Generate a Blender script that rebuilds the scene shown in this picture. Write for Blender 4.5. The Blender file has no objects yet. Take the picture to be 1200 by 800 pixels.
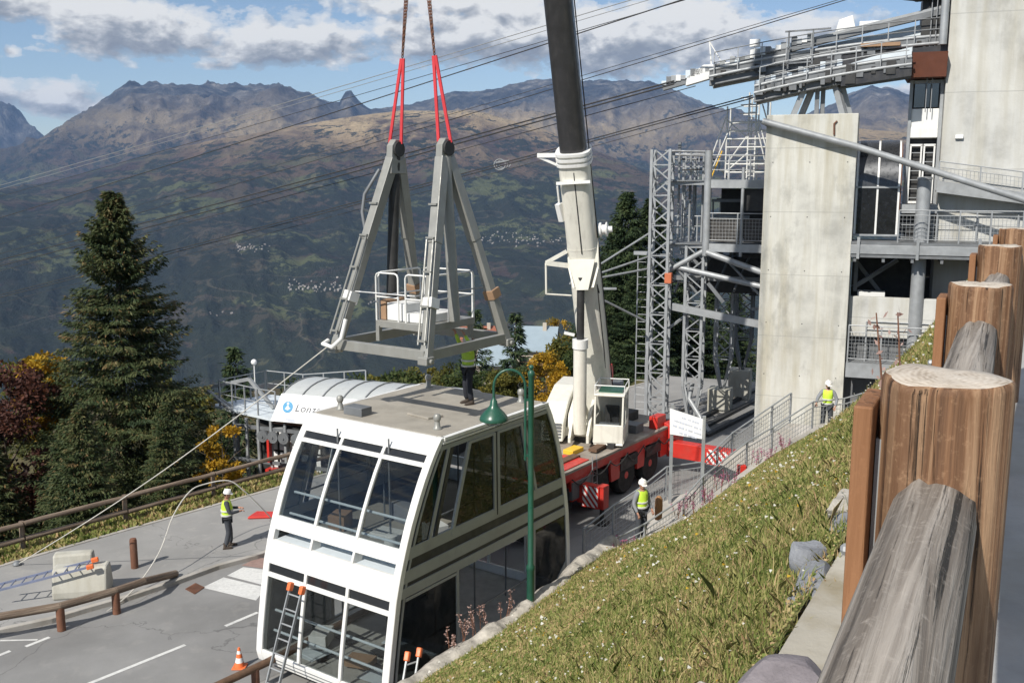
import bpy, bmesh, math, random
import numpy as np
from mathutils import Vector, Matrix
random.seed(7); rng = np.random.default_rng(11)
C = bpy.context.scene.collection
PI = math.pi; R = math.radians
# ------------------------------------------------------------------ camera geometry (metres, eye 10.9 m above the road)
F, PITCH, H = 1150.0, R(9.5), 10.9
cp, sp = math.cos(PITCH), math.sin(PITCH)
def ray(x, y):
    a = (x-600)/F; b = -(y-400)/F
    return Vector((a, cp+b*sp, -sp+b*cp))
EYE = Vector((0, 0, H))
def atZ(x, y, Z=0.0):
    r = ray(x, y); return EYE + r*((Z-H)/r.z)
def atY(x, y, Y):
    r = ray(x, y); return EYE + r*(Y/r.y)
def atPl(x, y, o, n):
    r = ray(x, y); return EYE + r*((Vector(o)-EYE).dot(n)/r.dot(n))
# ------------------------------------------------------------------ objects
WM = {}
def tag(o, label=None, cat=None, group=None, kind=None):
    if label: o['label'] = label
    if cat: o['category'] = cat
    if group: o['group'] = group
    if kind: o['kind'] = kind
    return o
def thing(name, label, cat, loc=(0, 0, 0), rz=0.0, group=None):
    o = bpy.data.objects.new(name, None); C.objects.link(o)
    o.empty_display_size = .3
    o.location = loc; o.rotation_euler = (0, 0, rz)
    WM[o.name] = Matrix.Translation(Vector(loc)) @ Matrix.Rotation(rz, 4, 'Z')
    return tag(o, label, cat, group)
def link_mesh(name, me, mats, parent=None, frame=None):
    o = bpy.data.objects.new(name, me); C.objects.link(o)
    for m in (mats if isinstance(mats, (list, tuple)) else [mats]): me.materials.append(m)
    if parent is not None:
        o.parent = parent
        pw = WM[parent.name]
        w = frame if frame is not None else pw
        o.matrix_basis = pw.inverted() @ w
    else:
        w = frame if frame is not None else Matrix.Identity(4)
        o.matrix_basis = w
    WM[o.name] = w
    return o
ZUP = Vector((0, 0, 1))
class MB:
    def __init__(s, M=None):
        s.v = []; s.f = []; s.m = []; s.M = M; s.mi = 0
    def add(s, vs, fs):
        o = len(s.v)
        for p in vs:
            p = Vector(p); s.v.append(s.M @ p if s.M is not None else p)
        for f in fs:
            s.f.append([o+i for i in f]); s.m.append(s.mi)
        return s
    def box(s, x0, x1, y0, y1, z0, z1):
        v = [(x, y, z) for z in (z0, z1) for y in (y0, y1) for x in (x0, x1)]
        return s.add(v, [(0, 2, 3, 1), (4, 5, 7, 6), (0, 1, 5, 4), (2, 6, 7, 3), (0, 4, 6, 2), (1, 3, 7, 5)])
    def beam(s, p, q, w, h=None, up=ZUP):
        p = Vector(p); q = Vector(q); h = h or w
        d = (q-p).normalized(); up = Vector(up)
        if abs(d.dot(up)) > .98: up = Vector((0, 1, 0))
        a = d.cross(up).normalized()*(w/2); b = a.cross(d).normalized()*(h/2)
        v = [p-a-b, p+a-b, p+a+b, p-a+b, q-a-b, q+a-b, q+a+b, q-a+b]
        return s.add(v, [(3, 2, 1, 0), (4, 5, 6, 7), (0, 1, 5, 4), (1, 2, 6, 5), (2, 3, 7, 6), (3, 0, 4, 7)])
    def tube(s, pts, r, n=8, closed=False):
        pts = [Vector(p) for p in pts]; N = len(pts)
        rs = r if isinstance(r, (list, tuple)) else [r]*N
        vs = []; a = None
        for i, p in enumerate(pts):
            if closed: d = pts[(i+1) % N]-pts[i-1]
            else: d = pts[min(i+1, N-1)]-pts[max(i-1, 0)]
            d.normalize()
            if a is None:
                a = d.cross(ZUP if abs(d.z) < .95 else Vector((0, 1, 0))).normalized()
            else:
                a = (a-d*a.dot(d)); a.normalize()
            b = d.cross(a)
            for k in range(n):
                t = 2*PI*k/n
                vs.append(p+(a*math.cos(t)+b*math.sin(t))*rs[i])
        fs = []
        for i in range(N if closed else N-1):
            j = (i+1) % N
            for k in range(n):
                l = (k+1) % n
                fs.append((i*n+k, i*n+l, j*n+l, j*n+k))
        if not closed:
            fs.append(tuple(range(n-1, -1, -1))); fs.append(tuple((N-1)*n+k for k in range(n)))
        return s.add(vs, fs)
    def lathe(s, prof, c=(0, 0, 0), n=20, ax=None):
        c = Vector(c); ax = Vector(ax or (0, 0, 1)).normalized()
        a = ax.orthogonal().normalized(); b = ax.cross(a)
        vs = []; fs = []
        for r, z in prof:
            for k in range(n):
                t = 2*PI*k/n
                vs.append(c+ax*z+(a*math.cos(t)+b*math.sin(t))*max(r, 1e-4))
        for i in range(len(prof)-1):
            for k in range(n):
                l = (k+1) % n
                fs.append((i*n+k, i*n+l, (i+1)*n+l, (i+1)*n+k))
        fs.append(tuple(range(n-1, -1, -1))); fs.append(tuple((len(prof)-1)*n+k for k in range(n)))
        return s.add(vs, fs)
    def prism(s, poly, vec):
        n = len(poly); vec = Vector(vec)
        vs = [Vector(p) for p in poly]; vs += [p+vec for p in vs]
        fs = [tuple(range(n-1, -1, -1)), tuple(range(n, 2*n))]
        fs += [(i, (i+1) % n, n+(i+1) % n, n+i) for i in range(n)]
        return s.add(vs, fs)
    def ball(s, c, r, sz=(1, 1, 1), n=12, m=8):
        c = Vector(c); prof = []
        vs = []; fs = []
        for i in range(m+1):
            t = PI*i/m
            for k in range(n):
                u = 2*PI*k/n
                vs.append(c+Vector((math.sin(t)*math.cos(u)*sz[0], math.sin(t)*math.sin(u)*sz[1], math.cos(t)*sz[2]))*r)
        for i in range(m):
            for k in range(n):
                l = (k+1) % n
                fs.append((i*n+k, (i+1)*n+k, (i+1)*n+l, i*n+l))
        return s.add(vs, fs)
    def grid(s, fn, nu, nv):
        vs = [fn(i/(nu-1), j/(nv-1)) for j in range(nv) for i in range(nu)]
        fs = [(j*nu+i, j*nu+i+1, (j+1)*nu+i+1, (j+1)*nu+i) for j in range(nv-1) for i in range(nu-1)]
        return s.add(vs, fs)
    def build(s, name, mat, parent=None, frame=None, smooth=False, bevel=0.0, recalc=True):
        if frame is None and parent is None:
            xs = [p.x for p in s.v]; ys = [p.y for p in s.v]; zs = [p.z for p in s.v]
            frame = Matrix.Translation(((min(xs)+max(xs))/2, (min(ys)+max(ys))/2, min(zs)))
        w = frame if frame is not None else WM[parent.name]
        wi = w.inverted()
        me = bpy.data.meshes.new(name)
        bm = bmesh.new()
        bv = [bm.verts.new(wi @ p) for p in s.v]
        for f, mi in zip(s.f, s.m):
            try:
                bf = bm.faces.new([bv[i] for i in f]); bf.material_index = mi; bf.smooth = bool(smooth)
            except ValueError: pass
        bmesh.ops.remove_doubles(bm, verts=bm.verts, dist=1e-5)
        if recalc: bmesh.ops.recalc_face_normals(bm, faces=bm.faces)
        bm.to_mesh(me); bm.free()
        if smooth and smooth is not True:
            me.set_sharp_from_angle(angle=R(smooth))
        elif smooth: me.set_sharp_from_angle(angle=R(50))
        o = link_mesh(name, me, mat, parent, frame)
        if bevel:
            b = o.modifiers.new('bevel', 'BEVEL'); b.width = bevel; b.segments = 2; b.limit_method = 'ANGLE'; b.angle_limit = R(40)
        return o
def np_mesh(name, verts, faces_n, mat, attrs=None, parent=None, frame=None, smooth=False, matidx=None):
    """verts (N,3) float, faces_n: (M,k) int -> one mesh"""
    me = bpy.data.meshes.new(name)
    if frame is not None or parent is not None:
        w = np.array((frame if frame is not None else WM[parent.name]).inverted())
        verts = verts @ w[:3, :3].T + w[:3, 3]
    M, k = faces_n.shape
    me.vertices.add(len(verts)); me.vertices.foreach_set('co', np.ascontiguousarray(verts, dtype=np.float32).ravel())
    me.loops.add(M*k); me.loops.foreach_set('vertex_index', np.ascontiguousarray(faces_n, dtype=np.int32).ravel())
    me.polygons.add(M); me.polygons.foreach_set('loop_start', np.arange(0, M*k, k, dtype=np.int32))
    if smooth: me.polygons.foreach_set('use_smooth', np.ones(M, dtype=bool))
    if matidx is not None: me.polygons.foreach_set('material_index', matidx.astype(np.int32))
    for nm, arr in (attrs or {}).items():
        a = me.attributes.new(nm, 'FLOAT', 'FACE'); a.data.foreach_set('value', arr.astype(np.float32))
    me.update(calc_edges=True); me.validate()
    return link_mesh(name, me, mat, parent, frame)
def copy_tree(o, parent=None, **kw):
    c = o.copy(); C.objects.link(c)
    if parent is not None: c.parent = parent
    for ch in list(o.children): copy_tree(ch, c)
    return c
# ------------------------------------------------------------------ materials
class NT:
    def __init__(s, t): s.t = t; s.n = t.nodes; s.l = t.links
    def new(s, ty, **kw):
        n = s.n.new(ty)
        for k, v in kw.items():
            if k.startswith('_'): setattr(n, k[1:], v)
        return n
    def link(s, a, b): s.l.new(a, b)
    def val(s, sock, v):
        if hasattr(v, 'is_output') or hasattr(v, 'links'): s.l.new(v, sock)
        else: sock.default_value = v
    def math(s, op, a, b=None, c=None, clamp=False):
        n = s.n.new('ShaderNodeMath'); n.operation = op; n.use_clamp = clamp
        s.val(n.inputs[0], a)
        if b is not None: s.val(n.inputs[1], b)
        if c is not None: s.val(n.inputs[2], c)
        return n.outputs[0]
    def vmath(s, op, a, b=None):
        n = s.n.new('ShaderNodeVectorMath'); n.operation = op
        s.val(n.inputs[0], a)
        if b is not None: s.val(n.inputs[1], b)
        return n.outputs[0] if op not in ('LENGTH', 'DISTANCE', 'DOT_PRODUCT') else n.outputs['Value']
    def noise(s, vec, scale, detail=4, rough=.55, dist=0.0):
        n = s.n.new('ShaderNodeTexNoise'); n.inputs['Scale'].default_value = scale
        n.inputs['Detail'].default_value = detail; n.inputs['Roughness'].default_value = rough
        n.inputs['Distortion'].default_value = dist
        if vec is not None: s.l.new(vec, n.inputs['Vector'])
        return n.outputs['Fac']
    def ramp(s, fac, stops, interp='LINEAR'):
        n = s.n.new('ShaderNodeValToRGB'); e = n.color_ramp; e.interpolation = interp
        while len(e.elements) < len(stops): e.elements.new(.5)
        for el, (p, c) in zip(e.elements, stops):
            el.position = p; el.color = (c[0], c[1], c[2], 1) if isinstance(c, (tuple, list)) else (c, c, c, 1)
        s.l.new(fac, n.inputs[0]); return n.outputs[0]
    def mix(s, f, a, b, mode='MIX'):
        n = s.n.new('ShaderNodeMix'); n.data_type = 'RGBA'; n.blend_type = mode
        s.val(n.inputs[0], f)
        for sk, v in ((n.inputs[6], a), (n.inputs[7], b)):
            if isinstance(v, (tuple, list)): sk.default_value = (v[0], v[1], v[2], 1)
            else: s.l.new(v, sk)
        return n.outputs[2]
    def pos(s): return s.n.new('ShaderNodeNewGeometry').outputs['Position']
    def obj(s): return s.n.new('ShaderNodeTexCoord').outputs['Object']
    def scalev(s, v, sc):
        return s.vmath('MULTIPLY', v, tuple(sc))
    def bump(s, h, st=.3, dist=.02):
        n = s.n.new('ShaderNodeBump'); n.inputs['Strength'].default_value = st; n.inputs['Distance'].default_value = dist
        s.l.new(h, n.inputs['Height']); return n.outputs[0]
def newmat(name):
    m = bpy.data.materials.new(name); m.use_nodes = True
    t = NT(m.node_tree); b = m.node_tree.nodes['Principled BSDF']
    return m, t, b
def paint(name, c, rough=.5, metal=0.0, var=.12, scale=3.0, dirt=.0, dirtc=(.12, .1, .08), spec=.5, bump=0.0, streak=False):
    m, t, b = newmat(name)
    p = t.pos()
    n1 = t.noise(p, scale, 5, .6)
    lo = tuple(x*(1-var) for x in c); hi = tuple(min(1, x*(1+var)) for x in c)
    col = t.ramp(n1, [(.3, lo), (.7, hi)])
    if dirt:
        v = t.scalev(p, (6, 6, .5)) if streak else p
        n2 = t.noise(v, 1.3 if not streak else 1.0, 6, .65)
        col = t.mix(t.math('MULTIPLY', t.ramp(n2, [(.5, 0), (.72, 1)]), dirt), col, dirtc)
    t.link(col, b.inputs['Base Color'])
    rr = t.ramp(t.noise(p, scale*2.3, 4), [(.3, max(.05, rough-.1)), (.7, min(1, rough+.12))])
    t.link(rr, b.inputs['Roughness'])
    b.inputs['Metallic'].default_value = metal
    b.inputs['Specular IOR Level'].default_value = spec
    if bump: t.link(t.bump(t.noise(p, scale*8, 6), bump, .02), b.inputs['Normal'])
    return m
M = {}
M['white'] = paint('white_paint', (.76, .76, .74), .35, var=.03, dirt=.38, dirtc=(.50, .48, .43), streak=True)
M['crane_white'] = paint('crane_cream_paint', (.72, .70, .62), .4, var=.04, dirt=.35, dirtc=(.36, .33, .28), streak=True)
M['alu'] = paint('side_frame_grey', (.33, .345, .335), .4, var=.05, dirt=.2)  # white side paint greyed, the cabin's shaded side put into the colour
M['black'] = paint('black_rubber', (.035, .036, .038), .5, var=.3, dirt=.5, dirtc=(.09, .09, .085))
M['boomblack'] = paint('inner_boom_dark_grey', (.035, .035, .038), .38, var=.2, dirt=.3, dirtc=(.09, .085, .08), streak=True)
M['red'] = paint('crane_red', (.55, .035, .025), .4, var=.1, dirt=.25)
M['orange'] = paint('orange_plastic', (.75, .17, .05), .45, var=.1)
M['galv'] = paint('galvanised_steel', (.33, .345, .355), .5, metal=.25, var=.18, scale=2.0, dirt=.3, dirtc=(.25, .25, .25))
M['galvd'] = paint('galvanised_dull_steel', (.17, .18, .19), .55, metal=.2, var=.2, scale=2.0, dirt=.3)
M['frame'] = paint('hanger_steel', (.285, .285, .265), .45, metal=.2, var=.1, dirt=.45, dirtc=(.26, .25, .22), streak=True)
M['dark'] = paint('dark_machinery', (.03, .03, .03), .6, var=.4)
M['green'] = paint('lamp_green', (.018, .085, .055), .35, var=.1, dirt=.2, dirtc=(.08, .12, .1))
M['roof'] = paint('cabin_roof_grey_beige', (.33, .305, .26), .8, var=.14, scale=1.6, dirt=.6, dirtc=(.22, .20, .165), bump=.15)
M['skin'] = paint('skin', (.42, .22, .15), .5, var=.08)
M['hivis'] = paint('hi_vis_yellow', (.55, .78, .06), .7, var=.08)
M['hivis2'] = paint('hi_vis_green', (.42, .62, .07), .7, var=.08)
M['reflect'] = paint('reflective_band', (.6, .6, .58), .3, var=.05)
M['navy'] = paint('black_cloth', (.018, .02, .028), .9, var=.3)
M['greycloth'] = paint('grey_cloth', (.22, .23, .25), .9, var=.15)
M['charcoal'] = paint('charcoal_cloth', (.05, .055, .065), .9, var=.2)
M['helmet'] = paint('white_helmet', (.8, .78, .75), .3, var=.03)
M['hair'] = paint('dark_hair', (.03, .02, .015), .8)
M['boot'] = paint('boot_leather', (.06, .045, .035), .7)
M['rope'] = paint('rope_off_white', (.55, .53, .48), .9, var=.1)
M['sling'] = paint('red_sling', (.55, .04, .05), .8, var=.12)
M['steelcable'] = paint('steel_cable', (.035, .035, .037), .6, var=.1)
M['cablebright'] = paint('bright_wire', (.3, .31, .32), .5, metal=.3)
M['rust'] = paint('rusty_brown', (.16, .07, .04), .7, var=.3, dirt=.3)
M['redbrown'] = paint('red_brown_panel', (.14, .05, .03), .6, var=.12)
M['sign'] = paint('sign_white', (.8, .8, .79), .4, var=.02)
M['ink'] = paint('sign_ink', (.05, .055, .07), .6)
M['inkpale'] = paint('faded_sign_ink', (.52, .55, .62), .6)
M['blue'] = paint('logo_blue', (.08, .30, .52), .5)
M['palepanel'] = paint('pale_blue_panel', (.62, .68, .72), .45, var=.05, dirt=.2, dirtc=(.4, .42, .42))
M['canopy'] = paint('canopy_white_grey', (.47, .49, .485), .35, var=.05, dirt=.3, dirtc=(.45, .45, .42))
M['yellow'] = paint('yellow_paint', (.75, .45, .03), .5)
M['houseroof'] = paint('pale_metal_roof', (.27, .335, .38), .45, var=.06, scale=.6)
M['plaster'] = paint('cream_plaster', (.5, .44, .36), .85, var=.08)
M['rusttile'] = paint('red_roof', (.28, .10, .06), .8, var=.2)
M['windowdark'] = paint('dark_window', (.02, .022, .025), .15, var=.1)
M['wooddark'] = paint('brown_stained_wood', (.13, .075, .045), .8, var=.3, scale=6, bump=.2)
M['tyre'] = paint('tyre_rubber', (.018, .018, .018), .85, var=.3, dirt=.4, dirtc=(.07, .06, .05))
M['paintline'] = paint('road_paint', (.62, .62, .6), .8, var=.12, scale=12, dirt=.5, dirtc=(.3, .3, .3))
M['box'] = paint('white_foam_board', (.72, .72, .7), .6, var=.05)
M['cardboard'] = paint('brown_cardboard', (.32, .2, .12), .8, var=.1)
# concrete with stains and pour lines
def concrete(name, c, stain=.5, lines=0.0):
    m, t, b = newmat(name); p = t.pos()
    n1 = t.noise(p, .55, 7, .62); n2 = t.noise(t.scalev(p, (2.2, 2.2, .18)), 1.0, 6, .6); n3 = t.noise(p, 9, 5, .7)
    col = t.ramp(n1, [(.3, tuple(x*.70 for x in c)), (.48, c), (.7, tuple(min(1, x*1.18) for x in c))])
    col = t.mix(t.math('MULTIPLY', t.ramp(n2, [(.44, 0), (.66, 1)]), stain*1.2), col, (c[0]*.72, c[1]*.66, c[2]*.52))
    n6 = t.noise(t.scalev(p, (1.6, 1.6, .12)), 1.0, 6, .65)
    col = t.mix(t.math('MULTIPLY', t.ramp(n6, [(.52, 0), (.66, .55)]), stain*1.6), col, tuple(min(1, x*1.3) for x in c))
    n4 = t.noise(t.scalev(p, (.9, .9, .5)), .8, 6, .65)
    col = t.mix(t.math('MULTIPLY', t.ramp(n4, [(.56, 0), (.66, 1)]), stain*.9), col, tuple(x*.5 for x in c))
    if lines:
        sx = t.new('ShaderNodeSeparateXYZ'); t.link(p, sx.inputs[0])
        fr = t.math('FRACT', t.math('DIVIDE', t.math('ADD', sx.outputs[2], t.math('MULTIPLY', n1, .06)), lines))
        ln = t.math('MULTIPLY', t.math('LESS_THAN', fr, .012), .5)
        col = t.mix(ln, col, tuple(x*.55 for x in c))
    t.link(col, b.inputs['Base Color']); b.inputs['Roughness'].default_value = .88
    t.link(t.bump(t.math('ADD', n3, n1), .35, .02), b.inputs['Normal'])
    return m
M['concrete'] = concrete('pillar_concrete', (.52, .515, .47), .55, 2.4)
M['concrete2'] = concrete('tower_concrete', (.51, .51, .485), .35, 2.8)
M['concreteblock'] = concrete('block_concrete', (.42, .41, .36), .35)
M['kerb'] = concrete('kerb_stone', (.38, .36, .33), .3)
M['terrace'] = concrete('terrace_floor', (.36, .36, .35), .3)
def rock(name, c):
    m, t, b = newmat(name); p = t.pos()
    n1 = t.noise(p, 3.5, 8, .68, .4); n2 = t.noise(p, 14, 6, .7)
    col = t.ramp(n1, [(.3, tuple(x*.45 for x in c)), (.52, c), (.7, tuple(min(1, x*1.35) for x in c))])
    col = t.mix(t.ramp(n2, [(.62, 0), (.7, .7)]), col, (.5, .46, .36))
    t.link(col, b.inputs['Base Color']); b.inputs['Roughness'].default_value = .9
    t.link(t.bump(t.math('ADD', n1, t.math('MULTIPLY', n2, .4)), .7, .05), b.inputs['Normal'])
    return m
M['rock'] = rock('pale_rock', (.42, .39, .34)); M['slate'] = rock('grey_slate', (.22, .23, .25))
# asphalt
def asphalt(name, c, patch=.25):
    m, t, b = newmat(name); p = t.pos()
    n1 = t.noise(p, .35, 6, .6); n2 = t.noise(p, 60, 3, .8); n3 = t.noise(t.scalev(p, (1, 1, 1)), 1.8, 6, .65)
    col = t.ramp(n1, [(.3, tuple(x*(1-patch) for x in c)), (.7, tuple(x*(1+patch) for x in c))])
    col = t.mix(t.math('MULTIPLY', n2, .45), col, tuple(x*.45 for x in c))
    col = t.mix(t.ramp(n3, [(.55, 0), (.8, .4)]), col, (c[0]*1.5, c[1]*1.45, c[2]*1.35))
    v = t.new('ShaderNodeTexVoronoi', _feature='DISTANCE_TO_EDGE'); v.inputs['Scale'].default_value = .16
    w = t.vmath('ADD', p, t.vmath('MULTIPLY', t.ramp(t.noise(p, .8, 5), [(0, 0), (1, 1)]), (2.2, 2.2, 0)))
    t.link(w, v.inputs['Vector'])
    cr = t.ramp(v.outputs['Distance'], [(0, .55), (.0035, 0)])
    col = t.mix(cr, col, (.05, .05, .05))
    t.link(col, b.inputs['Base Color']); b.inputs['Roughness'].default_value = .85
    t.link(t.bump(n2, .25, .01), b.inputs['Normal'])
    return m
M['asphalt'] = asphalt('road_asphalt', (.25, .248, .243)); M['pavement'] = asphalt('pavement_asphalt', (.31, .305, .295), .18)
M['plaza'] = asphalt('plaza_asphalt', (.29, .285, .275), .2)
# wood
def wood(name, c1, c2, c3, scale=1.0, crack=.6):
    m, t, b = newmat(name); o = t.obj()
    wv = t.vmath('ADD', o, t.vmath('MULTIPLY', t.new('ShaderNodeTexNoise').outputs['Color'], (.012, .012, 0)))
    v = t.scalev(wv, (34*scale, 34*scale, 1.0*scale))
    n1 = t.noise(v, 1.0, 7, .66, .9); n2 = t.noise(t.scalev(wv, (95*scale, 95*scale, 1.3*scale)), 1.0, 5, .7)
    n0 = t.noise(t.scalev(o, (8*scale, 8*scale, .9*scale)), 1.0, 4, .6, 1.2)
    col = t.ramp(n1, [(.34, c1), (.47, c2), (.60, c3), (.68, c2)])
    col = t.mix(t.ramp(n0, [(.44, 0), (.62, .7)]), col, c1)
    cr = t.ramp(n2, [(.33, 1), (.41, 0)])
    col = t.mix(t.math('MULTIPLY', cr, crack), col, tuple(x*.22 for x in c1))
    spk = t.ramp(t.noise(o, 60, 4, .7), [(.55, 0), (.75, .45)])
    col = t.mix(spk, col, tuple(min(1, x*1.25) for x in c3))
    t.link(col, b.inputs['Base Color']); b.inputs['Roughness'].default_value = .75
    h = t.math('SUBTRACT', t.math('ADD', n1, n0), t.math('MULTIPLY', cr, .8))
    t.link(t.bump(h, .9, .010), b.inputs['Normal'])
    return m
M['post'] = wood('post_wood', (.065, .03, .014), (.19, .095, .045), (.36, .225, .13), .62, .9)
M['greylog'] = wood('weathered_log', (.085, .070, .057), (.21, .18, .15), (.40, .36, .315), .7, .95)
M['log'] = wood('barrier_log', (.09, .06, .04), (.18, .13, .095), (.28, .22, .165), .6, .6)
M['board'] = wood('brown_board', (.17, .075, .03), (.23, .105, .045), (.29, .14, .065), .5, .3)
def endgrain():
    m, t, b = newmat('log_end_grain'); o = t.obj()
    l = t.vmath('LENGTH', t.scalev(o, (1, 1, 0)))
    n = t.noise(t.scalev(o, (14, 14, 14)), 1.0, 5, .6)
    ring = t.math('SINE', t.math('MULTIPLY', t.math('ADD', l, t.math('MULTIPLY', n, .02)), 520))
    n5 = t.noise(t.scalev(o, (40, 40, 40)), 1.0, 6, .7)
    col = t.ramp(t.math('MULTIPLY_ADD', ring, .05, t.math('ADD', t.math('MULTIPLY', n, .6), t.math('MULTIPLY', n5, .4))), [(.3, (.22, .17, .12)), (.48, (.47, .41, .34)), (.7, (.60, .55, .48))])
    t.link(col, b.inputs['Base Color']); b.inputs['Roughness'].default_value = .85
    t.link(t.bump(n, .6, .01), b.inputs['Normal'])
    return m
M['endgrain'] = endgrain()
# glass: tinted, mirrors the sky at grazing angles
def glass(name, tint, refl=.06, rough=.02):
    m, t, b = newmat(name); nt = m.node_tree; nt.nodes.remove(b)
    out = [n for n in nt.nodes if n.type == 'OUTPUT_MATERIAL'][0]
    tr = t.new('ShaderNodeBsdfTransparent'); tr.inputs[0].default_value = (*tint, 1)
    gl = t.new('ShaderNodeBsdfGlossy'); gl.inputs['Roughness'].default_value = rough; gl.inputs[0].default_value = (.95, .95, .95, 1)
    lw = t.new('ShaderNodeFresnel'); t.link(t.math('MULTIPLY_ADD', t.new('ShaderNodeNewGeometry').outputs['Backfacing'], 1/1.5-1.5, 1.5), lw.inputs['IOR'])
    f = t.math('ADD', lw.outputs[0], refl-.04, clamp=True)
    mx = t.new('ShaderNodeMixShader'); t.link(f, mx.inputs[0]); t.link(tr.outputs[0], mx.inputs[1]); t.link(gl.outputs[0], mx.inputs[2])
    t.link(mx.outputs[0], out.inputs[0])
    return m
M['glass'] = glass('cabin_front_glass', (.74, .76, .76), .03)
M['glassside'] = glass('cabin_side_glass', (.26, .28, .29), .03)
M['glassdark'] = glass('dark_tinted_glass', (.03, .032, .035), .12, .08)
# leaves and grass: random tone per leaf
def leafmat(name, stops, trans=.3, rough=.65):
    m, t, b = newmat(name); nt = m.node_tree
    a = t.new('ShaderNodeAttribute'); a.attribute_name = 'rnd'
    n = t.noise(t.pos(), .75, 6, .62)
    f = t.math('ADD', t.math('MULTIPLY', a.outputs['Fac'], .75), t.math('MULTIPLY', t.math('SUBTRACT', n, .5), .9), clamp=True)
    f = t.math('ADD', f, .1, clamp=True)
    col = t.ramp(f, stops)
    t.link(col, b.inputs['Base Color']); b.inputs['Roughness'].default_value = rough
    b.inputs['Specular IOR Level'].default_value = .25
    out = [x for x in nt.nodes if x.type == 'OUTPUT_MATERIAL'][0]
    tl = t.new('ShaderNodeBsdfTranslucent'); t.link(col, tl.inputs[0])
    mx = t.new('ShaderNodeMixShader'); mx.inputs[0].default_value = trans
    t.link(b.outputs[0], mx.inputs[1]); t.link(tl.outputs[0], mx.inputs[2]); t.link(mx.outputs[0], out.inputs[0])
    return m
M['needle'] = leafmat('spruce_needles', [(.08, (.022, .040, .018)), (.4, (.055, .078, .030)), (.7, (.11, .115, .045)), (.95, (.22, .13, .06))], .18)
M['needle2'] = leafmat('far_spruce_needles', [(.1, (.018, .036, .018)), (.5, (.045, .072, .030)), (.9, (.10, .125, .05))], .15)
M['leafgreen'] = leafmat('green_leaves', [(.1, (.025, .045, .015)), (.5, (.06, .085, .025)), (.9, (.13, .14, .04))], .3)
M['leafolive'] = leafmat('olive_leaves', [(.1, (.05, .06, .015)), (.5, (.13, .13, .03)), (.9, (.26, .21, .04))], .35)
M['leafyellow'] = leafmat('yellow_leaves', [(.1, (.16, .13, .02)), (.5, (.45, .26, .02)), (.9, (.62, .42, .05))], .4)
M['leafred'] = leafmat('dark_red_leaves', [(.1, (.03, .015, .012)), (.5, (.075, .03, .022)), (.9, (.15, .055, .03))], .25)
M['bark'] = paint('bark', (.10, .075, .055), .9, var=.35, scale=5, bump=.5)
M['grass'] = leafmat('grass_blades', [(.08, (.09, .135, .03)), (.34, (.22, .265, .07)), (.54, (.39, .36, .14)), (.72, (.52, .40, .21)), (.95, (.46, .28, .16))], .35)
M['petal'] = leafmat('white_petals', [(0, (.5, .49, .42)), (1, (.75, .74, .68))], .3)
M['pink'] = leafmat('pink_petals', [(0, (.30, .07, .16)), (1, (.5, .17, .3))], .3)
M['seed'] = leafmat('pale_pink_seed_heads', [(0, (.35, .2, .17)), (1, (.6, .45, .4))], .3)
HAZE = 3.3e-5
# ------------------------------------------------------------------ sun, sky, clouds
SUN_EL = R(41); SUN_AZ = math.atan2(-.60, -.80)      # direction towards the sun, clockwise from +Y
sundir = Vector((math.sin(SUN_AZ)*math.cos(SUN_EL), math.cos(SUN_AZ)*math.cos(SUN_EL), math.sin(SUN_EL)))
sl = bpy.data.lights.new('sun', 'SUN'); sl.energy = 4.3; sl.angle = R(.53); sl.color = (1.0, .95, .87)
so = bpy.data.objects.new('sun', sl); C.objects.link(so)
so.rotation_euler = sundir.to_track_quat('Z', 'Y').to_euler()
w = bpy.data.worlds.new('World'); bpy.context.scene.world = w; w.use_nodes = True
t = NT(w.node_tree); bg = w.node_tree.nodes['Background']; wo = w.node_tree.nodes['World Output']
sky = t.new('ShaderNodeTexSky'); sky.sky_type = 'NISHITA'; sky.sun_disc = False
sky.sun_elevation = SUN_EL; sky.sun_rotation = SUN_AZ % (2*PI); sky.altitude = 1600; sky.dust_density = .6; sky.ozone_density = 1.2
t.link(sky.outputs[0], bg.inputs[0]); bg.inputs[1].default_value = .085
g = t.new('ShaderNodeTexCoord').outputs['Generated']
sx = t.new('ShaderNodeSeparateXYZ'); t.link(g, sx.inputs[0])
az = t.math('ARCTAN2', sx.outputs[0], sx.outputs[1]); el = t.math('ARCSINE', sx.outputs[2])
def azel(x, y):
    r = ray(x, y).normalized(); return math.atan2(r.x, r.y), math.asin(r.z)
# cumulus clouds: (photo centre x, y, half width, half height, weight); each one a bank somewhere over the far range
CL = [(165, 42, 130, 42, 1.0), (60, 10, 150, 30, .9), (350, 52, 110, 40, 1.0), (245, 77, 60, 12, .6), (70, 118, 75, 26, 1.0), (-30, 112, 80, 30, 1.0),
      (12, 60, 20, 16, .6), (600, 40, 190, 60, 1.05), (760, 55, 180, 60, 1.05), (425, 70, 30, 16, .6), (950, 40, 130, 45, .85), (540, 10, 200, 30, .9),
      (1060, 108, 60, 16, .6), (900, 112, 60, 14, .45), (-150, 40, 160, 60, .9), (1250, 60, 200, 60, .9), (300, -70, 500, 60, .9), (900, -90, 500, 70, .8)]
cv = t.new('ShaderNodeCombineXYZ'); t.link(az, cv.inputs[0]); t.link(t.math('MULTIPLY', el, 1.7), cv.inputs[1])
nz = t.noise(cv.outputs[0], 17, 10, .58, .15); nzf = t.noise(cv.outputs[0], 60, 6, .6, .2)
cv2 = t.vmath('ADD', cv.outputs[0], (-.008, .016, 0)); nz2 = t.noise(cv2, 17, 10, .58, .15)
mx = None; low = None
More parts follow.
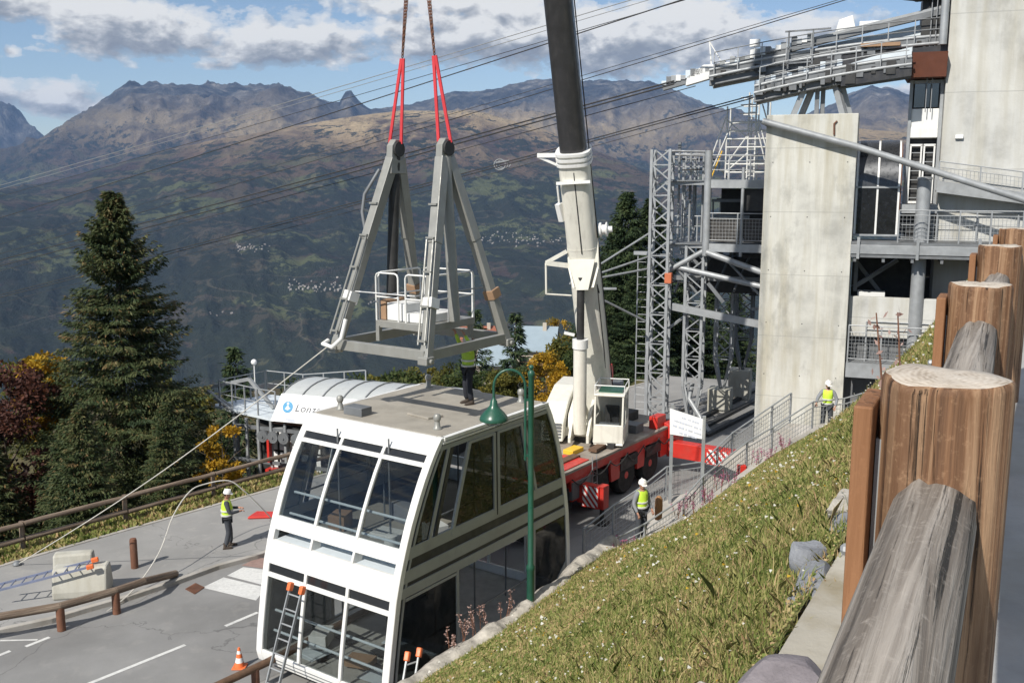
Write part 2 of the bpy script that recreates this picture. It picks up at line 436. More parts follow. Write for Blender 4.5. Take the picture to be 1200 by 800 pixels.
for cx_, cy_, hw, hh, wt in CL:
    a0, e0 = azel(cx_, cy_); a1, e1 = azel(cx_+hw, cy_-hh)
    dx = t.math('DIVIDE', t.math('SUBTRACT', az, a0), a1-a0); dy = t.math('DIVIDE', t.math('SUBTRACT', el, e0), max(.012, e1-e0))
    dyl = t.math('MAXIMUM', dy, t.math('MULTIPLY', dy, -1.45))
    d = t.math('SUBTRACT', wt, t.math('MULTIPLY', t.math('SQRT', t.math('ADD', t.math('MULTIPLY', dx, dx), t.math('MULTIPLY', dyl, dyl))), .8))
    hgt = t.math('MULTIPLY', dy, t.math('MAXIMUM', d, 0))
    mx = d if mx is None else t.math('MAXIMUM', mx, d)
    low = hgt if low is None else t.math('ADD', low, hgt)
rest = t.math('MULTIPLY_ADD', el, 1.2, -.30)          # scattered cloud higher up, all round
mx = t.math('MAXIMUM', mx, t.math('MINIMUM', rest, .3))
dens = t.math('ADD', t.math('ADD', mx, .12), t.math('MULTIPLY', t.math('SUBTRACT', nz, .5), 1.9))
dens = t.math('ADD', dens, t.math('MULTIPLY', t.math('SUBTRACT', nzf, .5), .5))
cov = t.ramp(dens, [(.28, 0), (.40, .5), (.62, .97)], 'EASE')
lit = t.math('ADD', t.math('MULTIPLY', t.math('SUBTRACT', nz, nz2), 3.2), t.math('MULTIPLY', low, 1.5))
lit = t.math('ADD', lit, t.math('MULTIPLY', t.math('SUBTRACT', nzf, .5), .35))
ccol = t.ramp(t.math('ADD', lit, .56, clamp=True), [(.0, (.30, .32, .36)), (.30, (.42, .44, .47)), (.55, (.66, .67, .68)), (.85, (1.0, .99, .96))])
bg2 = t.new('ShaderNodeBackground'); t.link(ccol, bg2.inputs[0]); bg2.inputs[1].default_value = .70
mxs = t.new('ShaderNodeMixShader'); t.link(cov, mxs.inputs[0]); t.link(bg.outputs[0], mxs.inputs[1]); t.link(bg2.outputs[0], mxs.inputs[2])
t.link(mxs.outputs[0], wo.inputs[0])
# ------------------------------------------------------------------ terrain
def hash2(ix, iy, seed):
    h = (ix.astype(np.int64)*374761393 + iy.astype(np.int64)*668265263 + seed*1442695041) & 0x7fffffff
    h = ((h ^ (h >> 13))*1274126177) & 0x7fffffff
    return ((h ^ (h >> 16)) & 0xffff)/65535.0
def vnoise(x, y, seed):
    ix = np.floor(x); iy = np.floor(y); fx = x-ix; fy = y-iy
    fx = fx*fx*fx*(fx*(fx*6-15)+10); fy = fy*fy*fy*(fy*(fy*6-15)+10)
    a = hash2(ix, iy, seed); b = hash2(ix+1, iy, seed); c = hash2(ix, iy+1, seed); d = hash2(ix+1, iy+1, seed)
    return a+(b-a)*fx+(c-a)*fy+(a-b-c+d)*fx*fy
def fbm(x, y, sc, octv=6, seed=1, ridged=False, gain=.5):
    s = 0; amp = 1; tot = 0
    for o in range(octv):
        n = vnoise(x/sc, y/sc, seed+o*17)
        s = s+amp*((1-np.abs(2*n-1)) if ridged else n); tot += amp; amp *= gain; sc *= .5
    return s/tot-.5
# the road line: along DR, offset N measured to the left and away
DR = Vector((.65, .76, 0)); NR = Vector((-.76, .65, 0))
def rn(s, n, z=0.0): return DR*s+NR*n+Vector((0, 0, z))
def ground_near(X, Y):
    n = -.76*X+.65*Y
    far = (X*.25+Y*.97)-53.5
    d = np.maximum(n-29.2, far)
    d = np.maximum(d, 0)
    return -.06-(1-np.exp(-d/3.5))*2.1-.32*np.minimum(d, 60)-.05*np.maximum(d-60, 0)
S1 = [(-700, 330), (-300, 280), (-100, 245), (0, 228), (60, 214), (110, 200), (175, 180), (250, 163), (330, 150), (400, 137), (470, 128), (560, 129), (600, 140), (640, 152), (700, 176), (760, 200), (800, 190), (860, 175), (930, 165), (1000, 150), (1100, 160), (1300, 180), (1900, 230)]
S2 = [(-700, 150), (-300, 130), (-100, 170), (0, 192), (30, 178), (60, 157), (85, 143), (120, 120), (143, 104), (152, 99), (165, 102), (185, 99), (205, 101), (230, 97), (262, 98), (300, 99), (327, 100), (345, 106), (365, 113), (385, 122), (398, 122), (404, 110), (411, 107), (418, 118), (435, 129), (470, 127), (500, 120), (530, 108), (560, 106), (590, 100), (625, 93), (660, 92), (700, 96), (760, 94), (790, 106), (830, 125), (880, 142), (930, 142), (975, 124), (1000, 110), (1022, 101), (1032, 105), (1042, 103), (1062, 111), (1100, 118), (1200, 110), (1500, 130), (1900, 140)]
S3 = [(-700, 120), (-200, 110), (-60, 118), (0, 130), (12, 134), (24, 142), (45, 158), (90, 175), (150, 180), (1900, 200)]
def sky_curve(lst):
    A = [azel(*p) for p in lst]
    return np.array([a for a, e in A]), np.tan(np.array([e for a, e in A]))
azs = np.unique(np.concatenate([np.radians(np.arange(-180, -36, 3.0)), np.radians(np.arange(-36, 36, .11)), np.radians(np.arange(36, 180.1, 3.0))]))
azs = azs[azs < PI-1e-3]
rs = np.concatenate([[1.5], np.geomspace(6, 300, 60), np.geomspace(320, 2500, 50), np.geomspace(2550, 7200, 150), np.geomspace(7260, 15500, 110)])
AZ, RR = np.meshgrid(azs, rs, indexing='ij')
X = RR*np.sin(AZ); Y = RR*np.cos(AZ)
t1 = np.interp(azs, *sky_curve(S1)); t2 = np.interp(azs, *sky_curve(S2)); t3 = np.interp(azs, *sky_curve(S3))
zn = ground_near(X, Y)
K = [220, 700, 1500, 2300, 2900, 3600, 4400, 5300, 6200, 7000, 8000, 9000, 10300, 11300, 12200, 13600, 14600, 15500]
Z = np.zeros_like(X)
for i in range(len(azs)):
    z1 = t1[i]*7000+H; z2 = t2[i]*11300+H; z3 = t3[i]*14600+H
    kv = [-42, -235, -520, -650, -560, -.45*560-120, -230, -.35*230+.22*z1, .62*z1-20, z1, z1-170, min(z1-60, .45*z2), .72*z2, z2, z2-350, min(z3-300, z2-450), z3, z3-500]
    Z[i] = np.interp(rs, K, kv)
# soften the knots along r
for _ in range(2):
    Zs = Z.copy(); Zs[:, 1:-1] = (Z[:, :-2]+2*Z[:, 1:-1]+Z[:, 2:])/4
    keep = np.clip(np.abs(RR-11300)/500, 0, 1); Z = Zs*keep+Z*(1-keep)
bl = np.clip((RR-150)/120, 0, 1); bl = bl*bl*(3-2*bl)
Z = zn*(1-bl)+Z*bl
mid = np.clip((RR-1500)/1500, 0, 1)*np.clip((9000-RR)/1500, 0, 1)
Z += mid*(fbm(X, Y, 1500, 8, 5, False, .56)*190+fbm(X*1.0+Y*.3, Y*.35, 420, 6, 9, True, .58)*110)*np.clip(np.abs(RR-7000)/900+.12, 0, 1)
hi = np.clip((RR-8300)/1200, 0, 1)
rid = fbm(X, Y, 1500, 8, 23, True, .55)
Z += hi*(rid*520+fbm(X*2.2, Y*.7, 500, 5, 31, True)*170)*np.clip(np.abs(RR-11300)/1300+.12, 0, 1)
jag = np.interp(AZ, [azel(140, 100)[0], azel(160, 100)[0], azel(330, 100)[0], azel(345, 100)[0]], [0.3, 1, 1, .35])
Z += np.clip(1-np.abs(RR-11300)/260, 0, 1)*fbm(AZ*9000, AZ*0, 90, 4, 41, True)*120*jag
TERZ = Z.copy(); na, nr = X.shape
V = np.stack([X, Y, Z], -1).reshape(-1, 3)
idx = np.arange(na*nr).reshape(na, nr)
i2 = np.roll(idx, -1, axis=0)
Fq = np.stack([idx[:, :-1], idx[:, 1:], i2[:, 1:], i2[:, :-1]], -1).reshape(-1, 4)[:, ::-1]
def terrain_mat():
    m, t, b = newmat('terrain'); p = t.pos()
    sx = t.new('ShaderNodeSeparateXYZ'); t.link(p, sx.inputs[0]); z = sx.outputs[2]
    r = t.vmath('LENGTH', p)
    nA = t.noise(p, 1/900, 7, .62); nB = t.noise(p, 1/260, 7, .68); nC = t.noise(p, 1/60, 5, .7)
    nD = t.noise(t.scalev(p, (1, .5, 1)), 1/480, 8, .68, .6)
    zz = t.math('ADD', z, t.math('MULTIPLY', t.math('SUBTRACT', nA, .5), 620))
    zz = t.math('ADD', zz, t.math('MULTIPLY', t.math('SUBTRACT', nB, .5), 240))
    f = t.math('MULTIPLY_ADD', zz, 1/1500, .45, clamp=True)       # 0 at -675, 1 at +825
    base = t.ramp(f, [(.02, (.048, .046, .036)), (.24, (.062, .056, .040)), (.40, (.078, .063, .044)), (.53, (.12, .082, .056)), (.62, (.27, .20, .12)), (.76, (.47, .36, .21)), (.95, (.34, .26, .17))])  # pale upper stops also carry the sunlight on the nearer ridge
    # heather and scrub
    base = t.mix(t.ramp(nD, [(.47, 0), (.60, .85)]), base, (.055, .037, .036))
    # meadows
    mead = t.math('MULTIPLY', t.ramp(t.noise(t.scalev(p, (.7, 1, 1)), 1/330, 4, .55), [(.50, 0), (.56, .9)]), t.ramp(f, [(.06, 0), (.14, 1), (.45, 1), (.6, 0)]))
    base = t.mix(mead, base, (.092, .105, .050))
    # woods, thinning out upwards; their dark patches also stand in for cloud shadow
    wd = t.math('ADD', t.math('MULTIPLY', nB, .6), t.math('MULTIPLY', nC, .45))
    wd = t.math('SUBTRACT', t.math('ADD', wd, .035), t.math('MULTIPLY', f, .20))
    woods_and_shade = t.math('MULTIPLY', t.ramp(wd, [(.455, 0), (.485, .95)]), t.ramp(nC, [(.25, .6), (.5, 1)]))
    base = t.mix(woods_and_shade, base, (.021, .027, .020))
    # tracks and bare ledges
    trk = t.ramp(t.math('ABSOLUTE', t.math('SUBTRACT', t.noise(t.scalev(p, (.4, .4, 2.2)), 1/420, 3, .4), .5)), [(0, .3), (.004, 0)])
    base = t.mix(trk, base, (.2, .17, .13))
    # rock of the far range
    rk = t.ramp(r, [(0, 0), (1, 1)])
    far = t.math('MULTIPLY_ADD', r, 1/2000, -4.3, clamp=True)
    nR = t.noise(p, 1/420, 9, .72, .8); nS = t.noise(t.scalev(p, (1, 1, .35)), 1/130, 7, .72)
    rock_ = t.ramp(t.math('ADD', t.math('MULTIPLY', nR, .6), t.math('MULTIPLY', nS, .4)), [(.41, (.020, .022, .026)), (.50, (.060, .061, .064)), (.57, (.16, .15, .14)), (.66, (.42, .39, .35))])
    low_ = t.ramp(t.math('MULTIPLY_ADD', zz, 1/900, .1, clamp=True), [(.25, (.014, .022, .021)), (.5, (.030, .032, .032)), (.8, (.12, .105, .082))])
    steep = t.new('ShaderNodeNewGeometry'); sn = t.new('ShaderNodeSeparateXYZ'); t.link(steep.outputs['Normal'], sn.inputs[0])
    hgh = t.math('ADD', t.math('MULTIPLY_ADD', zz, 1/420, -.75), t.math('MULTIPLY', t.math('SUBTRACT', .82, sn.outputs[2]), 2.0))
    farc = t.mix(t.math('ADD', hgh, 0, clamp=True), low_, rock_)
    base = t.mix(far, base, farc)
    # the near ground: soil and dry grass
    near = t.math('MULTIPLY_ADD', r, -1/120, 1.6, clamp=True)
    base = t.mix(near, base, t.ramp(t.noise(p, .9, 6, .65), [(.35, (.06, .07, .025)), (.6, (.14, .12, .05)), (.75, (.2, .15, .08))]))
    t.link(base, b.inputs['Base Color']); b.inputs['Roughness'].default_value = .95; b.inputs['Specular IOR Level'].default_value = .1
    hb_ = t.math('ADD', t.math('MULTIPLY', nR, 1.0), t.math('MULTIPLY', nB, .8))
    bp_ = t.new('ShaderNodeBump'); bp_.inputs['Strength'].default_value = .8; t.link(t.math('MULTIPLY', t.math('MULTIPLY_ADD', r, 1/3000, -.5, clamp=True), 130), bp_.inputs['Distance']); t.link(hb_, bp_.inputs['Height']); t.link(bp_.outputs[0], b.inputs['Normal'])
    return m
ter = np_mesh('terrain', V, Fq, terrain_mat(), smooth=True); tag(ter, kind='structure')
def hgt(x, y):
    return float(ground_near(np.array([x]), np.array([y]))[0])
# ------------------------------------------------------------------ road, pavement, plaza
def sheet(name, pts, z, mat, th=None, kind='structure'):
    b = MB()
    if th: b.prism([(p[0], p[1], z-th) for p in pts], (0, 0, th))
    else: b.add([(p[0], p[1], z) for p in pts], [tuple(range(len(pts)))])
    o = b.build(name, mat, recalc=bool(th)); tag(o, kind=kind); return o
def ribbon(name, pts, w, z, mat):
    b = MB(); P = [Vector((p[0], p[1], 0)) for p in pts]; vs = []
    for i, p in enumerate(P):
        d = (P[min(i+1, len(P)-1)]-P[max(i-1, 0)]).normalized(); q = Vector((-d.y, d.x, 0))*w/2
        vs += [p-q+Vector((0, 0, z)), p+q+Vector((0, 0, z))]
    b.add(vs, [(2*i, 2*i+2, 2*i+3, 2*i+1) for i in range(len(P)-1)])
    o = b.build(name, mat, recalc=False); tag(o, kind='structure'); return o
sheet('plaza', [(-20, 3), (14, 3), (26, 20), (30, 46), (9, 53.5), (4.2, 48.6), rn(35, 28.2)[:2], rn(-14, 27)[:2]], -.012, M['plaza'])
sheet('road', [rn(-14, 17.2)[:2], rn(60, 17.2)[:2], rn(60, 23.5)[:2], rn(-14, 23.5)[:2]], -.006, M['asphalt'])
# pavement with its kerb: inner edge follows the photo, curving in at the parking bay on the left
inner = [(-20.5, 17.6), (-16, 19.6)] + [atZ(x, y, .1)[:2] for x, y in [(0, 737), (60, 724), (100, 712), (150, 698), (205, 680), (255, 662), (300, 650)]] + [rn(24, 23.3)[:2], rn(46, 23.3)[:2]]
outer = [rn(46, 27.9)[:2], rn(24, 27.9)[:2], rn(14, 28.0)[:2], rn(8, 28.0)[:2], rn(-6, 28.0)[:2]]
sheet('pavement', inner+outer, .1, M['pavement'], th=.16)
def kerb(name, pts, w=.16, z=.125, hgt_=.2):
    b = MB(); P = [Vector((p[0], p[1], 0)) for p in pts]; n = len(P); vs = []
    for i, p in enumerate(P):
        d = (P[min(i+1, n-1)]-P[max(i-1, 0)]).normalized(); q = Vector((-d.y, d.x, 0))*w/2
        vs += [p-q+Vector((0, 0, z-hgt_)), p+q+Vector((0, 0, z-hgt_)), p+q+Vector((0, 0, z)), p-q+Vector((0, 0, z))]
    fs = [(0, 3, 2, 1), tuple(4*(n-1)+k for k in range(4))]
    for i in range(n-1):
        for k in range(4):
            l = (k+1) % 4; fs.append((4*i+k, 4*i+l, 4*i+4+l, 4*i+4+k))
    b.add(vs, fs); o = b.build(name, M['kerb'], bevel=.015); tag(o, kind='structure'); return o
kerb('kerb', inner); kerb('kerb_outer', outer[::-1], .14, .13)
# painted markings
def mark(name, quad, mat=None):
    b = MB(); b.add([atZ(x, y, .0)[:2]+(0,) if False else Vector((*atZ(x, y, 0).to_2d(), .0)) for x, y in quad], [(0, 1, 2, 3)])
    o = b.build(name, mat or M['paintline'], recalc=False); tag(o, kind='structure')
def dash(a, b_, w=.11):
    p, q = atZ(*a, 0), atZ(*b_, 0); ribbon('road_marking', [p[:2], q[:2]], w, .0, M['paintline'])
dash((100, 802), (217, 755)); dash((264, 733), (302, 717)); dash((30, 757), (58, 746)); dash((-20, 775), (12, 762)); dash((0, 750), (44, 749), .07)
mark('crossing_marking', [(237, 688), (300, 703), (312, 688), (262, 676)]); mark('crossing_marking', [(266, 674), (312, 686), (318, 668), (285, 664)])
mark('red_surfacing', [(283, 662), (318, 667), (322, 652), (300, 654)], paint('red_road_surface', (.28, .19, .165), .9, var=.15, scale=6))
gr = MB(); q = [Vector((*atZ(x, y, 0).to_2d(), .002)) for x, y in [(217, 690), (228, 696), (240, 688), (229, 683)]]
gr.prism(q, (0, 0, .012))
e1 = (q[1]-q[0]); e2 = (q[3]-q[0])
for k in range(1, 7):
    gr.beam(q[0]+e1*k/7+Vector((0, 0, .016)), q[0]+e1*k/7+e2+Vector((0, 0, .016)), .02, .01)
tag(gr.build('drain_grate', M['rust']), 'rusty brown drain grate at the kerb beside the crossing marking', 'drain')
# ------------------------------------------------------------------ grass bank and terrace
ZT = 9.25
BB = [(-9, 6, 1.45), (-5.2, 12.5, 1.45), (-1.55, 17.75, 1.42), (-.30, 19.25, 1.52), (.55, 20.4, 1.68), (1.35, 22, 1.60), (2.35, 24, 1.42), (3.45, 24.6, 1.5), (4.8, 25.85, 1.62), (6.4, 27.7, 1.98), (8.1, 29.3, 2.5), (10.1, 30.8, 3.0), (11.6, 31.2, 3.15), (14.5, 31.4, 3.3)]
TT = [(-3.5, -6, ZT), (-1.7, -2.4, ZT), (-.42, .6, ZT), (.22, 1.85, ZT), (.88, 3.15, ZT), (1.66, 4.55, ZT), (2.4, 5.8, ZT), (3.0, 7.0, ZT), (3.9, 8.7, ZT), (5.2, 11.2, ZT), (7.2, 15.1, ZT), (9.3, 19.2, ZT), (11.0, 22.5, 8.9), (14.5, 28, 8.0)]
SN = len(BB)-1
BA = np.array(BB); TA = np.array(TT)
def slope_np(s, t):
    s = np.clip(s, 0, SN-1e-6); i = s.astype(int); f = (s-i)[:, None]
    b = BA[i]*(1-f)+BA[i+1]*f; tp = TA[i]*(1-f)+TA[i+1]*f
    p = b*(1-t[:, None])+tp*t[:, None]
    p[:, 2] -= 1.15*(t*(1-t))*np.clip(1.3-t*.6, 0, 2)*(1+1.2*np.clip((s-7.5)/3, 0, 1))
    p[:, 2] += (fbm(p[:, 0], p[:, 1], 2.2, 4, 77)*.38+fbm(p[:, 0], p[:, 1], .5, 3, 78)*.10)*np.clip(t*9, 0, 1)*np.clip((1-t)*14, 0, 1)
    return p
gs, gt = np.meshgrid(np.linspace(0, SN, 260), np.linspace(0, 1, 200), indexing='ij')
GV = slope_np(gs.ravel(), gt.ravel())
gi = np.arange(260*200).reshape(260, 200)
GF = np.stack([gi[:-1, :-1], gi[:-1, 1:], gi[1:, 1:], gi[1:, :-1]], -1).reshape(-1, 4)[:, ::-1]
mb_, tb_, bb_ = newmat('bank_soil'); pp = tb_.pos()
tb_.link(tb_.ramp(tb_.noise(pp, 2.2, 8, .7), [(.3, (.08, .10, .025)), (.48, (.17, .18, .05)), (.6, (.27, .23, .09)), (.72, (.27, .19, .11))]), bb_.inputs['Base Color']); bb_.inputs['Roughness'].default_value = .95
bank = np_mesh('grass_bank_ground', GV, GF, mb_, smooth=True); tag(bank, kind='structure')
# blades: three per tuft, denser where they show larger
def blades(n, zfun, hrange, name, mat, smp, wid=.008, lean=.45, nb=3, attr=None, kind='stuff'):
    P = smp(n); m = len(P)
    P = np.repeat(P, nb, 0)+np.concatenate([rng.normal(0, .035, (m*nb, 2)), np.zeros((m*nb, 1))], 1)
    hh = rng.uniform(*hrange, m*nb)*np.repeat(rng.uniform(.6, 1.3, m), nb); an = rng.uniform(0, 2*PI, m*nb)
    le = rng.uniform(.1, lean, m*nb)*hh
    dist = np.linalg.norm(P-np.array([0, 0, H]), axis=1)
    wd = wid*(1+dist*.24)
    side = np.stack([np.cos(an), np.sin(an), np.zeros_like(an)], 1)*wd[:, None]
    la = an+rng.uniform(-1.2, 1.2, m*nb)+PI/2
    tip = P+np.stack([np.cos(la)*le, np.sin(la)*le, hh], 1)
    midp = P+np.stack([np.cos(la)*le*.3, np.sin(la)*le*.3, hh*.6], 1)
    V = np.stack([P-side, P+side, midp+side*.7, tip, midp-side*.7], 1).reshape(-1, 3)
    k = np.arange(m*nb)*5
    Fq = np.stack([k, k+1, k+2, k+3, k+4], -1)
    r = np.clip(np.repeat(rng.normal(.5, .22, m), nb)+rng.normal(0, .1, m*nb), 0, 1)
    o = np_mesh(name, V, Fq, mat, {'rnd': r}); tag(o, kind=kind); return o
def smp_bank(n):
    out = []
    tot = 0
    while tot < n:
        s = rng.uniform(.6, SN, n*3); t = rng.uniform(.035, 1.0, n*3)
        p = slope_np(s, t); d = np.linalg.norm(p-np.array([0, 0, H]), axis=1)
        # chance ~ area element / distance^1.3, inside the part that can be seen
        i = np.clip(s.astype(int), 0, SN-1)
        area = np.linalg.norm(BA[i, :2]-BA[i+1, :2], axis=1)*(1-t)+np.linalg.norm(TA[i, :2]-TA[i+1, :2], axis=1)*t
        area = area*np.linalg.norm(BA[i, :2]-TA[i, :2], axis=1)
        pr = area/np.maximum(d, 3)**1.2
        ok = rng.uniform(0, 1, n*3) < pr/np.quantile(pr, .98)
        p = p[ok & (d > 2.3)]; out.append(p); tot += len(p)
    return np.concatenate(out)[:n]
blades(150000, None, (.02, .075), 'bank_grass', M['grass'], smp_bank, .0015, 1.1)
def smp_thin(n):
    p = smp_bank(n*3); m_ = vnoise(p[:, 0]/1.3, p[:, 1]/1.3, 90) > .52
    return p[m_][:n]
blades(5000, None, (.08, .16), 'bank_tall_grass', M['grass'], smp_thin, .0009, .7)
def discs(name, P, rad, mat, hz, k=6):
    m = len(P); an = rng.uniform(0, 2*PI, m); rad = rad*rng.uniform(.5, 1.4, m)*np.clip(np.linalg.norm(P-np.array([0, 0, H]), axis=1)/14, .35, 1.1)
    nrm = np.stack([rng.normal(0, .35, m)-.25, rng.normal(0, .35, m)-.35, np.ones(m)], 1); nrm /= np.linalg.norm(nrm, axis=1)[:, None]
    u = np.cross(nrm, np.array([0.3, 1, .1])); u /= np.linalg.norm(u, axis=1)[:, None]; v = np.cross(nrm, u)
    c = P+np.stack([np.zeros(m), np.zeros(m), hz*rng.uniform(.6, 1.3, m)], 1)
    V = np.stack([c+(u*math.cos(2*PI*q/k)+v*math.sin(2*PI*q/k))*(rad*(1 if q % 2 else .6))[:, None] for q in range(k)], 1).reshape(-1, 3)
    Fq = (np.arange(m)[:, None]*k+np.arange(k)[None, :])
    o = np_mesh(name, V, Fq, mat, {'rnd': rng.uniform(0, 1, m)}); tag(o, kind='stuff'); return o
discs('bank_weeds', smp_bank(110000), .026, M['grass'], .035, 5)
def smp_fl(n):
    p = smp_bank(n*4); q = vnoise(p[:, 0]/1.1, p[:, 1]/1.1, 55)*.7+vnoise(p[:, 0]/.4, p[:, 1]/.4, 56)*.3
    return p[q > .50][:n]
discs('white_wildflowers', smp_fl(800), .022, M['petal'], .22)
discs('yellow_wildflowers', smp_fl(260), .022, M['leafyellow'], .2)
# terrace slab that the camera stands on, with a pale concrete edge
far_e = [(x+.0, y, 0) for x, y, z in TT]
ed = [Vector((x, y, 0)) for x, y, z in TT]
def off(pts, dd): return [p+Vector((.89, -.46, 0))*dd for p in pts]
tb = MB(); P1 = off(ed, .02); P2 = off(ed, .42); P3 = off(ed, 3.6)
def slab(mb, A, B, z0, z1):
    n = len(A); vs = []
    for a, b in zip(A, B):
        vs += [(a.x, a.y, z0), (b.x, b.y, z0), (b.x, b.y, z1), (a.x, a.y, z1)]
    fs = [(0, 3, 2, 1), tuple(4*(n-1)+k for k in range(4))]
    for i in range(n-1):
        for k in range(4):
            l = (k+1) % 4; fs.append((4*i+k, 4*i+l, 4*i+4+l, 4*i+4+k))
    mb.add(vs, fs)
slab(tb, P2, P3, ZT-.3, ZT); tag(tb.build('terrace_floor', M['terrace']), kind='structure')
te = MB(); slab(te, P1, P2, ZT-.45, ZT+.03); tag(te.build('terrace_edge_kerb', concrete('pale_edge_concrete', (.36, .335, .28), .9), bevel=.02), kind='structure')
# ground under the bank is closed by the hillside behind the terrace
hb = MB(); slab(hb, P3, off(ed, 30), ZT-1, ZT-.02); tag(hb.build('hillside_ground', mb_), kind='structure')
# ------------------------------------------------------------------ haze
zmin, zmax = float(Z.min())-1.5, float(Z.max())+30
hz = MB(); hz.box(-15900, 15900, -15900, 15900, zmin, zmax)
hm = bpy.data.materials.new('haze'); hm.use_nodes = True; hn = hm.node_tree
hn.nodes.remove(hn.nodes['Principled BSDF'])
pv = hn.nodes.new('ShaderNodeVolumePrincipled'); pv.inputs['Color'].default_value = (.36, .58, 1.0, 1); pv.inputs['Density'].default_value = HAZE
pv.inputs['Anisotropy'].default_value = 0.0
hn.links.new(pv.outputs[0], [n for n in hn.nodes if n.type == 'OUTPUT_MATERIAL'][0].inputs['Volume'])
tag(hz.build('haze', hm, frame=Matrix.Identity(4)), kind='stuff')
# ------------------------------------------------------------------ foreground log railing on the terrace
RD = Vector((.46, .89, 0)).normalized()
PP = [Vector((-.16, -.10, 0)), Vector((.775, 1.71, 0)), Vector((1.74, 3.62, 0)), Vector((2.68, 5.40, 0)), Vector((3.68, 7.2, 0))]
lr = thing('log_railing', 'weathered round-log railing on thick brown timber posts along the terrace edge', 'railing', (PP[1].x, PP[1].y, ZT))
for i, p in enumerate(PP):
    top = 10.53+(.02 if i == 1 else 0)-(.02 if i == 2 else 0)
    fr = Matrix.Translation((p.x, p.y, ZT)) @ Matrix.Rotation(R(35+i*67), 4, 'Z')
    b = MB(fr); n = 40; h = top-ZT; rr = .112
    prof = [(rr*1.01, -.3), (rr*1.0, .4), (rr*.985, h-.016), (rr*.965, h-.004), (rr*.93, h)]
    vs = []; fs = []
    for r, z in prof:
        for k in range(n):
            t_ = 2*PI*k/n
            w_ = 1+.018*math.sin(3*t_+i)+.012*math.sin(7*t_+2*i)
            if k in (13, 14) : w_ -= .09
            if k in (26, 8) : w_ -= .035            # the drying crack down the post
            zz = z+(.003*math.sin(2*t_+i)+.002*math.cos(5*t_) if z > .5 else 0)
            vs.append((r*w_*math.cos(t_), r*w_*math.sin(t_), zz))
    for j in range(len(prof)-1):
        for k in range(n):
            l = (k+1) % n; fs.append((j*n+k, j*n+l, (j+1)*n+l, (j+1)*n+k))
    b.add(vs, fs)
    b.mi = 1; m0 = len(prof)-1
    cen = len(vs)
    top_v = [(v[0]*.55, v[1]*.55, h+.002+.002*math.sin(k*2.1)) for k, v in enumerate(vs[m0*n:])]
    b.add(vs[m0*n:]+top_v+[(0, 0, h+.002)], [(k, (k+1) % n, n+(k+1) % n, n+k) for k in range(n)]+[(n+k, n+(k+1) % n, 2*n) for k in range(n)])
    po = b.build('post', [M['post'], M['endgrain']], lr, frame=fr, smooth=60)
    # steel-backed board on the valley side of each post
    q = p+Vector((-.89, .46, 0))*.100
    fb = Matrix.Translation((q.x, q.y, ZT)) @ Matrix.Rotation(math.atan2(RD.y, RD.x), 4, 'Z')
    bb = MB(fb); bb.box(-.085, .085, .012, .045, -.25, top-ZT-.05)
    bo = bb.build('side_board', M['board'], lr, frame=fb, bevel=.004)
    bs = MB(fb); bs.box(-.03, .03, -.012, .010, -.3, top-ZT-.12); bs.build('steel_strip', M['galv'], lr, frame=fb)
    bt = MB(fb); bt.lathe([(.012, 0), (.012, .008), (.006, .014)], (0, .051, .95), 8, (0, 1, 0)); bt.build('bolt', M['galv'], lr, frame=fb)
for i in range(len(PP)-1):
    a = PP[i]+Vector((0, 0, 10.325)); c = PP[i+1]+Vector((0, 0, 10.325)); L = (c-a).length
    qf = (c-a).to_track_quat('Z', 'Y').to_matrix().to_4x4(); fr = Matrix.Translation(a) @ qf
    b = MB(fr); n = 28; vs = []; fs = []; st_ = 40
    for j in range(st_+1):
        z = .02+(L-.04)*j/st_
        for k in range(n):
            t_ = 2*PI*k/n
            w_ = .065*(1+.05*math.sin(2*t_+z*.6+i)+.03*math.sin(5*t_+z*.8)+.025*math.sin(8*t_-z*.5+i)-(.10 if k in (6, 17) else 0)-(.05 if k in (11, 24) else 0))
            vs.append((w_*math.cos(t_), w_*math.sin(t_), z))
    for j in range(st_):
        for k in range(n):
            l = (k+1) % n; fs.append((j*n+k, j*n+l, (j+1)*n+l, (j+1)*n+k))
    b.add(vs, fs); b.build('rail', M['greylog'], lr, frame=fr, smooth=80)
    if i >= 1:
        rg = MB(fr); rg.tube([(math.cos(t_*PI/10)*.0745, math.sin(t_*PI/10)*.0745, L*.42) for t_ in range(20)], .004, 6, closed=True)
        rg.build('wire_band', M['dark'], lr, frame=fr)
# ------------------------------------------------------------------ rocks
def boulder(name, label, c, size, rot, mat, seed, cat='rock', group=None):
    bm = bmesh.new(); bmesh.ops.create_icosphere(bm, subdivisions=4, radius=1)
    for v in bm.verts:
        p = v.co.copy()
        # chop with a few planes for a quarried look
        r_ = random.Random(seed)
        for k in range(9):
            n_ = Vector((r_.uniform(-1, 1), r_.uniform(-1, 1), r_.uniform(-.6, 1))).normalized(); dd = r_.uniform(.45, .8)
            e = p.dot(n_)-dd
            if e > 0: p -= n_*e
        v.co = Vector((p.x*size[0], p.y*size[1], p.z*size[2]))
    P = np.array([v.co for v in bm.verts])
    nz_ = fbm(P[:, 0]*3+seed, P[:, 1]*3+P[:, 2]*2, .5, 5, seed)*.30*min(size)
    for v, d in zip(bm.verts, nz_): v.co *= 1+d/max(.05, v.co.length)
    me = bpy.data.meshes.new(name); bm.to_mesh(me); bm.free()
    o = link_mesh(name, me, mat, frame=Matrix.Translation(c) @ Matrix.Rotation(rot, 4, 'Z'))
    tag(o, label, cat, group); return o
boulder('rock', 'large flat grey slate boulder with pale lichen beside the terrace edge', atY(966, 690, 3.85)+Vector((-.02, 0, -.05)), (.15, .32, .15), R(-25), M['slate'], 3)
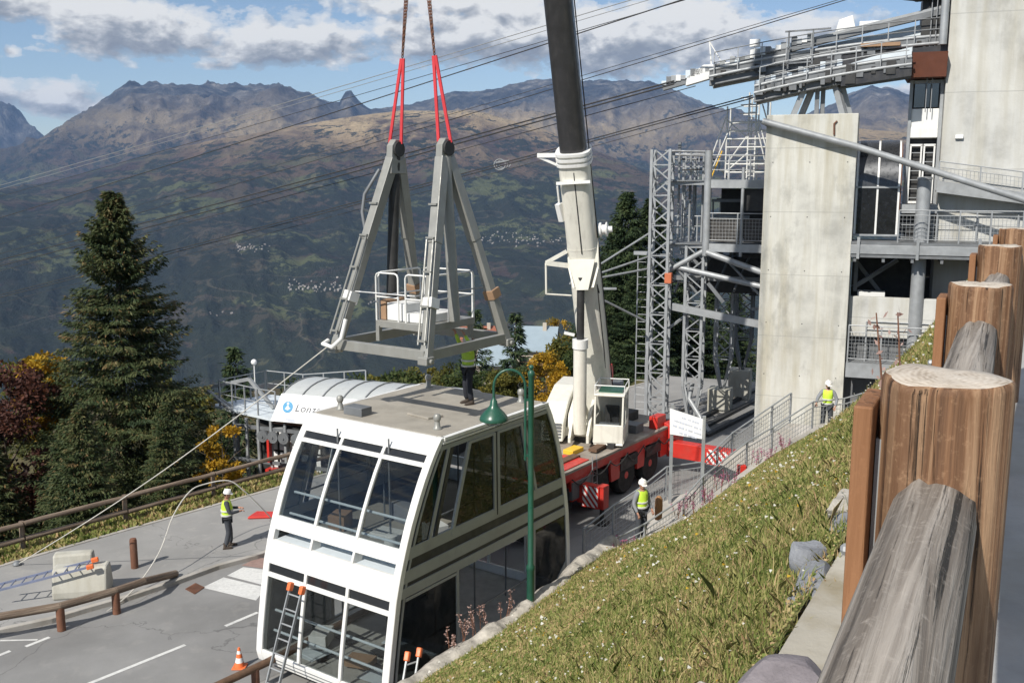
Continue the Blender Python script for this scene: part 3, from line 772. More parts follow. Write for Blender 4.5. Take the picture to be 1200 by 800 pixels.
boulder('rock', 'flat purplish slate slab at the foot of the railing, nearest to the viewer', atY(925, 800, 2.75)+Vector((0, 0, -.06)), (.26, .22, .1), R(20), paint('purple_slate', (.19, .17, .18), .85, var=.3, scale=8, bump=.4), 8)
boulder('rock', 'small grey pointed stone in the grass against the brown post board', atY(990, 622, 4.6), (.12, .2, .16), R(10), M['slate'], 12)
rk_ = random.Random(17)
for k, (i, f, sz, lab) in enumerate(((2, .75, (.16, .24, .12), 'small broken slate stone below the nearest rail'), (3, .35, (.13, .2, .12), 'grey stone wedged between the slate boulder and the kerb'), (3, .8, (.12, .16, .10), 'small grey stone in front of the slate boulder'), (4, .72, (.10, .14, .10), 'half buried stone just beyond the slate boulder'), (5, .2, (.12, .2, .12), 'pale stone at the foot of the second board'))):
    p = Vector(TT[i]).lerp(Vector(TT[i+1]), f)+Vector((-.10, .04, -.03)); boulder('rock', lab, p, sz, R(-20+rk_.uniform(-30, 30)), M['slate'] if k % 2 else M['rock'], 40+k)
# stone retaining wall holding the foot of the grass bank
def wall_strip(name, label, pts, mat, thick=.55, seed=5):
    P = [Vector(p) for p in pts]; N = 220
    L = [0]
    for i in range(1, len(P)): L.append(L[-1]+(P[i]-P[i-1]).length)
    def at(u):
        d = u*L[-1]
        for i in range(1, len(P)):
            if d <= L[i]+1e-9:
                f = (d-L[i-1])/(L[i]-L[i-1]); return P[i-1].lerp(P[i], f), (P[i]-P[i-1]).normalized()
    prof = [(-.06, 0), (-.04, .3), (-.02, .6), (0, .85), (.06, 1.0), (.22, 1.05), (.4, 1.02), (.58, .92)]
    vs = []; K = len(prof)
    for i in range(N):
        p, d = at(i/(N-1)); nrm = Vector((d.y, -d.x, 0))       # towards the bank
        for k, (o_, h_) in enumerate(prof):
            vs.append(Vector((p.x, p.y, 0))+nrm*(o_-.05)+Vector((0, 0, (p.z+.30)*h_-.05)))
    V = np.array([tuple(v) for v in vs])
    s_ = np.repeat(np.linspace(0, L[-1], N), K)
    n1 = fbm(s_, V[:, 2]*1.2, .55, 5, seed); n2 = fbm(s_, V[:, 2], 1.3, 3, seed+9)
    top = np.tile(np.array([0, .1, .3, .6, 1, 1, .9, .4]), N)
    V[:, 2] += (n1*.42+n2*.35)*top; V[:, 0] += n1*.35*.7; V[:, 1] -= n1*.35*.7
    idx = np.arange(N*K).reshape(N, K)
    Fq = np.stack([idx[:-1, :-1], idx[:-1, 1:], idx[1:, 1:], idx[1:, :-1]], -1).reshape(-1, 4)
    o = np_mesh(name, V, Fq, mat, smooth=False); tag(o, label, 'wall'); return o
wall_strip('stone_retaining_wall', 'ragged pale stone retaining wall at the foot of the grass bank', [BB[0], BB[1], BB[2], BB[3], BB[4], BB[5], BB[6]], M['rock'])
wc = MB(); wp = [Vector(BB[i]) for i in range(6, 14)]
slab(wc, [p+Vector((-.10, .12, 0)) for p in wp], [p+Vector((.12, -.14, 0)) for p in wp], -.1, 0)
for k, v in enumerate(wc.v):
    if k % 4 >= 2: v.z = wp[k//4].z+.02
tag(wc.build('ramp_side_wall', M['kerb']), 'low concrete wall between the stepped walkway and the grass bank', 'wall')
# ------------------------------------------------------------------ green street lamp
LX, LY, LZ = .40, 20.0, 1.62
lp = thing('street_lamp', 'dark green swan-neck street lamp with a bell shade beside the cabin', 'street lamp', (LX, LY, LZ))
b = MB(); b.lathe([(.085, -.3), (.085, .95), (.095, .97), (.095, 1.05), (.062, 1.1), (.062, 5.2), (.075, 5.22), (.075, 5.28), (.04, 5.33), (.001, 5.36)], (LX, LY, LZ), 16); b.build('pole', M['green'], lp, smooth=40)
hub = MB(); hub.ball((LX, LY, LZ+5.39), .055); hub.build('finial', M['green'], lp, smooth=True)
arm = MB(); ax_, az_ = LX-.12, LZ+4.0
pts = [(ax_, LY, az_-.6), (ax_, LY, az_+.9)]
for k in range(13):
    t_ = PI*k/12; pts.append((LX-.12-.33+.33*math.cos(t_), LY, LZ+4.98+.36*math.sin(t_)))
pts.append((LX-.78, LY, LZ+4.72)); arm.tube(pts, .028, 8)
for z in (az_-.5, az_+.7): arm.beam((ax_, LY, z), (LX, LY, z), .04, .05)
arm.build('arm', M['green'], lp, smooth=50)
sh = MB(); cz = LZ+4.26; sh.lathe([(.30, .0), (.305, .02), (.29, .08), (.22, .17), (.14, .25), (.085, .33), (.07, .42), (.035, .46), (.03, .5), (.027, .47), (.06, .40), (.075, .32), (.13, .235), (.21, .155), (.28, .07), (.29, .02)], (LX-.78, LY, cz), 24)
shd = sh.build('lamp_shade', M['green'], lp, smooth=50)
gl_ = MB(); gl_.lathe([(.02, -.11), (.16, -.085), (.25, -.01), (.27, .015), (.02, .02)], (LX-.78, LY, cz), 18); gl_.build('lens', glass('lamp_lens', (.75, .77, .75), .1, .05), shd, smooth=50)
# ------------------------------------------------------------------ cable car cabin
CC = Vector((-1.865, 22.395, 0)); CR = math.atan2(-.574, .819)
cab = thing('cable_car_cabin', 'white double-deck cable car cabin with large curved windows standing by the road', 'cable car', CC, CR)
CM = WM[cab.name]
FZ = [.30, .55, 1.0, 1.73, 2.58, 3.08, 3.58, 4.0, 4.45, 4.8, 5.15, 5.4, 5.62]; FY = [-3.80, -3.87, -3.82, -3.70, -3.54, -3.40, -3.22, -3.05, -2.83, -2.64, -2.42, -2.24, -2.05]
RZ = [.30, .55, 1.0, 1.73, 2.58, 3.08, 3.58, 4.0, 4.45, 4.8, 5.15, 5.4, 5.62]; RY = [3.0, 3.07, 3.06, 3.04, 2.97, 2.88, 2.78, 2.68, 2.53, 2.40, 2.23, 2.10, 1.94]
yf = lambda z: float(np.interp(z, FZ, FY)); yr = lambda z: float(np.interp(z, RZ, RY))
HA = 1.95
def patch(mb, a0, a1, z0, z1, off_, th, end=0, na=1):
    """closed piece of the curved end: end 0 = front, 1 = rear; off_ > 0 is proud of the face"""
    fy = (lambda z: yf(z)-off_) if end == 0 else (lambda z: yr(z)+off_)
    sg = 1 if end == 0 else -1
    nz_ = max(2, int((z1-z0)/.12)+1); zs_ = [z0+(z1-z0)*i/(nz_-1) for i in range(nz_)]
    vs = []
    for z in zs_:
        for a, d in ((a0, 0), (a1, 0), (a1, th), (a0, th)): vs.append((a, fy(z)+sg*d, z))
    fs = [(0, 1, 2, 3), tuple(4*(nz_-1)+k for k in (3, 2, 1, 0))]
    for i in range(nz_-1):
        for k in range(4):
            l = (k+1) % 4; fs.append((4*i+k, 4*i+4+k, 4*i+4+l, 4*i+l))
    mb.add(vs, fs)
MUL = (-.615, .615); MW = .04
for end in (0, 1):
    b = MB(CM)
    for a0, a1 in ((-HA, -1.77), (1.77, HA)): patch(b, a0, a1, .33, 5.60, 0, .16, end)
    for z0, z1 in ((5.27, 5.60), (3.25, 3.53), (2.53, 3.03), (.33, .62)): patch(b, -1.775, 1.775, z0, z1, -.002, .10, end)
    for z0, z1 in ((5.05, 5.13), (2.24, 2.34)): patch(b, -1.775, 1.775, z0, z1, -.004, .06, end)
    for a in MUL:
        patch(b, a-MW, a+MW, 3.5, 5.3, .012, .09, end); patch(b, a-MW, a+MW, .6, 2.56, .012, .09, end)
        patch(b, a-.03, a+.03, 3.0, 3.28, .0, .3, end)
    o = b.build('end_frame', M['white'], cab, smooth=40, bevel=.018)
    for a0, a1 in ((-1.78, MUL[0]), (MUL[0], MUL[1]), (MUL[1], 1.78)):
        for z0, z1, nm in ((3.52, 5.06, 'window'), (.61, 2.25, 'window'), (5.12, 5.28, 'vent_window'), (2.33, 2.54, 'vent_window')):
            g_ = MB(CM); patch(g_, a0, a1, z0, z1, -.045, .012, end); g_.build(nm, M['glass'] if nm == 'window' else M['windowdark'], cab, smooth=40)
    sh_ = MB(CM)
    fy = yf(3.1) if end == 0 else yr(3.1); sg = 1 if end == 0 else -1
    sh_.box(-1.76, 1.76, min(fy+sg*.04, fy+sg*.5), max(fy+sg*.04, fy+sg*.5), 2.99, 3.02)
    sh_.box(-1.76, 1.76, min(fy+sg*.45, fy+sg*.5), max(fy+sg*.45, fy+sg*.5), 3.02, 3.3)
    sh_.build('recess_shelf', M['palepanel'], cab)
    tr = MB(CM); patch(tr, -1.5, 1.5, .40, .43, .004, .03, end); patch(tr, -1.5, 1.5, .50, .515, .004, .03, end); tr.build('trim_line', M['galvd'], cab)
def sbar(mb, y0, z0, y1, z1, w_, x, th=.06):
    d = Vector((0, y1-y0, z1-z0)).normalized(); n_ = Vector((0, -d.z, d.y))*w_/2; sg = 1 if x > 0 else -1
    p, q = Vector((x, y0, z0)), Vector((x, y1, z1))
    mb.prism([p-n_, q-n_, q+n_, p+n_], (-sg*th, 0, 0))
def spoly(mb, pts, x, th=.02):
    sg = 1 if x > 0 else -1
    mb.prism([(x, y, z) for y, z in pts], (-sg*th, 0, 0))
for sg in (1, -1):
    X0 = sg*HA
    b = MB(CM)                                             # side frame in white greyed for its shade
    sbar(b, yf(5.38)+.10, 5.38, yr(5.38)-.10, 5.38, .09, X0-sg*.01)
    sbar(b, yf(3.42)+.10, 3.44, yr(3.42)-.08, 3.44, .24, X0-sg*.004, .07)
    sbar(b, yf(2.99)+.10, 2.98, yr(2.99)-.08, 2.98, .25, X0-sg*.005)
    sbar(b, yf(2.65)+.10, 2.66, yr(2.65)-.08, 2.66, .20, X0-sg*.005)
    sbar(b, -1.80, 5.35, -2.47, 3.52, .09, X0-sg*.006)
    sbar(b, .98, 5.35, 1.50, 3.52, .09, X0-sg*.006)
    zz = np.linspace(.36, 5.4, 22)
    for i in range(21):
        sbar(b, yr(zz[i])-.12, zz[i], yr(zz[i+1])-.12, zz[i+1]+.005, .10, X0-sg*.008, .06)
        sbar(b, yf(zz[i])+.26, zz[i], yf(zz[i+1])+.26, zz[i+1]+.005, .05, X0-sg*.008, .06)
    sbar(b, -1.55, 2.56, -1.55, .34, .09, X0-sg*.006); sbar(b, -3.4, .40, 2.9, .40, .12, X0-sg*.007)
    sbar(b, 1.42, 2.56, 1.42, .46, .08, X0-sg*.006); sbar(b, yf(2.4)+.32, 2.50, -1.5, 2.50, .06, X0-sg*.009)
    spoly(b, [(2.86, 1.3), (2.86, .46), (1.9, .46)], X0-sg*.012, .04)
    b.build('side_frame', M['alu'], cab)
    k_ = MB(CM)                                            # rubber seals and the shadow gaps between the frames
    zz = np.linspace(.34, 5.5, 22)
    for i in range(21):
        sbar(k_, yf(zz[i])+.195, zz[i], yf(zz[i+1])+.195, zz[i+1]+.005, .075, X0-sg*.03, .06)
        sbar(k_, yr(zz[i])-.035, zz[i], yr(zz[i+1])-.035, zz[i+1]+.005, .07, X0-sg*.012, .06)
    sbar(k_, yf(3.2)+.2, 3.20, yr(3.2)-.08, 3.20, .24, X0-sg*.035, .06)
    sbar(k_, yf(2.8)+.2, 2.80, yr(2.8)-.08, 2.80, .26, X0-sg*.035, .06)
    sbar(k_, -1.68, 5.33, -2.34, 3.35, .10, X0-sg*.012, .05); sbar(k_, -.125, 5.33, -.10, 3.4, .03, X0+sg*.004, .06)
    k_.build('seal', M['black'], cab)
    rl = MB(CM)                                            # white gutter rail with its grooves
    sbar(rl, yf(5.55)+.14, 5.56, yr(5.55)-.02, 5.56, .08, X0+sg*.02, .16); sbar(rl, yf(5.48)+.16, 5.475, yr(5.48)-.04, 5.475, .05, X0+sg*.008, .12)
    rl.build('gutter_rail', M['white'], cab, bevel=.008)
    for ys in ((-1.08, -1.73, -.20, -.17), (-.06, -.03, .86, 1.34)):   # sliding door leaves of the upper deck
        d_ = MB(CM); y0, y1, y2, y3 = ys
        sbar(d_, y0, 5.32, y1, 3.42, .09, X0+sg*.003); sbar(d_, y2, 5.32, y3, 3.42, .08, X0+sg*.003)
        sbar(d_, y0, 5.30, y2, 5.30, .06, X0+sg*.002); sbar(d_, y1, 3.46, y3, 3.46, .14, X0+sg*.002)
        do = d_.build('door', M['alu'], cab)
        g_ = MB(CM); spoly(g_, [(y0, 5.3), (y1, 3.5), (y3, 3.5), (y2, 5.3)], X0-sg*.03, .012); g_.build('pane', M['glassside'], do)
    for pts in ([(yf(5.33)+.28, 5.33), (yf(4.4)+.28, 4.4), (yf(3.55)+.28, 3.55), (-2.47, 3.55), (-1.83, 5.33)], [(1.0, 5.33), (1.5, 3.55), (yr(3.55)-.15, 3.55), (yr(4.4)-.15, 4.4), (yr(5.33)-.15, 5.33)],
                [(yf(2.5)+.3, 2.5), (yf(1.5)+.3, 1.5), (yf(.6)+.3, .46), (-1.6, .46), (-1.6, 2.5)], [(1.46, 2.56), (1.46, .46), (1.95, .46), (2.86, 1.2), (2.86, 2.56)]):
        g_ = MB(CM); spoly(g_, pts, X0-sg*.03, .012); g_.build('window', M['glassside'], cab)
fl = MB(CM)
fl.prism([(-1.85, yf(.4)+.15, .33), (1.85, yf(.4)+.15, .33), (1.85, yr(.4)-.15, .33), (-1.85, yr(.4)-.15, .33)], (0, 0, .1)); fl.build('lower_floor', paint('cabin_floor', (.42, .41, .38), .7, scale=4, dirt=.4), cab)
fl = MB(CM); fl.prism([(-1.85, yf(2.9)+.35, 2.83), (1.85, yf(2.9)+.35, 2.83), (1.85, yr(2.9)-.35, 2.83), (-1.85, yr(2.9)-.35, 2.83)], (0, 0, .14)); fl.build('upper_floor', M['roof'], cab)
for zf in (.43, 2.97):                                     # stanchions and grab rails
    for y in (-2.35, -.9, .6, 1.9):
        for a in (-.75, .75):
            s_ = MB(CM); s_.tube([(a, y, zf), (a, y, zf+(2.4 if zf < 1 else 2.5))], .022, 8); s_.build('stanchion', M['galvd'], cab, smooth=True)
    for y, z in ((yf(zf+.6)+.28, zf+.55), (yf(zf+1)+.28, zf+1.0)):
        s_ = MB(CM); s_.tube([(-1.7, y, z), (1.7, y, z)], .03, 8); s_.build('grab_rail', M['palepanel'], cab, smooth=True)
    for a in (-1.78, 1.78):
        s_ = MB(CM); s_.tube([(a, -2.4, zf+.9), (a, 2.1, zf+.9)], .025, 8); s_.build('grab_rail', M['galvd'], cab, smooth=True)
rng2 = random.Random(4)
for k in range(10):                                        # hatches and loose panels lying on the lower floor
    a, y = rng2.uniform(-1.4, 1.2), rng2.uniform(-3.3, -1.0); z = .432+.004*k
    p_ = MB(CM @ Matrix.Translation((a, y, z)) @ Matrix.Rotation(rng2.uniform(-.2, .2), 4, 'Z')); p_.box(-.3, .3, -.22, .22, 0, .012); p_.build('floor_panel', M['palepanel'] if k % 3 else M['dark'], cab)
for a, y, sx_, sy_, sz_, m_ in ((-1.2, -1.9, .5, .4, .35, 'cardboard'), (.1, -1.7, .7, .5, .12, 'box'), (-.5, -2.6, .6, .35, .06, 'cardboard'), (1.2, -1.4, .4, .5, .45, 'box'), (-.2, -.6, .9, .6, .4, 'greycloth')):
    p_ = MB(CM @ Matrix.Translation((a, y, 2.972)) @ Matrix.Rotation(a, 4, 'Z')); p_.box(-sx_/2, sx_/2, -sy_/2, sy_/2, 0, sz_); p_.build('floor_box', M[m_], cab, bevel=.01)
for a, y, sz_, m_ in ((-1.1, -2.7, .3, 'box'), (.3, -2.9, .15, 'cardboard'), (1.1, -2.5, .4, 'galvd')):
    p_ = MB(CM @ Matrix.Translation((a, y, .49)) @ Matrix.Rotation(a, 4, 'Z')); p_.box(-.3, .3, -.2, .2, 0, sz_); p_.build('floor_box', M[m_], cab, bevel=.01)
p_ = MB(CM @ Matrix.Translation((.8, -2.4, 2.97))); p_.lathe([(.15, 0), (.15, .3), (.13, .31), (.001, .31)], (0, 0, .1), 18); p_.box(-.25, .25, -.2, .2, 0, .1); p_.build('winch_drum', M['box'], cab, smooth=40)
rf = MB(CM); rf.prism([(-1.86, yf(5.6)+.10, 5.52), (1.86, yf(5.6)+.10, 5.52), (1.86, yr(5.6)-.06, 5.52), (-1.86, yr(5.6)-.06, 5.52)], (0, 0, .09)); ro = rf.build('roof', M['roof'], cab, bevel=.01)
for (a, y) in ((-1.55, -1.45), (1.42, -1.55), (1.45, 1.55), (-1.45, 1.6)):
    l_ = MB(CM); l_.lathe([(.10, 5.61), (.10, 5.63), (.07, 5.66), (.055, 5.78), (.07, 5.80), (.085, 5.84), (.08, 5.90), (.05, 5.94), (.001, 5.95)], (a, y, 0), 14); l_.build('lifting_lug', M['frame'], ro, smooth=40)
hx = MB(CM); hx.box(-1.18, -.62, -1.72, -1.38, 5.612, 5.80); hx.build('junction_box', M['galvd'], ro, bevel=.01)
hx = MB(CM); hx.prism([(.05, -.95, 5.612), (.75, -1.05, 5.612), (.85, -.65, 5.612), (.15, -.52, 5.612)], (0, 0, .05)); hx.build('roof_hatch', M['roof'], ro, bevel=.01)
for k, (a, y) in enumerate(((-1.5, -3.0), (1.5, -3.0), (-1.5, 2.3), (1.5, 2.3))):
    s_ = MB(CM @ Matrix.Translation((a, y, -.012))); s_.box(-.3, .3, -.15, .15, 0, .335); o = s_.build('timber_block', M['wooddark'], frame=CM @ Matrix.Translation((a, y, -.012)), bevel=.01)
    tag(o, 'brown timber block carrying the ' + ('front left', 'front right', 'rear left', 'rear right')[k] + ' corner of the cabin', 'timber block', 'timber blocks under the cabin')
# ------------------------------------------------------------------ hanger frame in the slings
HC = Vector((-2.06, 22.30, 0))
hg = thing('hanger_frame', 'grey steel suspension hanger with two A-frames hanging over the cabin roof', 'hanger', (HC.x, HC.y, 7.17), CR)
HM = WM[hg.name]
hu, hv, hz1 = 1.33, 1.47, 0.0
AP = 4.15
foot = {}
for su in (-1, 1):
    for sv in (-1, 1):
        f_ = Vector((su*hu, sv*hv, 0)); a_ = Vector((su*.72, sv*.10, AP))
        b = MB(HM); m_ = f_.lerp(a_, .56)
        up = (HM.to_3x3().inverted() @ Vector((0, 0, 1))).cross(f_-a_)
        b.beam(f_+Vector((0, 0, -.12)), m_, .20, .21, up=Vector((1, 0, 0))); b.beam(m_, a_, .25, .22, up=Vector((1, 0, 0)))
        lg = b.build('leg', M['frame'], hg, bevel=.012)
        if sv == -1:
            c_ = MB(HM); o_ = Vector((-.02, -.16, 0))
            for k in range(5):
                q = f_.lerp(a_, .08+.17*k)+o_; c_.beam(q+Vector((-.11, 0, 0)), q+Vector((.11, 0, 0)), .05, .04)
            for dx in (-.09, .09): c_.tube([f_.lerp(a_, .06)+o_+Vector((dx, 0, 0)), f_.lerp(a_, .58)+o_+Vector((dx, 0, 0))], .022, 6)
            c_.build('rung_strip', M['frame'], lg)
        c_ = MB(HM); q = f_.lerp(a_, .235); q2 = f_.lerp(a_, .285); c_.beam(q, q2, .29, .29, up=Vector((1, 0, 0)))
        c_.build('clamp', M['white'] if sv == -1 else M['cardboard'], lg, bevel=.01)
        ft = MB(HM); ft.box(f_.x-.13, f_.x+.13, f_.y-.13, f_.y+.13, -.17, .0); ft.lathe([(.05, -.18), (.05, .18)], f_+Vector((0, 0, -.09)), 10, (1, 0, 0)); ft.build('foot', M['frame'], lg, bevel=.02)
    hd = MB(HM)                                            # head plate with its eye
    hd.prism([(su*.72-.09, -.26, AP-.35), (su*.72-.09, -.2, AP+.28), (su*.72-.09, -.08, AP+.42), (su*.72-.09, .08, AP+.42), (su*.72-.09, .2, AP+.28), (su*.72-.09, .26, AP-.35)], (.18, 0, 0))
    ho = hd.build('head', M['frame'], hg, bevel=.02)
    ey = MB(HM); ey.lathe([(.17, -.14), (.17, .14)], (su*.72, 0, AP+.20), 18, (1, 0, 0)); ey.build('eye', M['dark'], ho, smooth=40)
    pt = MB(HM); pt.lathe([(.125, 0), (.125, 3.9)], (su*.95, 0, .55), 12, Vector((-su*.06, 0, 1))) ; pt.build('damper', M['dark'] if su < 0 else M['frame'], hg, smooth=40)
for p, q in (((-hu, -hv), (hu, -hv)), ((hu, -hv), (hu, hv)), ((hu, hv), (-hu, hv)), ((-hu, hv), (-hu, -hv))):
    b = MB(HM); b.beam((*p, .02), (*q, .02), .14, .22); b.build('base_beam', M['frame'], hg, bevel=.01)
b = MB(HM); b.tube([(-hu-.12, -hv-.1, .1), (-hu-.1, -hv-.28, .05), (-hu+.2, -hv-.3, .0), (-hu+.38, -hv-.18, .2), (-hu+.4, -hv-.05, .62)], .05, 8); b.build('hose', M['box'], hg, smooth=True)
b = MB(HM); b.tube([(-.9, -.35, AP-.25), (-1.12, -.62, AP-.8), (-1.15, -.68, AP-1.2), (-1.05, -.70, AP-1.6)], .04, 8); b.build('cable_loop', M['galvd'], hg, smooth=True)
b = MB(HM); b.tube([(-hu*.9, -hv*.78, 1.2), (.3, -.6, 1.12), (hu*.86, hv*.75, 1.25)], .018, 6); b.build('tie_wire', M['cablebright'], hg)
pl = MB(HM); pl.box(-.78, .80, -.72, .95, .36, .52); plo = pl.build('platform', M['frame'], hg, bevel=.01)
for a, y in ((-.7, -.7), (.7, -.7), (-.7, .9), (.7, .9)):
    s_ = MB(HM); s_.beam((a, y, .05), (a, y, .40), .1); s_.build('strut', M['frame'], hg)
def hoop(mb, p, q, h):
    p, q = Vector(p), Vector(q); u_ = (q-p).normalized(); k = .09
    mb.tube([p, p+Vector((0, 0, h-k)), p+Vector((0, 0, h-k*.3))+u_*k*.3, p+u_*k+Vector((0, 0, h)), q-u_*k+Vector((0, 0, h)), q+Vector((0, 0, h-k*.3))-u_*k*.3, q+Vector((0, 0, h-k)), q], .022, 7)
    mb.tube([p+Vector((0, 0, h*.5)), q+Vector((0, 0, h*.5))], .018, 6)
for p, q in (((-.76, -.70), (-.10, -.70)), ((.12, -.70), (.78, -.70)), ((-.76, -.62), (-.76, .85)), ((.78, -.62), (.78, .0)), ((.78, .2), (.78, .92)), ((-.7, .93), (.1, .93)), ((.2, .93), (.74, .93))):
    s_ = MB(HM); hoop(s_, (*p, .52), (*q, .52), 1.08); s_.build('guard_rail', M['white'], hg, smooth=True)
for (nm, lab, bx, m_) in (('foam_box', 'white foam box on the hanger platform between its guard rails', (-.55, -.02, -.58, .0, .525, .92), 'box'), ('foam_box', 'long flat white package on the hanger platform behind the foam box', (.02, .62, -.6, .5, .525, .72), 'box'), ('cardboard_box', 'torn brown cardboard box at the left rim of the hanger platform', (-.73, -.57, -.6, .1, .525, .98), 'cardboard')):
    s_ = MB(HM); s_.box(*bx); tag(s_.build(nm, M[m_], bevel=.015), lab, 'box')
# slings, chains, hook
HK = HM @ Vector((0, 0, AP+5.2))
for su in (-1, 1):
    e = HM @ Vector((su*.72, 0, AP+.32)); tp = e.lerp(HK, .36)+Vector((0, 0, .1))
    side = HM.to_3x3() @ Vector((0, 1, 0)); side.normalize()
    b = MB()
    for dd in (-.13, .13):
        u_ = HM.to_3x3() @ Vector((1, 0, 0))
        b.beam(e+u_*dd*1.0+side*dd*.4, tp+u_*dd*.22, .075, .03, up=side)
    tag(b.build('lifting_sling', M['sling']), 'red textile lifting sling on the ' + ('left' if su < 0 else 'right') + ' head of the hanger', 'sling', 'red slings over the hanger')
    for k, dd in enumerate((-.07, .07)):
        b = MB(); p0 = tp+Vector((0, 0, .02)); p1 = HK+(HM.to_3x3() @ Vector((su*.12+dd, 0, 0)))
        n_ = 46; d_ = (p1-p0)
        for i in range(n_):
            c_ = p0+d_*((i+.5)/n_); ln = d_.length/n_*.72
            u_ = (HM.to_3x3() @ Vector((1, 0, 0))) if i % 2 else side
            ax2 = d_.normalized()
            b.tube([c_+ax2*ln*math.cos(a_)+u_*.026*math.sin(a_) for a_ in [PI*j/4 for j in range(8)]], .011, 5, closed=True)
        tag(b.build('lifting_chain', M['rust']), 'rusty steel chain above the ' + ('left' if su < 0 else 'right') + ' red sling, hanging from the crane hook', 'chain', 'chains over the ' + ('left' if su < 0 else 'right') + ' red sling')
hk = thing('crane_hook', 'yellow and black crane hook block carrying the chains', 'hook', HK)
b = MB(); b.box(HK.x-.22, HK.x+.22, HK.y-.16, HK.y+.16, HK.z+.25, HK.z+1.0); b.build('block', M['yellow'], hk, bevel=.05)
b = MB(); b.tube([HK+Vector((0, 0, .3)), HK+Vector((0, 0, .1)), HK+Vector((.1, 0, 0)), HK+Vector((.06, 0, -.1)), HK+Vector((-.08, 0, -.06))], .05, 8); b.build('claw', M['dark'], hk, smooth=True)
# tag line from the hanger's foot to the ground
p0 = HM @ Vector((-hu-.15, -hv-.1, -.05)); p1 = Vector((*atZ(20, 662, .1).to_2d(), .12))
b = MB(); b.tube([p0.lerp(p1, k/16)+Vector((0, 0, -.22*math.sin(PI*k/16))) for k in range(17)], .013, 6); tag(b.build('tag_line', M['rope']), 'pale taut rope running from the hanger down to the pavement', 'rope')
wt = MB(); wt.lathe([(.10, 0), (.12, .04), (.09, .1), (.04, .13), (.001, .14)], (p1.x, p1.y, .1), 12); tag(wt.build('rope_weight', M['galvd'], smooth=40), 'small grey weight on the pavement at the end of the taut rope', 'weight')
rp = [atY(x, y, Y) for x, y, Y in [(55, 748, 22.3), (100, 731, 23.0), (150, 697, 24.2), (185, 650, 25.4), (203, 604, 26.6), (222, 576, 27.4), (240, 567, 27.8), (268, 563, 28.1), (286, 575, 28.3), (302, 590, 28.6), (318, 607, 29.0)]]
def smooth_pts(P, n=6):
    out = []
    for i in range(len(P)-1):
        p0, p1, p2, p3 = P[max(i-1, 0)], P[i], P[i+1], P[min(i+2, len(P)-1)]
        for k in range(n):
            t_ = k/n; out.append(.5*((2*p1)+(p2-p0)*t_+(2*p0-5*p1+4*p2-p3)*t_*t_+(3*p1-p0-3*p2+p3)*t_**3))
    return out+[P[-1]]
b = MB(); b.tube(smooth_pts(rp), .018, 6); tag(b.build('slack_rope', M['rope'], smooth=True), 'slack pale rope looping through the air over the worker on the pavement', 'rope')
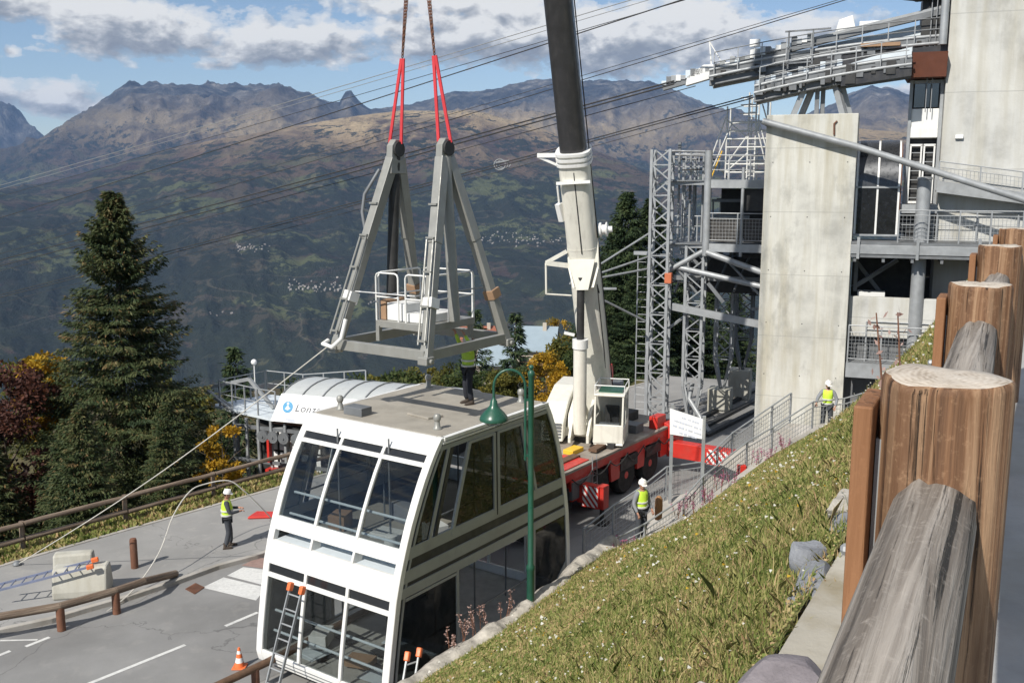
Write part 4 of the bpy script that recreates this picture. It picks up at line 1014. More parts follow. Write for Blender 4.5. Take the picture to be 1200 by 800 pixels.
# ------------------------------------------------------------------ people
def skin_eval(verts, edges, rad, root=0, sub=1):
    me = bpy.data.meshes.new('skin_source'); me.from_pydata([tuple(v) for v in verts], edges, [])
    o = bpy.data.objects.new('skin_source', me); C.objects.link(o)
    md = o.modifiers.new('skin', 'SKIN'); md.use_smooth_shade = True
    d = me.skin_vertices[0].data
    for i, r in enumerate(rad):
        d[i].radius = (r, r) if not isinstance(r, tuple) else r; d[i].use_root = (i == root)
    s = o.modifiers.new('sub', 'SUBSURF'); s.levels = sub; s.render_levels = sub
    dg = bpy.context.evaluated_depsgraph_get(); dg.update()
    out = bpy.data.meshes.new_from_object(o.evaluated_get(dg))
    bpy.data.objects.remove(o); bpy.data.meshes.remove(me)
    return out
def person(label, loc, rz, pose, vest='hivis', sleeve='charcoal', trousers='navy', helmet=True, scale=1.0, gloves='skin'):
    root = thing('person', label, 'person', loc, rz)
    PM = WM[root.name] @ Matrix.Scale(scale, 4)
    lean = pose.get('lean', 0.0)
    J = dict(pel=(0, 0, .95), sp=(0, .01, 1.10), ch=(0, lean*.5, 1.30), nb=(0, lean*.8, 1.45), nk=(0, lean+.01, 1.52), sL=(-.18, lean*.8, 1.42), sR=(.18, lean*.8, 1.42), hL=(-.10, 0, .90), hR=(.10, 0, .90))
    J.update(kL=(-.115, .03, .50), kR=(.115, .03, .50), aL=(-.13, -.02, .09), aR=(.13, -.02, .09))
    J.update(pose.get('j', {}))
    eL, wL = pose['aL']; eR, wR = pose['aR']; J.update(eL=eL, wL=wL, eR=eR, wR=wR)
    V = lambda k: Vector(J[k])
    def put(name, me, mat, par):
        for v in me.vertices: v.co = Vector(v.co)*scale
        me.materials.clear()
        return link_mesh(name, me, mat, par, WM[root.name])
    # the body: one skinned surface, with palms and fingers grown from the wrists, and a modelled head
    keys = ['pel', 'sp', 'ch', 'nb', 'nk', 'sL', 'eL', 'wL', 'sR', 'eR', 'wR', 'hL', 'kL', 'aL', 'hR', 'kR', 'aR']
    rd = dict(pel=.125, sp=.125, ch=.145, nb=.10, nk=.058, sL=.062, eL=.043, wL=.029, sR=.062, eR=.043, wR=.029, hL=.09, kL=.058, aL=.042, hR=.09, kR=.058, aR=.042)
    vs = [V(k) for k in keys]; ix = {k: i for i, k in enumerate(keys)}; rr = [rd[k] for k in keys]
    ed = [(ix[a], ix[b]) for a, b in [('pel', 'sp'), ('sp', 'ch'), ('ch', 'nb'), ('nb', 'nk'), ('nb', 'sL'), ('sL', 'eL'), ('eL', 'wL'), ('nb', 'sR'), ('sR', 'eR'), ('eR', 'wR'), ('pel', 'hL'), ('hL', 'kL'), ('kL', 'aL'), ('pel', 'hR'), ('hR', 'kR'), ('kR', 'aR')]]
    for sd in 'LR':
        f = (V('w'+sd)-V('e'+sd)).normalized(); pa = V('w'+sd)+f*.085; vs.append(pa); rr.append((.040, .018)); pi_ = len(vs)-1; ed.append((ix['w'+sd], pi_))
    body = skin_eval(vs, ed, rr)
    bm = bmesh.new(); bm.from_mesh(body)
    ex = MB()
    hd = V('nk')+Vector((0, lean*.35+.02, .125)); yaw = pose.get('yaw', 0); tilt = pose.get('tilt', 0)
    HMx = Matrix.Translation(hd) @ Matrix.Rotation(yaw, 4, 'Z') @ Matrix.Rotation(tilt, 4, 'X')
    ex.M = HMx
    ex.ball((0, 0, 0), .1, (.76, .95, 1.18), 16, 12); ex.ball((0, .05, -.055), .055, (.85, .8, .9), 12, 8)     # skull and jaw
    ex.add([(-.014, .085, -.02), (.014, .085, -.02), (0, .118, -.022), (0, .092, .02)], [(0, 1, 2), (1, 3, 2), (3, 0, 2), (0, 3, 1)])
    for s_ in (-1, 1): ex.ball((s_*.078, 0, -.005), .026, (.4, .8, 1.2), 8, 6)
    ex.M = None
    for sd, sgn in (('L', -1), ('R', 1)):
        f = (V('w'+sd)-V('e'+sd)).normalized(); pa = V('w'+sd)+f*.10
        sdv = f.cross(ZUP); sdv = (sdv if sdv.length > .2 else Vector((1, 0, 0))).normalized(); dn = sdv.cross(f).normalized()
        if dn.z > 0: dn = -dn
        for k, (o_, ln) in enumerate(((-.030, .062), (-.010, .075), (.010, .070), (.029, .055))):
            a = pa+sdv*o_; ex.tube([a-f*.02, a+f*ln*.4+dn*.006, a+f*ln*.75+dn*.026, a+f*ln*.8+dn*.05], [.0095, .009, .008, .006], 6)
        a = V('w'+sd)+f*.045-sdv*sgn*.032; ex.tube([a, a+f*.03-sdv*sgn*.022+dn*.012, a+f*.055-sdv*sgn*.012+dn*.03], [.011, .010, .007], 6)
    o_ = len(bm.verts); bv = [bm.verts.new(p) for p in ex.v]
    for fc in ex.f:
        try: bm.faces.new([bv[i] for i in fc]).smooth = True
        except ValueError: pass
    bm.to_mesh(body); bm.free()
    put('body', body, M['skin'], root)
    # clothing
    tk = ['pel', 'hL', 'kL', 'aL', 'hR', 'kR', 'aR']; tv = [V('pel')+Vector((0, 0, .03))]+[V(k) for k in tk[1:]]
    put('trousers', skin_eval(tv, [(0, 1), (1, 2), (2, 3), (0, 4), (4, 5), (5, 6)], [.150, .108, .084, .078, .108, .084, .078]), M[trousers], root)
    jk = ['pel', 'sp', 'ch', 'nb', 'sL', 'eL', 'wL', 'sR', 'eR', 'wR']; ji = {k: i for i, k in enumerate(jk)}
    je = [(ji[a], ji[b]) for a, b in [('pel', 'sp'), ('sp', 'ch'), ('ch', 'nb'), ('nb', 'sL'), ('sL', 'eL'), ('eL', 'wL'), ('nb', 'sR'), ('sR', 'eR'), ('eR', 'wR')]]
    put('jacket', skin_eval([V(k)+(Vector((0, 0, .02)) if k == 'pel' else Vector()) for k in jk], je, [.148, .145, .165, .095, .080, .060, .044, .080, .060, .044]), M[sleeve], root)
    vk = [V('pel')+Vector((0, 0, .02)), V('sp'), V('ch'), V('nb')-Vector((0, 0, .015)), V('sL').lerp(V('nb'), .2)+Vector((0, 0, .01)), V('sR').lerp(V('nb'), .2)+Vector((0, 0, .01))]
    put('hi_vis_vest', skin_eval(vk, [(0, 1), (1, 2), (2, 3), (3, 4), (3, 5)], [(.178, .178), .174, .190, .10, .082, .082]), M[vest], root)
    for z, r_ in ((1.03, .186), (1.17, .187)):
        b = MB(WM[root.name] @ Matrix.Scale(scale, 4)); f_ = (z-.95)/.5
        b.lathe([(r_*1.0, -.022), (r_*1.01, 0), (r_*1.0, .022)], (0, lean*.5*f_, z), 20); ob = b.build('reflective_band', M['reflect'], root, smooth=40)
    for sd in 'LR':
        a = V('a'+sd); b = MB(WM[root.name] @ Matrix.Scale(scale, 4) @ Matrix.Translation(a)); yw = pose.get('toe', 0)
        b.tube([(0, -.07, -.045), (0, -.03, -.04), (0, .06, -.052), (0, .15, -.062), (0, .19, -.066)], [.035, .050, .046, .038, .02], 10)
        b.tube([(0, -.01, -.04), (0, -.015, .10)], [.052, .056], 10); b.box(-.045, .045, -.085, .19, -.092, -.075)
        b.build('boot', M['boot'], root, smooth=50)
    HW = WM[root.name] @ Matrix.Scale(scale, 4) @ HMx
    b = MB(HW)
    for s_ in (-1, 1): b.ball((s_*.032, .083, .012), .012, n=8, m=6)
    b.add([(-.03, .098, -.062), (.03, .098, -.062), (.022, .101, -.07), (-.022, .101, -.07)], [(0, 1, 2, 3)])
    b.build('face_features', M['dark'], root)
    b = MB(HW); b.ball((0, -.012, .02), .104, (.80, .95, 1.05), 16, 10)
    for i, p in enumerate(b.v):
        q = HW.inverted() @ p
        if q.y > .045 and q.z < .06: b.v[i] = HW @ Vector((q.x*.9, .04, q.z))
        elif q.z < -.06: b.v[i] = HW @ Vector((q.x*.8, q.y*.8, -.06))
    b.build('hair', M['hair'], root, smooth=True)
    if pose.get('beard'):
        b = MB(HW); b.ball((0, .058, -.075), .056, (.95, .8, .9), 12, 8); b.build('beard', M['hair'], root, smooth=True)
    if helmet:
        b = MB(HW @ Matrix.Translation((0, 0, .035))); prof = [(.118, 0), (.120, .02), (.113, .06), (.092, .10), (.05, .128), (.001, .135)]
        b.lathe(prof, (0, 0, 0), 20); b.prism([(-.085, .075, .002), (.085, .075, .002), (.07, .15, -.012), (0, .17, -.014), (-.07, .15, -.012)], (0, 0, .01)); b.beam((0, -.09, .09), (0, .09, .09), .02, .09)
        b.build('helmet', M['helmet'], root, smooth=50)
    return root
g1 = atZ(268, 641, .1)
person('worker in a lime vest and white helmet standing on the pavement holding a rope', (g1.x, g1.y, .1), R(-75),
       dict(aL=((-.26, .10, 1.14), (-.10, .34, 1.18)), aR=((.27, .08, 1.14), (.12, .36, 1.14)), yaw=R(-5), tilt=R(-8), j=dict(aL=(-.14, .06, .09), kL=(-.12, .06, .5), aR=(.12, -.08, .09))), 'hivis', 'charcoal', 'charcoal', scale=.99)
g2 = atZ(549, 473, 5.61)
person('worker in a striped green vest on the cabin roof reaching up to the hanger beam', (g2.x, g2.y, 5.615), R(120),
       dict(aL=((-.33, .10, 1.62), (-.24, .22, 1.88)), aR=((.33, .10, 1.60), (.24, .24, 1.86)), yaw=R(10), tilt=R(8)), 'hivis2', 'hivis2', 'navy', scale=.90)
g3 = atY(752, 562, 25.3)
person('worker in a yellow vest with grey sleeves and white gloves beside the crane', (g3.x, g3.y, g3.z-1.74), R(-140),
       dict(aL=((-.27, .02, 1.14), (-.26, .16, .93)), aR=((.28, -.02, 1.14), (.27, .12, .92)), yaw=R(-20), tilt=R(-10)), 'hivis', 'greycloth', 'charcoal', scale=.98)
g4 = atY(971, 446, 31.35)
person('bearded worker in an open yellow vest standing by the handrail at the concrete pillar', (g4.x, g4.y, g4.z-1.75), R(160),
       dict(aL=((-.30, .04, 1.16), (-.26, .22, .98)), aR=((.32, .06, 1.18), (.34, .26, 1.05)), yaw=R(25), tilt=R(-14), beard=True), 'hivis', 'greycloth', 'charcoal', scale=.98)
# ------------------------------------------------------------------ mobile crane
KC = Vector((3.0, 33.9, 0)); cr = thing('mobile_crane', 'red and white mobile crane with its long boom raised behind the cabin', 'crane', (KC.x, KC.y, -.012), CR)
KM = Matrix.Translation((KC.x, KC.y, 0)) @ Matrix.Rotation(CR, 4, 'Z')   # x across (towards the pillar), y along the carrier, away
LB = MB
b = MB(KM); b.box(-1.40, 1.40, -7.2, 4.2, 1.42, 1.70); b.box(-.6, .6, -7.0, 4.0, .75, 1.42); dk = b.build('chassis', M['red'], cr, bevel=.02)
b = MB(KM); b.box(-1.36, 1.30, -7.1, 4.1, 1.702, 1.74); b.box(1.28, 1.42, -7.2, 4.2, 1.70, 1.78); b.build('deck', paint('crane_deck', (.30, .27, .23), .7, var=.25, scale=2, dirt=.5, dirtc=(.2, .11, .08)), cr)
b = MB(KM); b.box(.25, 1.25, -5.6, -2.6, 1.742, 1.80); b.build('deck_panel', M['red'], cr, bevel=.01)
for k, (y0, y1) in enumerate(((-1.2, .2), (-3.8, -2.5))):
    b = MB(KM); b.beam((.9-k*.2, y0-.6, 1.80+.05*(1-k)), (.7, y1, 1.80+.05*(1-k)), .3, .1); b.build('timber', M['wooddark'], cr)
for s_ in (-1, 1):
    for y in (-6.0, -4.4, -2.0, -.15, 1.65):
        wx = s_*1.12
        b = MB(KM); b.lathe([(.36, -.2), (.60, -.2), (.655, -.14), (.665, 0), (.655, .14), (.60, .2), (.36, .2)], (wx, y, .655), 28, (1, 0, 0)); wo_ = b.build('tyre', M['tyre'], cr, smooth=40)
        b = MB(KM); b.lathe([(.36, -.12), (.36, .16), (.30, .17), (.24, .06), (.14, .05), (.13, .2), (.001, .21)] if s_ > 0 else [(.001, -.21), (.13, -.2), (.14, -.05), (.24, -.06), (.30, -.17), (.36, -.16), (.36, .12)], (wx, y, .655), 20, (1, 0, 0)); b.build('rim', M['red'] if y > -1 else M['rust'], wo_, smooth=40)
    for y0, y1 in ((-1.35, -.80), (.50, 1.0), (2.3, 4.2), (-3.9, -2.65)):
        b = MB(KM); b.prism([(s_*1.30, y0, .72), (s_*1.30, y1, .72), (s_*1.30, y1+.1, 1.42), (s_*1.30, y0-.1, 1.42)], (s_*.1, 0, 0)); b.build('mudguard', M['red'], cr, bevel=.01)
# outriggers with striped end plates
def stripes(mb_r, mb_w, p, ux, uz, w_, h_, th, n=6):
    p = Vector(p); ux = Vector(ux); uz = Vector(uz); nrm = ux.cross(uz).normalized()
    mb_r.prism([p, p+ux*w_, p+ux*w_+uz*h_, p+uz*h_], -nrm*th)
    st = w_/n
    lo, hi_ = .03, w_-.03
    for k in range(-1, 2*n+2):
        x0 = k*st; q = [(x0, .03), (x0+st*.5, .03), (x0+st*.5-h_*.8, h_-.03), (x0-h_*.8, h_-.03)]
        for lim, sg in ((lo, 1), (hi_, -1)):                # clip to the plate
            o = []
            for i in range(len(q)):
                a, c_ = q[i-1], q[i]; ia, ic = (a[0]-lim)*sg >= 0, (c_[0]-lim)*sg >= 0
                if ia != ic: f = (lim-a[0])/(c_[0]-a[0]); o.append((lim, a[1]+(c_[1]-a[1])*f))
                if ic: o.append(c_)
            q = o
            if not q: break
        if len(q) < 3: continue
        mb_w.add([p+ux*x+uz*z+nrm*.004 for x, z in q], [tuple(range(len(q)))])
for nm, y, x1, full in (('outrigger', 3.1, 4.3, True), ('outrigger', -3.3, 2.15, True), ('outrigger', 3.1, -3.0, False), ('outrigger', -5.6, -3.0, False)):
    sg = 1 if x1 > 0 else -1
    b = MB(KM); b.box(min(sg*1.35, x1), max(sg*1.35, x1), y-.22, y+.22, .62, 1.20)
    if y > 0 and sg > 0: b.lathe([(.36, -.26), (.36, .26)], (1.25, y, 1.55), 18, (0, 1, 0))
    o = b.build('outrigger', M['red'], cr, bevel=.02)
    rp_, wp_ = MB(KM), MB(KM)
    L_ = 1.35 if y > 0 else .62
    x0 = x1-L_ if sg > 0 else x1
    stripes(rp_, wp_, (x0, y-.225, .52 if y < 0 else .6), (1, 0, 0), (0, 0, 1), L_, .74 if y < 0 else .58, .03, 5 if y > 0 else 3)
    po = rp_.build('warning_plate', M['red'], o); wp_.build('stripe', M['sign'], po, recalc=False)
    b = MB(KM); b.box(x1-.13, x1+.13, y-.15, y+.21, .5, 1.26); b.build('end_box', M['red'], o, bevel=.02)
    b = MB(KM); b.lathe([(.28, 0), (.28, .05), (.10, .08), (.075, .1), (.075, .7)], (x1, y, -.008), 14); b.build('jack', M['dark'], o, smooth=40)
for dx in (0, .32):
    pass
b = MB(KM)
for d_ in (-.14, .14): b.tube([(1.50, -2.6+d_, .45), (1.44, -2.6+d_, 1.95)], .02, 6)
for k in range(6): b.tube([(1.495-.01*k, -2.74, .55+.25*k), (1.495-.01*k, -2.46, .55+.25*k)], .014, 6)
b.build('ladder', M['galv'], cr)
rq = random.Random(12)                                   # tool boxes, tanks, hoses and dirt-catching clutter on the carrier
for k, (x0, x1, y0, y1, z0, z1, m_) in enumerate(((1.30, 1.44, -3.95, -2.72, .78, 1.36, 'galvd'), (1.30, 1.44, -.78, .46, .95, 1.38, 'dark'), (1.32, 1.45, 1.08, 2.25, 1.0, 1.36, 'dark'), (.2, .9, 1.3, 1.9, 1.742, 2.05, 'galvd'), (.9, 1.25, 2.3, 3.0, 1.742, 2.2, 'red'), (-.9, -.1, 2.0, 3.4, 1.742, 2.1, 'dark'), (.95, 1.28, -1.0, -.5, 1.742, 1.95, 'dark'), (.1, .5, -2.4, -1.7, 1.742, 1.9, 'yellow'), (.6, 1.2, 3.2, 4.0, 1.742, 1.95, 'galvd'))):
    b = MB(KM); b.box(x0, x1, y0, y1, z0, z1); b.build('tool_box', M[m_], cr, bevel=.02)
for k in range(6):
    y0 = -4+k*1.2; b = MB(KM); b.tube(smooth_pts([Vector((1.46, y0, 1.5)), Vector((1.5, y0+.4, 1.25+rq.uniform(-.1, .1))), Vector((1.48, y0+.9, 1.35)), Vector((1.45, y0+1.3, 1.52))], 4), .022, 6); b.build('hydraulic_hose', M['dark'], cr, smooth=True)
# superstructure, turned to face the load
SC = atZ(705, 505, 1.75); fwd = Vector((-.23, -.97, 0)).normalized()
SR = math.atan2(fwd.y, fwd.x)-PI/2
SM = Matrix.Translation((3.0, 34.2, 0)) @ Matrix.Rotation(SR, 4, 'Z')      # +y forward, +x to the driver's right (picture left)
b = MB(SM); b.lathe([(1.05, 1.742), (1.05, 1.95)], (0, 0, 0), 28); b.build('slew_ring', M['dark'], cr, smooth=40)
b = MB(SM); b.box(-.55, 1.45, -3.2, 1.0, 1.95, 2.25); b.prism([(.05, -2.4, 2.25), (.05, 1.0, 2.25), (.05, .7, 2.7), (.05, -1.6, 3.6), (.05, -2.4, 3.6)], (.12, 0, 0)); b.prism([(.75, -2.4, 2.25), (.75, 1.0, 2.25), (.75, .7, 2.7), (.75, -1.6, 3.6), (.75, -2.4, 3.6)], (.12, 0, 0)); b.build('turntable', M['crane_white'], cr, bevel=.02)
b = MB(SM); b.prism([(.92, -2.8, 1.95), (.92, 1.5, 1.85), (.92, 1.35, 2.5), (.92, .4, 3.05), (.92, -1.0, 3.35), (.92, -2.8, 3.3)], (.80, 0, 0)); eo = b.build('engine_cover', M['crane_white'], cr, bevel=.06)
b = MB(SM)
for k in range(5): b.box(1.0, 1.62, 1.42-.02*k, 1.50-.02*k, 1.98+.11*k, 2.04+.11*k)
b.build('louvre', M['galvd'], eo)
b = MB(SM); b.prism([(.60, .2, 1.9), (.60, 1.75, 1.9), (.60, 1.75, 2.1), (.60, 1.0, 2.9), (.60, .2, 3.3)], (.10, 0, 0)); b.prism([(-.02, .9, 1.9), (-.02, 1.7, 1.9), (-.02, 1.7, 2.2), (-.02, 1.0, 2.7)], (.1, 0, 0)); b.build('cylinder_bracket', M['crane_white'], cr, bevel=.02)
b = MB(SM); b.box(-.5, 1.7, -4.1, -3.2, 1.9, 3.0); b.build('counterweight', M['galvd'], cr, bevel=.06)
b = MB(SM); b.lathe([(.5, -.5), (.5, -.45), (.36, -.44), (.36, .44), (.5, .45), (.5, .5)], (.3, -2.6, 3.4), 20, (1, 0, 0)); b.build('winch', M['red'], cr, smooth=40)
# operator's cab
x0, x1, y0, y1, z0, z1 = -1.18, -.16, .15, 1.60, 1.86, 3.62
cb = MB(SM); cb.box(x0, x1, y0, y1, z0, z0+.10)
cb.prism([(x0, y1, z0+.1), (x1, y1, z0+.1), (x1, y1, z0+.72), (x0, y1, z0+.72)], (0, -.05, 0)); cb.prism([(x0, y0, z0+.1), (x0, y1-.05, z0+.1), (x0, y1-.05, z0+.55), (x0, y0, z0+.7)], (.05, 0, 0)); cb.box(x1-.05, x1, y0, y1-.05, z0+.1, z0+.9)
cb.box(x0, x1, y0, y0+.06, z0+.1, z1-.08); cb.box(x0-.02, x1+.02, y0-.02, y1-.10, z1-.08, z1)
for x in (x0, x1-.07): cb.beam((x+.035, y1-.03, z0+.7), (x+.035, y1-.16, z1-.07), .07, .07)
cb.beam((x0+.03, y0+.65, z0+.55), (x0+.03, y0+.7, z1-.07), .06, .06)
co = cb.build('operator_cab', M['crane_white'], cr, bevel=.025)
b = MB(SM); b.add([(x0+.06, y1-.035, z0+.74), (x1-.06, y1-.035, z0+.74), (x1-.06, y1-.15, z1-.09), (x0+.06, y1-.15, z1-.09)], [(0, 1, 2, 3)]); b.build('windscreen', M['glass'], co, recalc=False)
b = MB(SM); b.add([(x0+.02, y0+.08, z0+.7), (x0+.02, y0+.6, z0+.62), (x0+.02, y0+.62, z1-.09), (x0+.02, y0+.08, z1-.09)], [(0, 1, 2, 3)]); b.add([(x0+.02, y0+.72, z0+.6), (x0+.02, y1-.08, z0+.56), (x0+.02, y1-.2, z1-.09), (x0+.02, y0+.74, z1-.09)], [(0, 1, 2, 3)]); b.build('side_window', M['glassside'], co, recalc=False)
b = MB(SM); b.box(x0+.28, x1-.22, y0+.3, y0+.8, z0+.1, z0+.5); b.box(x0+.28, x1-.22, y0+.22, y0+.34, z0+.5, z0+1.15); b.build('seat', M['dark'], co, bevel=.04)
b = MB(SM); b.box(x0+.15, x1-.15, y1-.35, y1-.1, z0+.1, z0+.74); b.build('console', M['galvd'], co, bevel=.03)
b = MB(SM)
for p, q in (((x0, y0, z1), (x1, y0, z1)), ((x1, y0, z1), (x1, y1-.2, z1)), ((x1, y1-.2, z1), (x0, y1-.2, z1)), ((x0, y1-.2, z1), (x0, y0, z1))): b.tube([Vector(p)+Vector((0, 0, .28)), Vector(q)+Vector((0, 0, .28))], .018, 6)
for p in ((x0, y0), (x1, y0), (x1, y1-.2), (x0, y1-.2)): b.tube([(*p, z1), (*p, z1+.28)], .016, 6)
b.build('roof_rail', M['white'], co)
b = MB(SM); b.box(x0+.1, x1-.1, y0+.1, y1-.4, z1, z1+.06); b.build('roof_panel', M['green'], co)
# boom: white base section, dark inner section, luffing cylinder
FT = Vector((3.18, 35.0, 2.75)); TIP = Vector((HK.x, HK.y, 42.0)); BD = (TIP-FT).normalized()
bx_ = BD.cross(fwd).normalized(); by_ = bx_.cross(BD).normalized()       # by_ points out of the boom's underside/front
if by_.dot(fwd) < 0: by_ = -by_
def bsec(w_, h_): # rounded boom profile
    pr = []
    for k in range(24):
        t_ = 2*PI*k/24; c_, s__ = math.cos(t_), math.sin(t_); e = .55 if s__ > 0 else .8
        pr.append((math.copysign(abs(c_)**.55, c_)*w_/2, math.copysign(abs(s__)**e, s__)*h_/2))
    return pr
def bloft(mb, s0, s1, w_, h_):
    pr = bsec(w_, h_); vs = [FT+BD*s_+bx_*a+by_*c_ for s_ in (s0, s1) for a, c_ in pr]; n = 24
    mb.add(vs, [tuple(range(n-1, -1, -1)), tuple(range(n, 2*n))]+[(k, (k+1) % n, n+(k+1) % n, n+k) for k in range(n)])
S1L = None
for s_ in np.linspace(4, 16, 400):                       # end of the white section where the photo has it
    p = FT+BD*float(s_); r_ = p-EYE; dd = r_.y*cp-r_.z*sp; yy = 400-F*(r_.z*cp+r_.y*sp)/dd
    if yy < 176: S1L = float(s_); break
b = MB(); bloft(b, -.5, S1L, 1.02, 1.12); bo = b.build('boom_base', M['crane_white'], cr, smooth=30)
for k in range(3):
    b = MB(); bloft(b, S1L-.42+.17*k, S1L-.33+.17*k, 1.14, 1.24); b.build('collar', M['white'], bo, smooth=30)
b = MB(); bloft(b, S1L-.3, S1L+12, .84, .95); b.build('boom_section', M['boomblack'], cr, smooth=30)
b = MB(); bloft(b, S1L+11.8, S1L+20, .72, .82); bloft(b, S1L+19.8, (TIP-FT).length, .62, .72); b.build('boom_section', M['boomblack'], cr, smooth=30)
b = MB(); e_ = TIP+by_*.5; b.beam(TIP-BD*.6, TIP+BD*.7, .5, .9, up=fwd); b.build('boom_head', M['crane_white'], cr)
b = MB(); b.tube([HK+Vector((.0, 0, .9)), TIP+Vector((0, 0, -.2))], .03, 6); b.build('hoist_rope', M['steelcable'], cr)
def bp(s_, a=0, c_=0): return FT+BD*s_+bx_*a+by_*c_
for s_, w_ in ((S1L-3.3, .02), ): 
    b = MB(); bloft(b, s_, s_+.03, 1.035, 1.135); b.build('weld_band', M['crane_white'], bo, smooth=30)
b = MB(); b.beam(bp(S1L-.6, .03, .545), bp(S1L-3.4, .03, .565), .035, .03, up=fwd); b.build('boom_seam', M['dark'], bo)
for a in (.30, .36): 
    b = MB(); b.tube([bp(-.2, a, .40), bp(2.5, a+.08, .44), bp(5.0, a+.05, .45), bp(S1L-4.9, a+.1, .43)], .025, 6); b.build('hydraulic_hose', M['dark'], bo, smooth=True)
lf = -1 if bx_.x > 0 else 1                               # side of the boom on the left of the picture
b = MB(); b.beam(bp(S1L-.1, lf*.5, .2), bp(S1L-.05, lf*1.15, .25), .10, .14); b.beam(bp(S1L-.45, lf*.5, .2), bp(S1L-.1, lf*1.12, .25), .08); b.build('side_bracket', M['white'], bo)
b = MB(); b.beam(bp(S1L-.9, -.55, .62), bp(S1L-.9, .55, .62), .14, .1); b.beam(bp(S1L-2.3, lf*.55, .3), bp(S1L-1.7, lf*.62, .3), .18, .2); b.beam(bp(S1L-1.1, lf*.6, .3), bp(S1L-2.3, lf*.6, .3), .05); b.build('boom_fitting', M['white'], bo)
b = MB(); b.tube([bp(S1L+6, lf*-.48, .1), bp(S1L-9, lf*-.56, .0)], .02, 6); b.build('boom_wire', M['steelcable'], bo)
CM1 = atY(684, 452, 32.9); cyl0 = SM @ Vector((.38, 1.25, 2.15))
cT = bp(S1L-4.15, lf*.05, .75)
b = MB(); mid_ = cyl0.lerp(cT, .60); b.tube([cyl0, mid_], .23, 18); lc = b.build('luffing_cylinder', M['crane_white'], cr, smooth=40)
b = MB(); b.tube([mid_, cT], .13, 14); b.build('piston_rod', M['dark'], lc, smooth=40)
b = MB(); b.tube([mid_-(cT-cyl0).normalized()*.25, mid_+(cT-cyl0).normalized()*.06], .27, 18); b.beam(mid_+Vector((-.2, 0, .2)), mid_+Vector((-.55, 0, .28)), .06, .1); b.build('gland', M['white'], lc, smooth=40)
b = MB()
for a in (-.36, .36): b.prism([bp(S1L-3.0, a*1.4, .2), bp(S1L-3.9, a*1.35, .55), bp(S1L-4.45, a*.9, .95), bp(S1L-4.6, a*.5, .75), bp(S1L-4.0, a*1.2, .1)], bx_*.06)
b.prism([bp(S1L-3.6, -.45, .56), bp(S1L-3.6, .45, .56), bp(S1L-4.5, .2, .98), bp(S1L-4.5, -.2, .98)], by_*.05); b.build('cylinder_mount', M['crane_white'], bo)
b = MB(); q0 = bp(S1L-3.85, lf*.5, .45); q1 = q0+Vector((-.75, -.1, .10)); q2 = q1+Vector((.02, 0, -1.05)); q3 = q2+Vector((.85, 0, -.05))
b.beam(q0, q1, .16, .16); b.beam(bp(S1L-3.35, lf*.5, .4), q1, .12, .12); b.tube([q1, q2], .035, 6); b.tube([q2, q3], .03, 6); b.build('side_arm', M['crane_white'], bo)
rc = bp(S1L-2.75, -lf*.62, .1); b = MB(); b.lathe([(.24, 0), (.24, .06), (.16, .08), (.16, .2), (.24, .22), (.24, .26), (.1, .3), (.1, .42)], rc, 18, bx_*(-lf)); b.build('cable_reel', M['white'], bo, smooth=40)
# ------------------------------------------------------------------ railings
def railing(label, pts, h=1.05, rails=(1.0, .55, .12), post_every=1.9, mat='galv', mesh=True, group=None, name='railing', pw=.05, rr=.024, sub=True):
    P = [Vector(p) for p in pts]
    root = thing(name, label, 'railing', P[0], 0, group)
    for k, fr_ in enumerate(rails):
        b = MB(); b.tube([p+Vector((0, 0, h*fr_)) for p in P], rr if k == 0 else rr*.7, 6); b.build('handrail' if k == 0 else 'rail', M[mat], root, smooth=50)
    for i in range(len(P)-1):
        d = P[i+1]-P[i]; n = max(1, round(d.length/post_every))
        for k in range(n+1 if i == len(P)-2 else n):
            q = P[i]+d*k/n; b = MB(); b.beam(q-Vector((0, 0, .05)), q+Vector((0, 0, h-.01)), pw, pw, up=d.normalized()); b.build('post', M[mat], root)
    if mesh:
        b = MB()
        for i in range(len(P)-1):
            d = P[i+1]-P[i]; n = max(2, int(d.length/.13)); lo, hi_ = h*rails[-1], h*rails[1] if len(rails) > 2 else h*rails[0]
            for k in range(1, n): b.beam(P[i]+d*k/n+Vector((0, 0, lo)), P[i]+d*k/n+Vector((0, 0, hi_)), .010)
            m_ = max(2, int((hi_-lo)/.13))
            for k in range(1, m_): b.beam(P[i]+Vector((0, 0, lo+(hi_-lo)*k/m_)), P[i+1]+Vector((0, 0, lo+(hi_-lo)*k/m_)), .010)
        b.build('mesh_infill', M[mat], root)
    return root
near = [(2.55, 24.15), (3.5, 24.75), (4.75, 26.0), (5.5, 27.2), (7.2, 29.1), (8.2, 30.0), (9.75, 31.0), (10.9, 31.45), (11.9, 31.35), (13.6, 31.3)]
nz_l = [.62, .86, 1.16, 1.40, 1.90, 2.12, 2.72, 2.72, 3.05, 3.6]
railing('sloping grey railing along the grass bank, from the crane up to the pillar', [(x, y, z) for (x, y), z in zip(near, nz_l)], 1.02, (1.0, .82, .12), 1.9)
far_ = [(1.95, 25.55, .42), (2.85, 26.4, .80), (3.62, 27.2, 1.0), (4.6, 28.2, 1.38), (5.75, 28.7, 1.38), (7.0, 30.2, 1.9), (9.4, 32.3, 2.72)]
railing('grey mesh railing on the crane side of the stepped walkway', far_, 1.02, (1.0, .84, .12), 1.2)
wk = MB(); n_ = 7
nl = [Vector((x, y, z)) for (x, y), z in zip(near, nz_l)]
wk_pts_n = [nl[0], nl[1], nl[2], nl[3], nl[4], nl[6], nl[7]]; wk_pts_f = [Vector(p) for p in far_]
vs = []
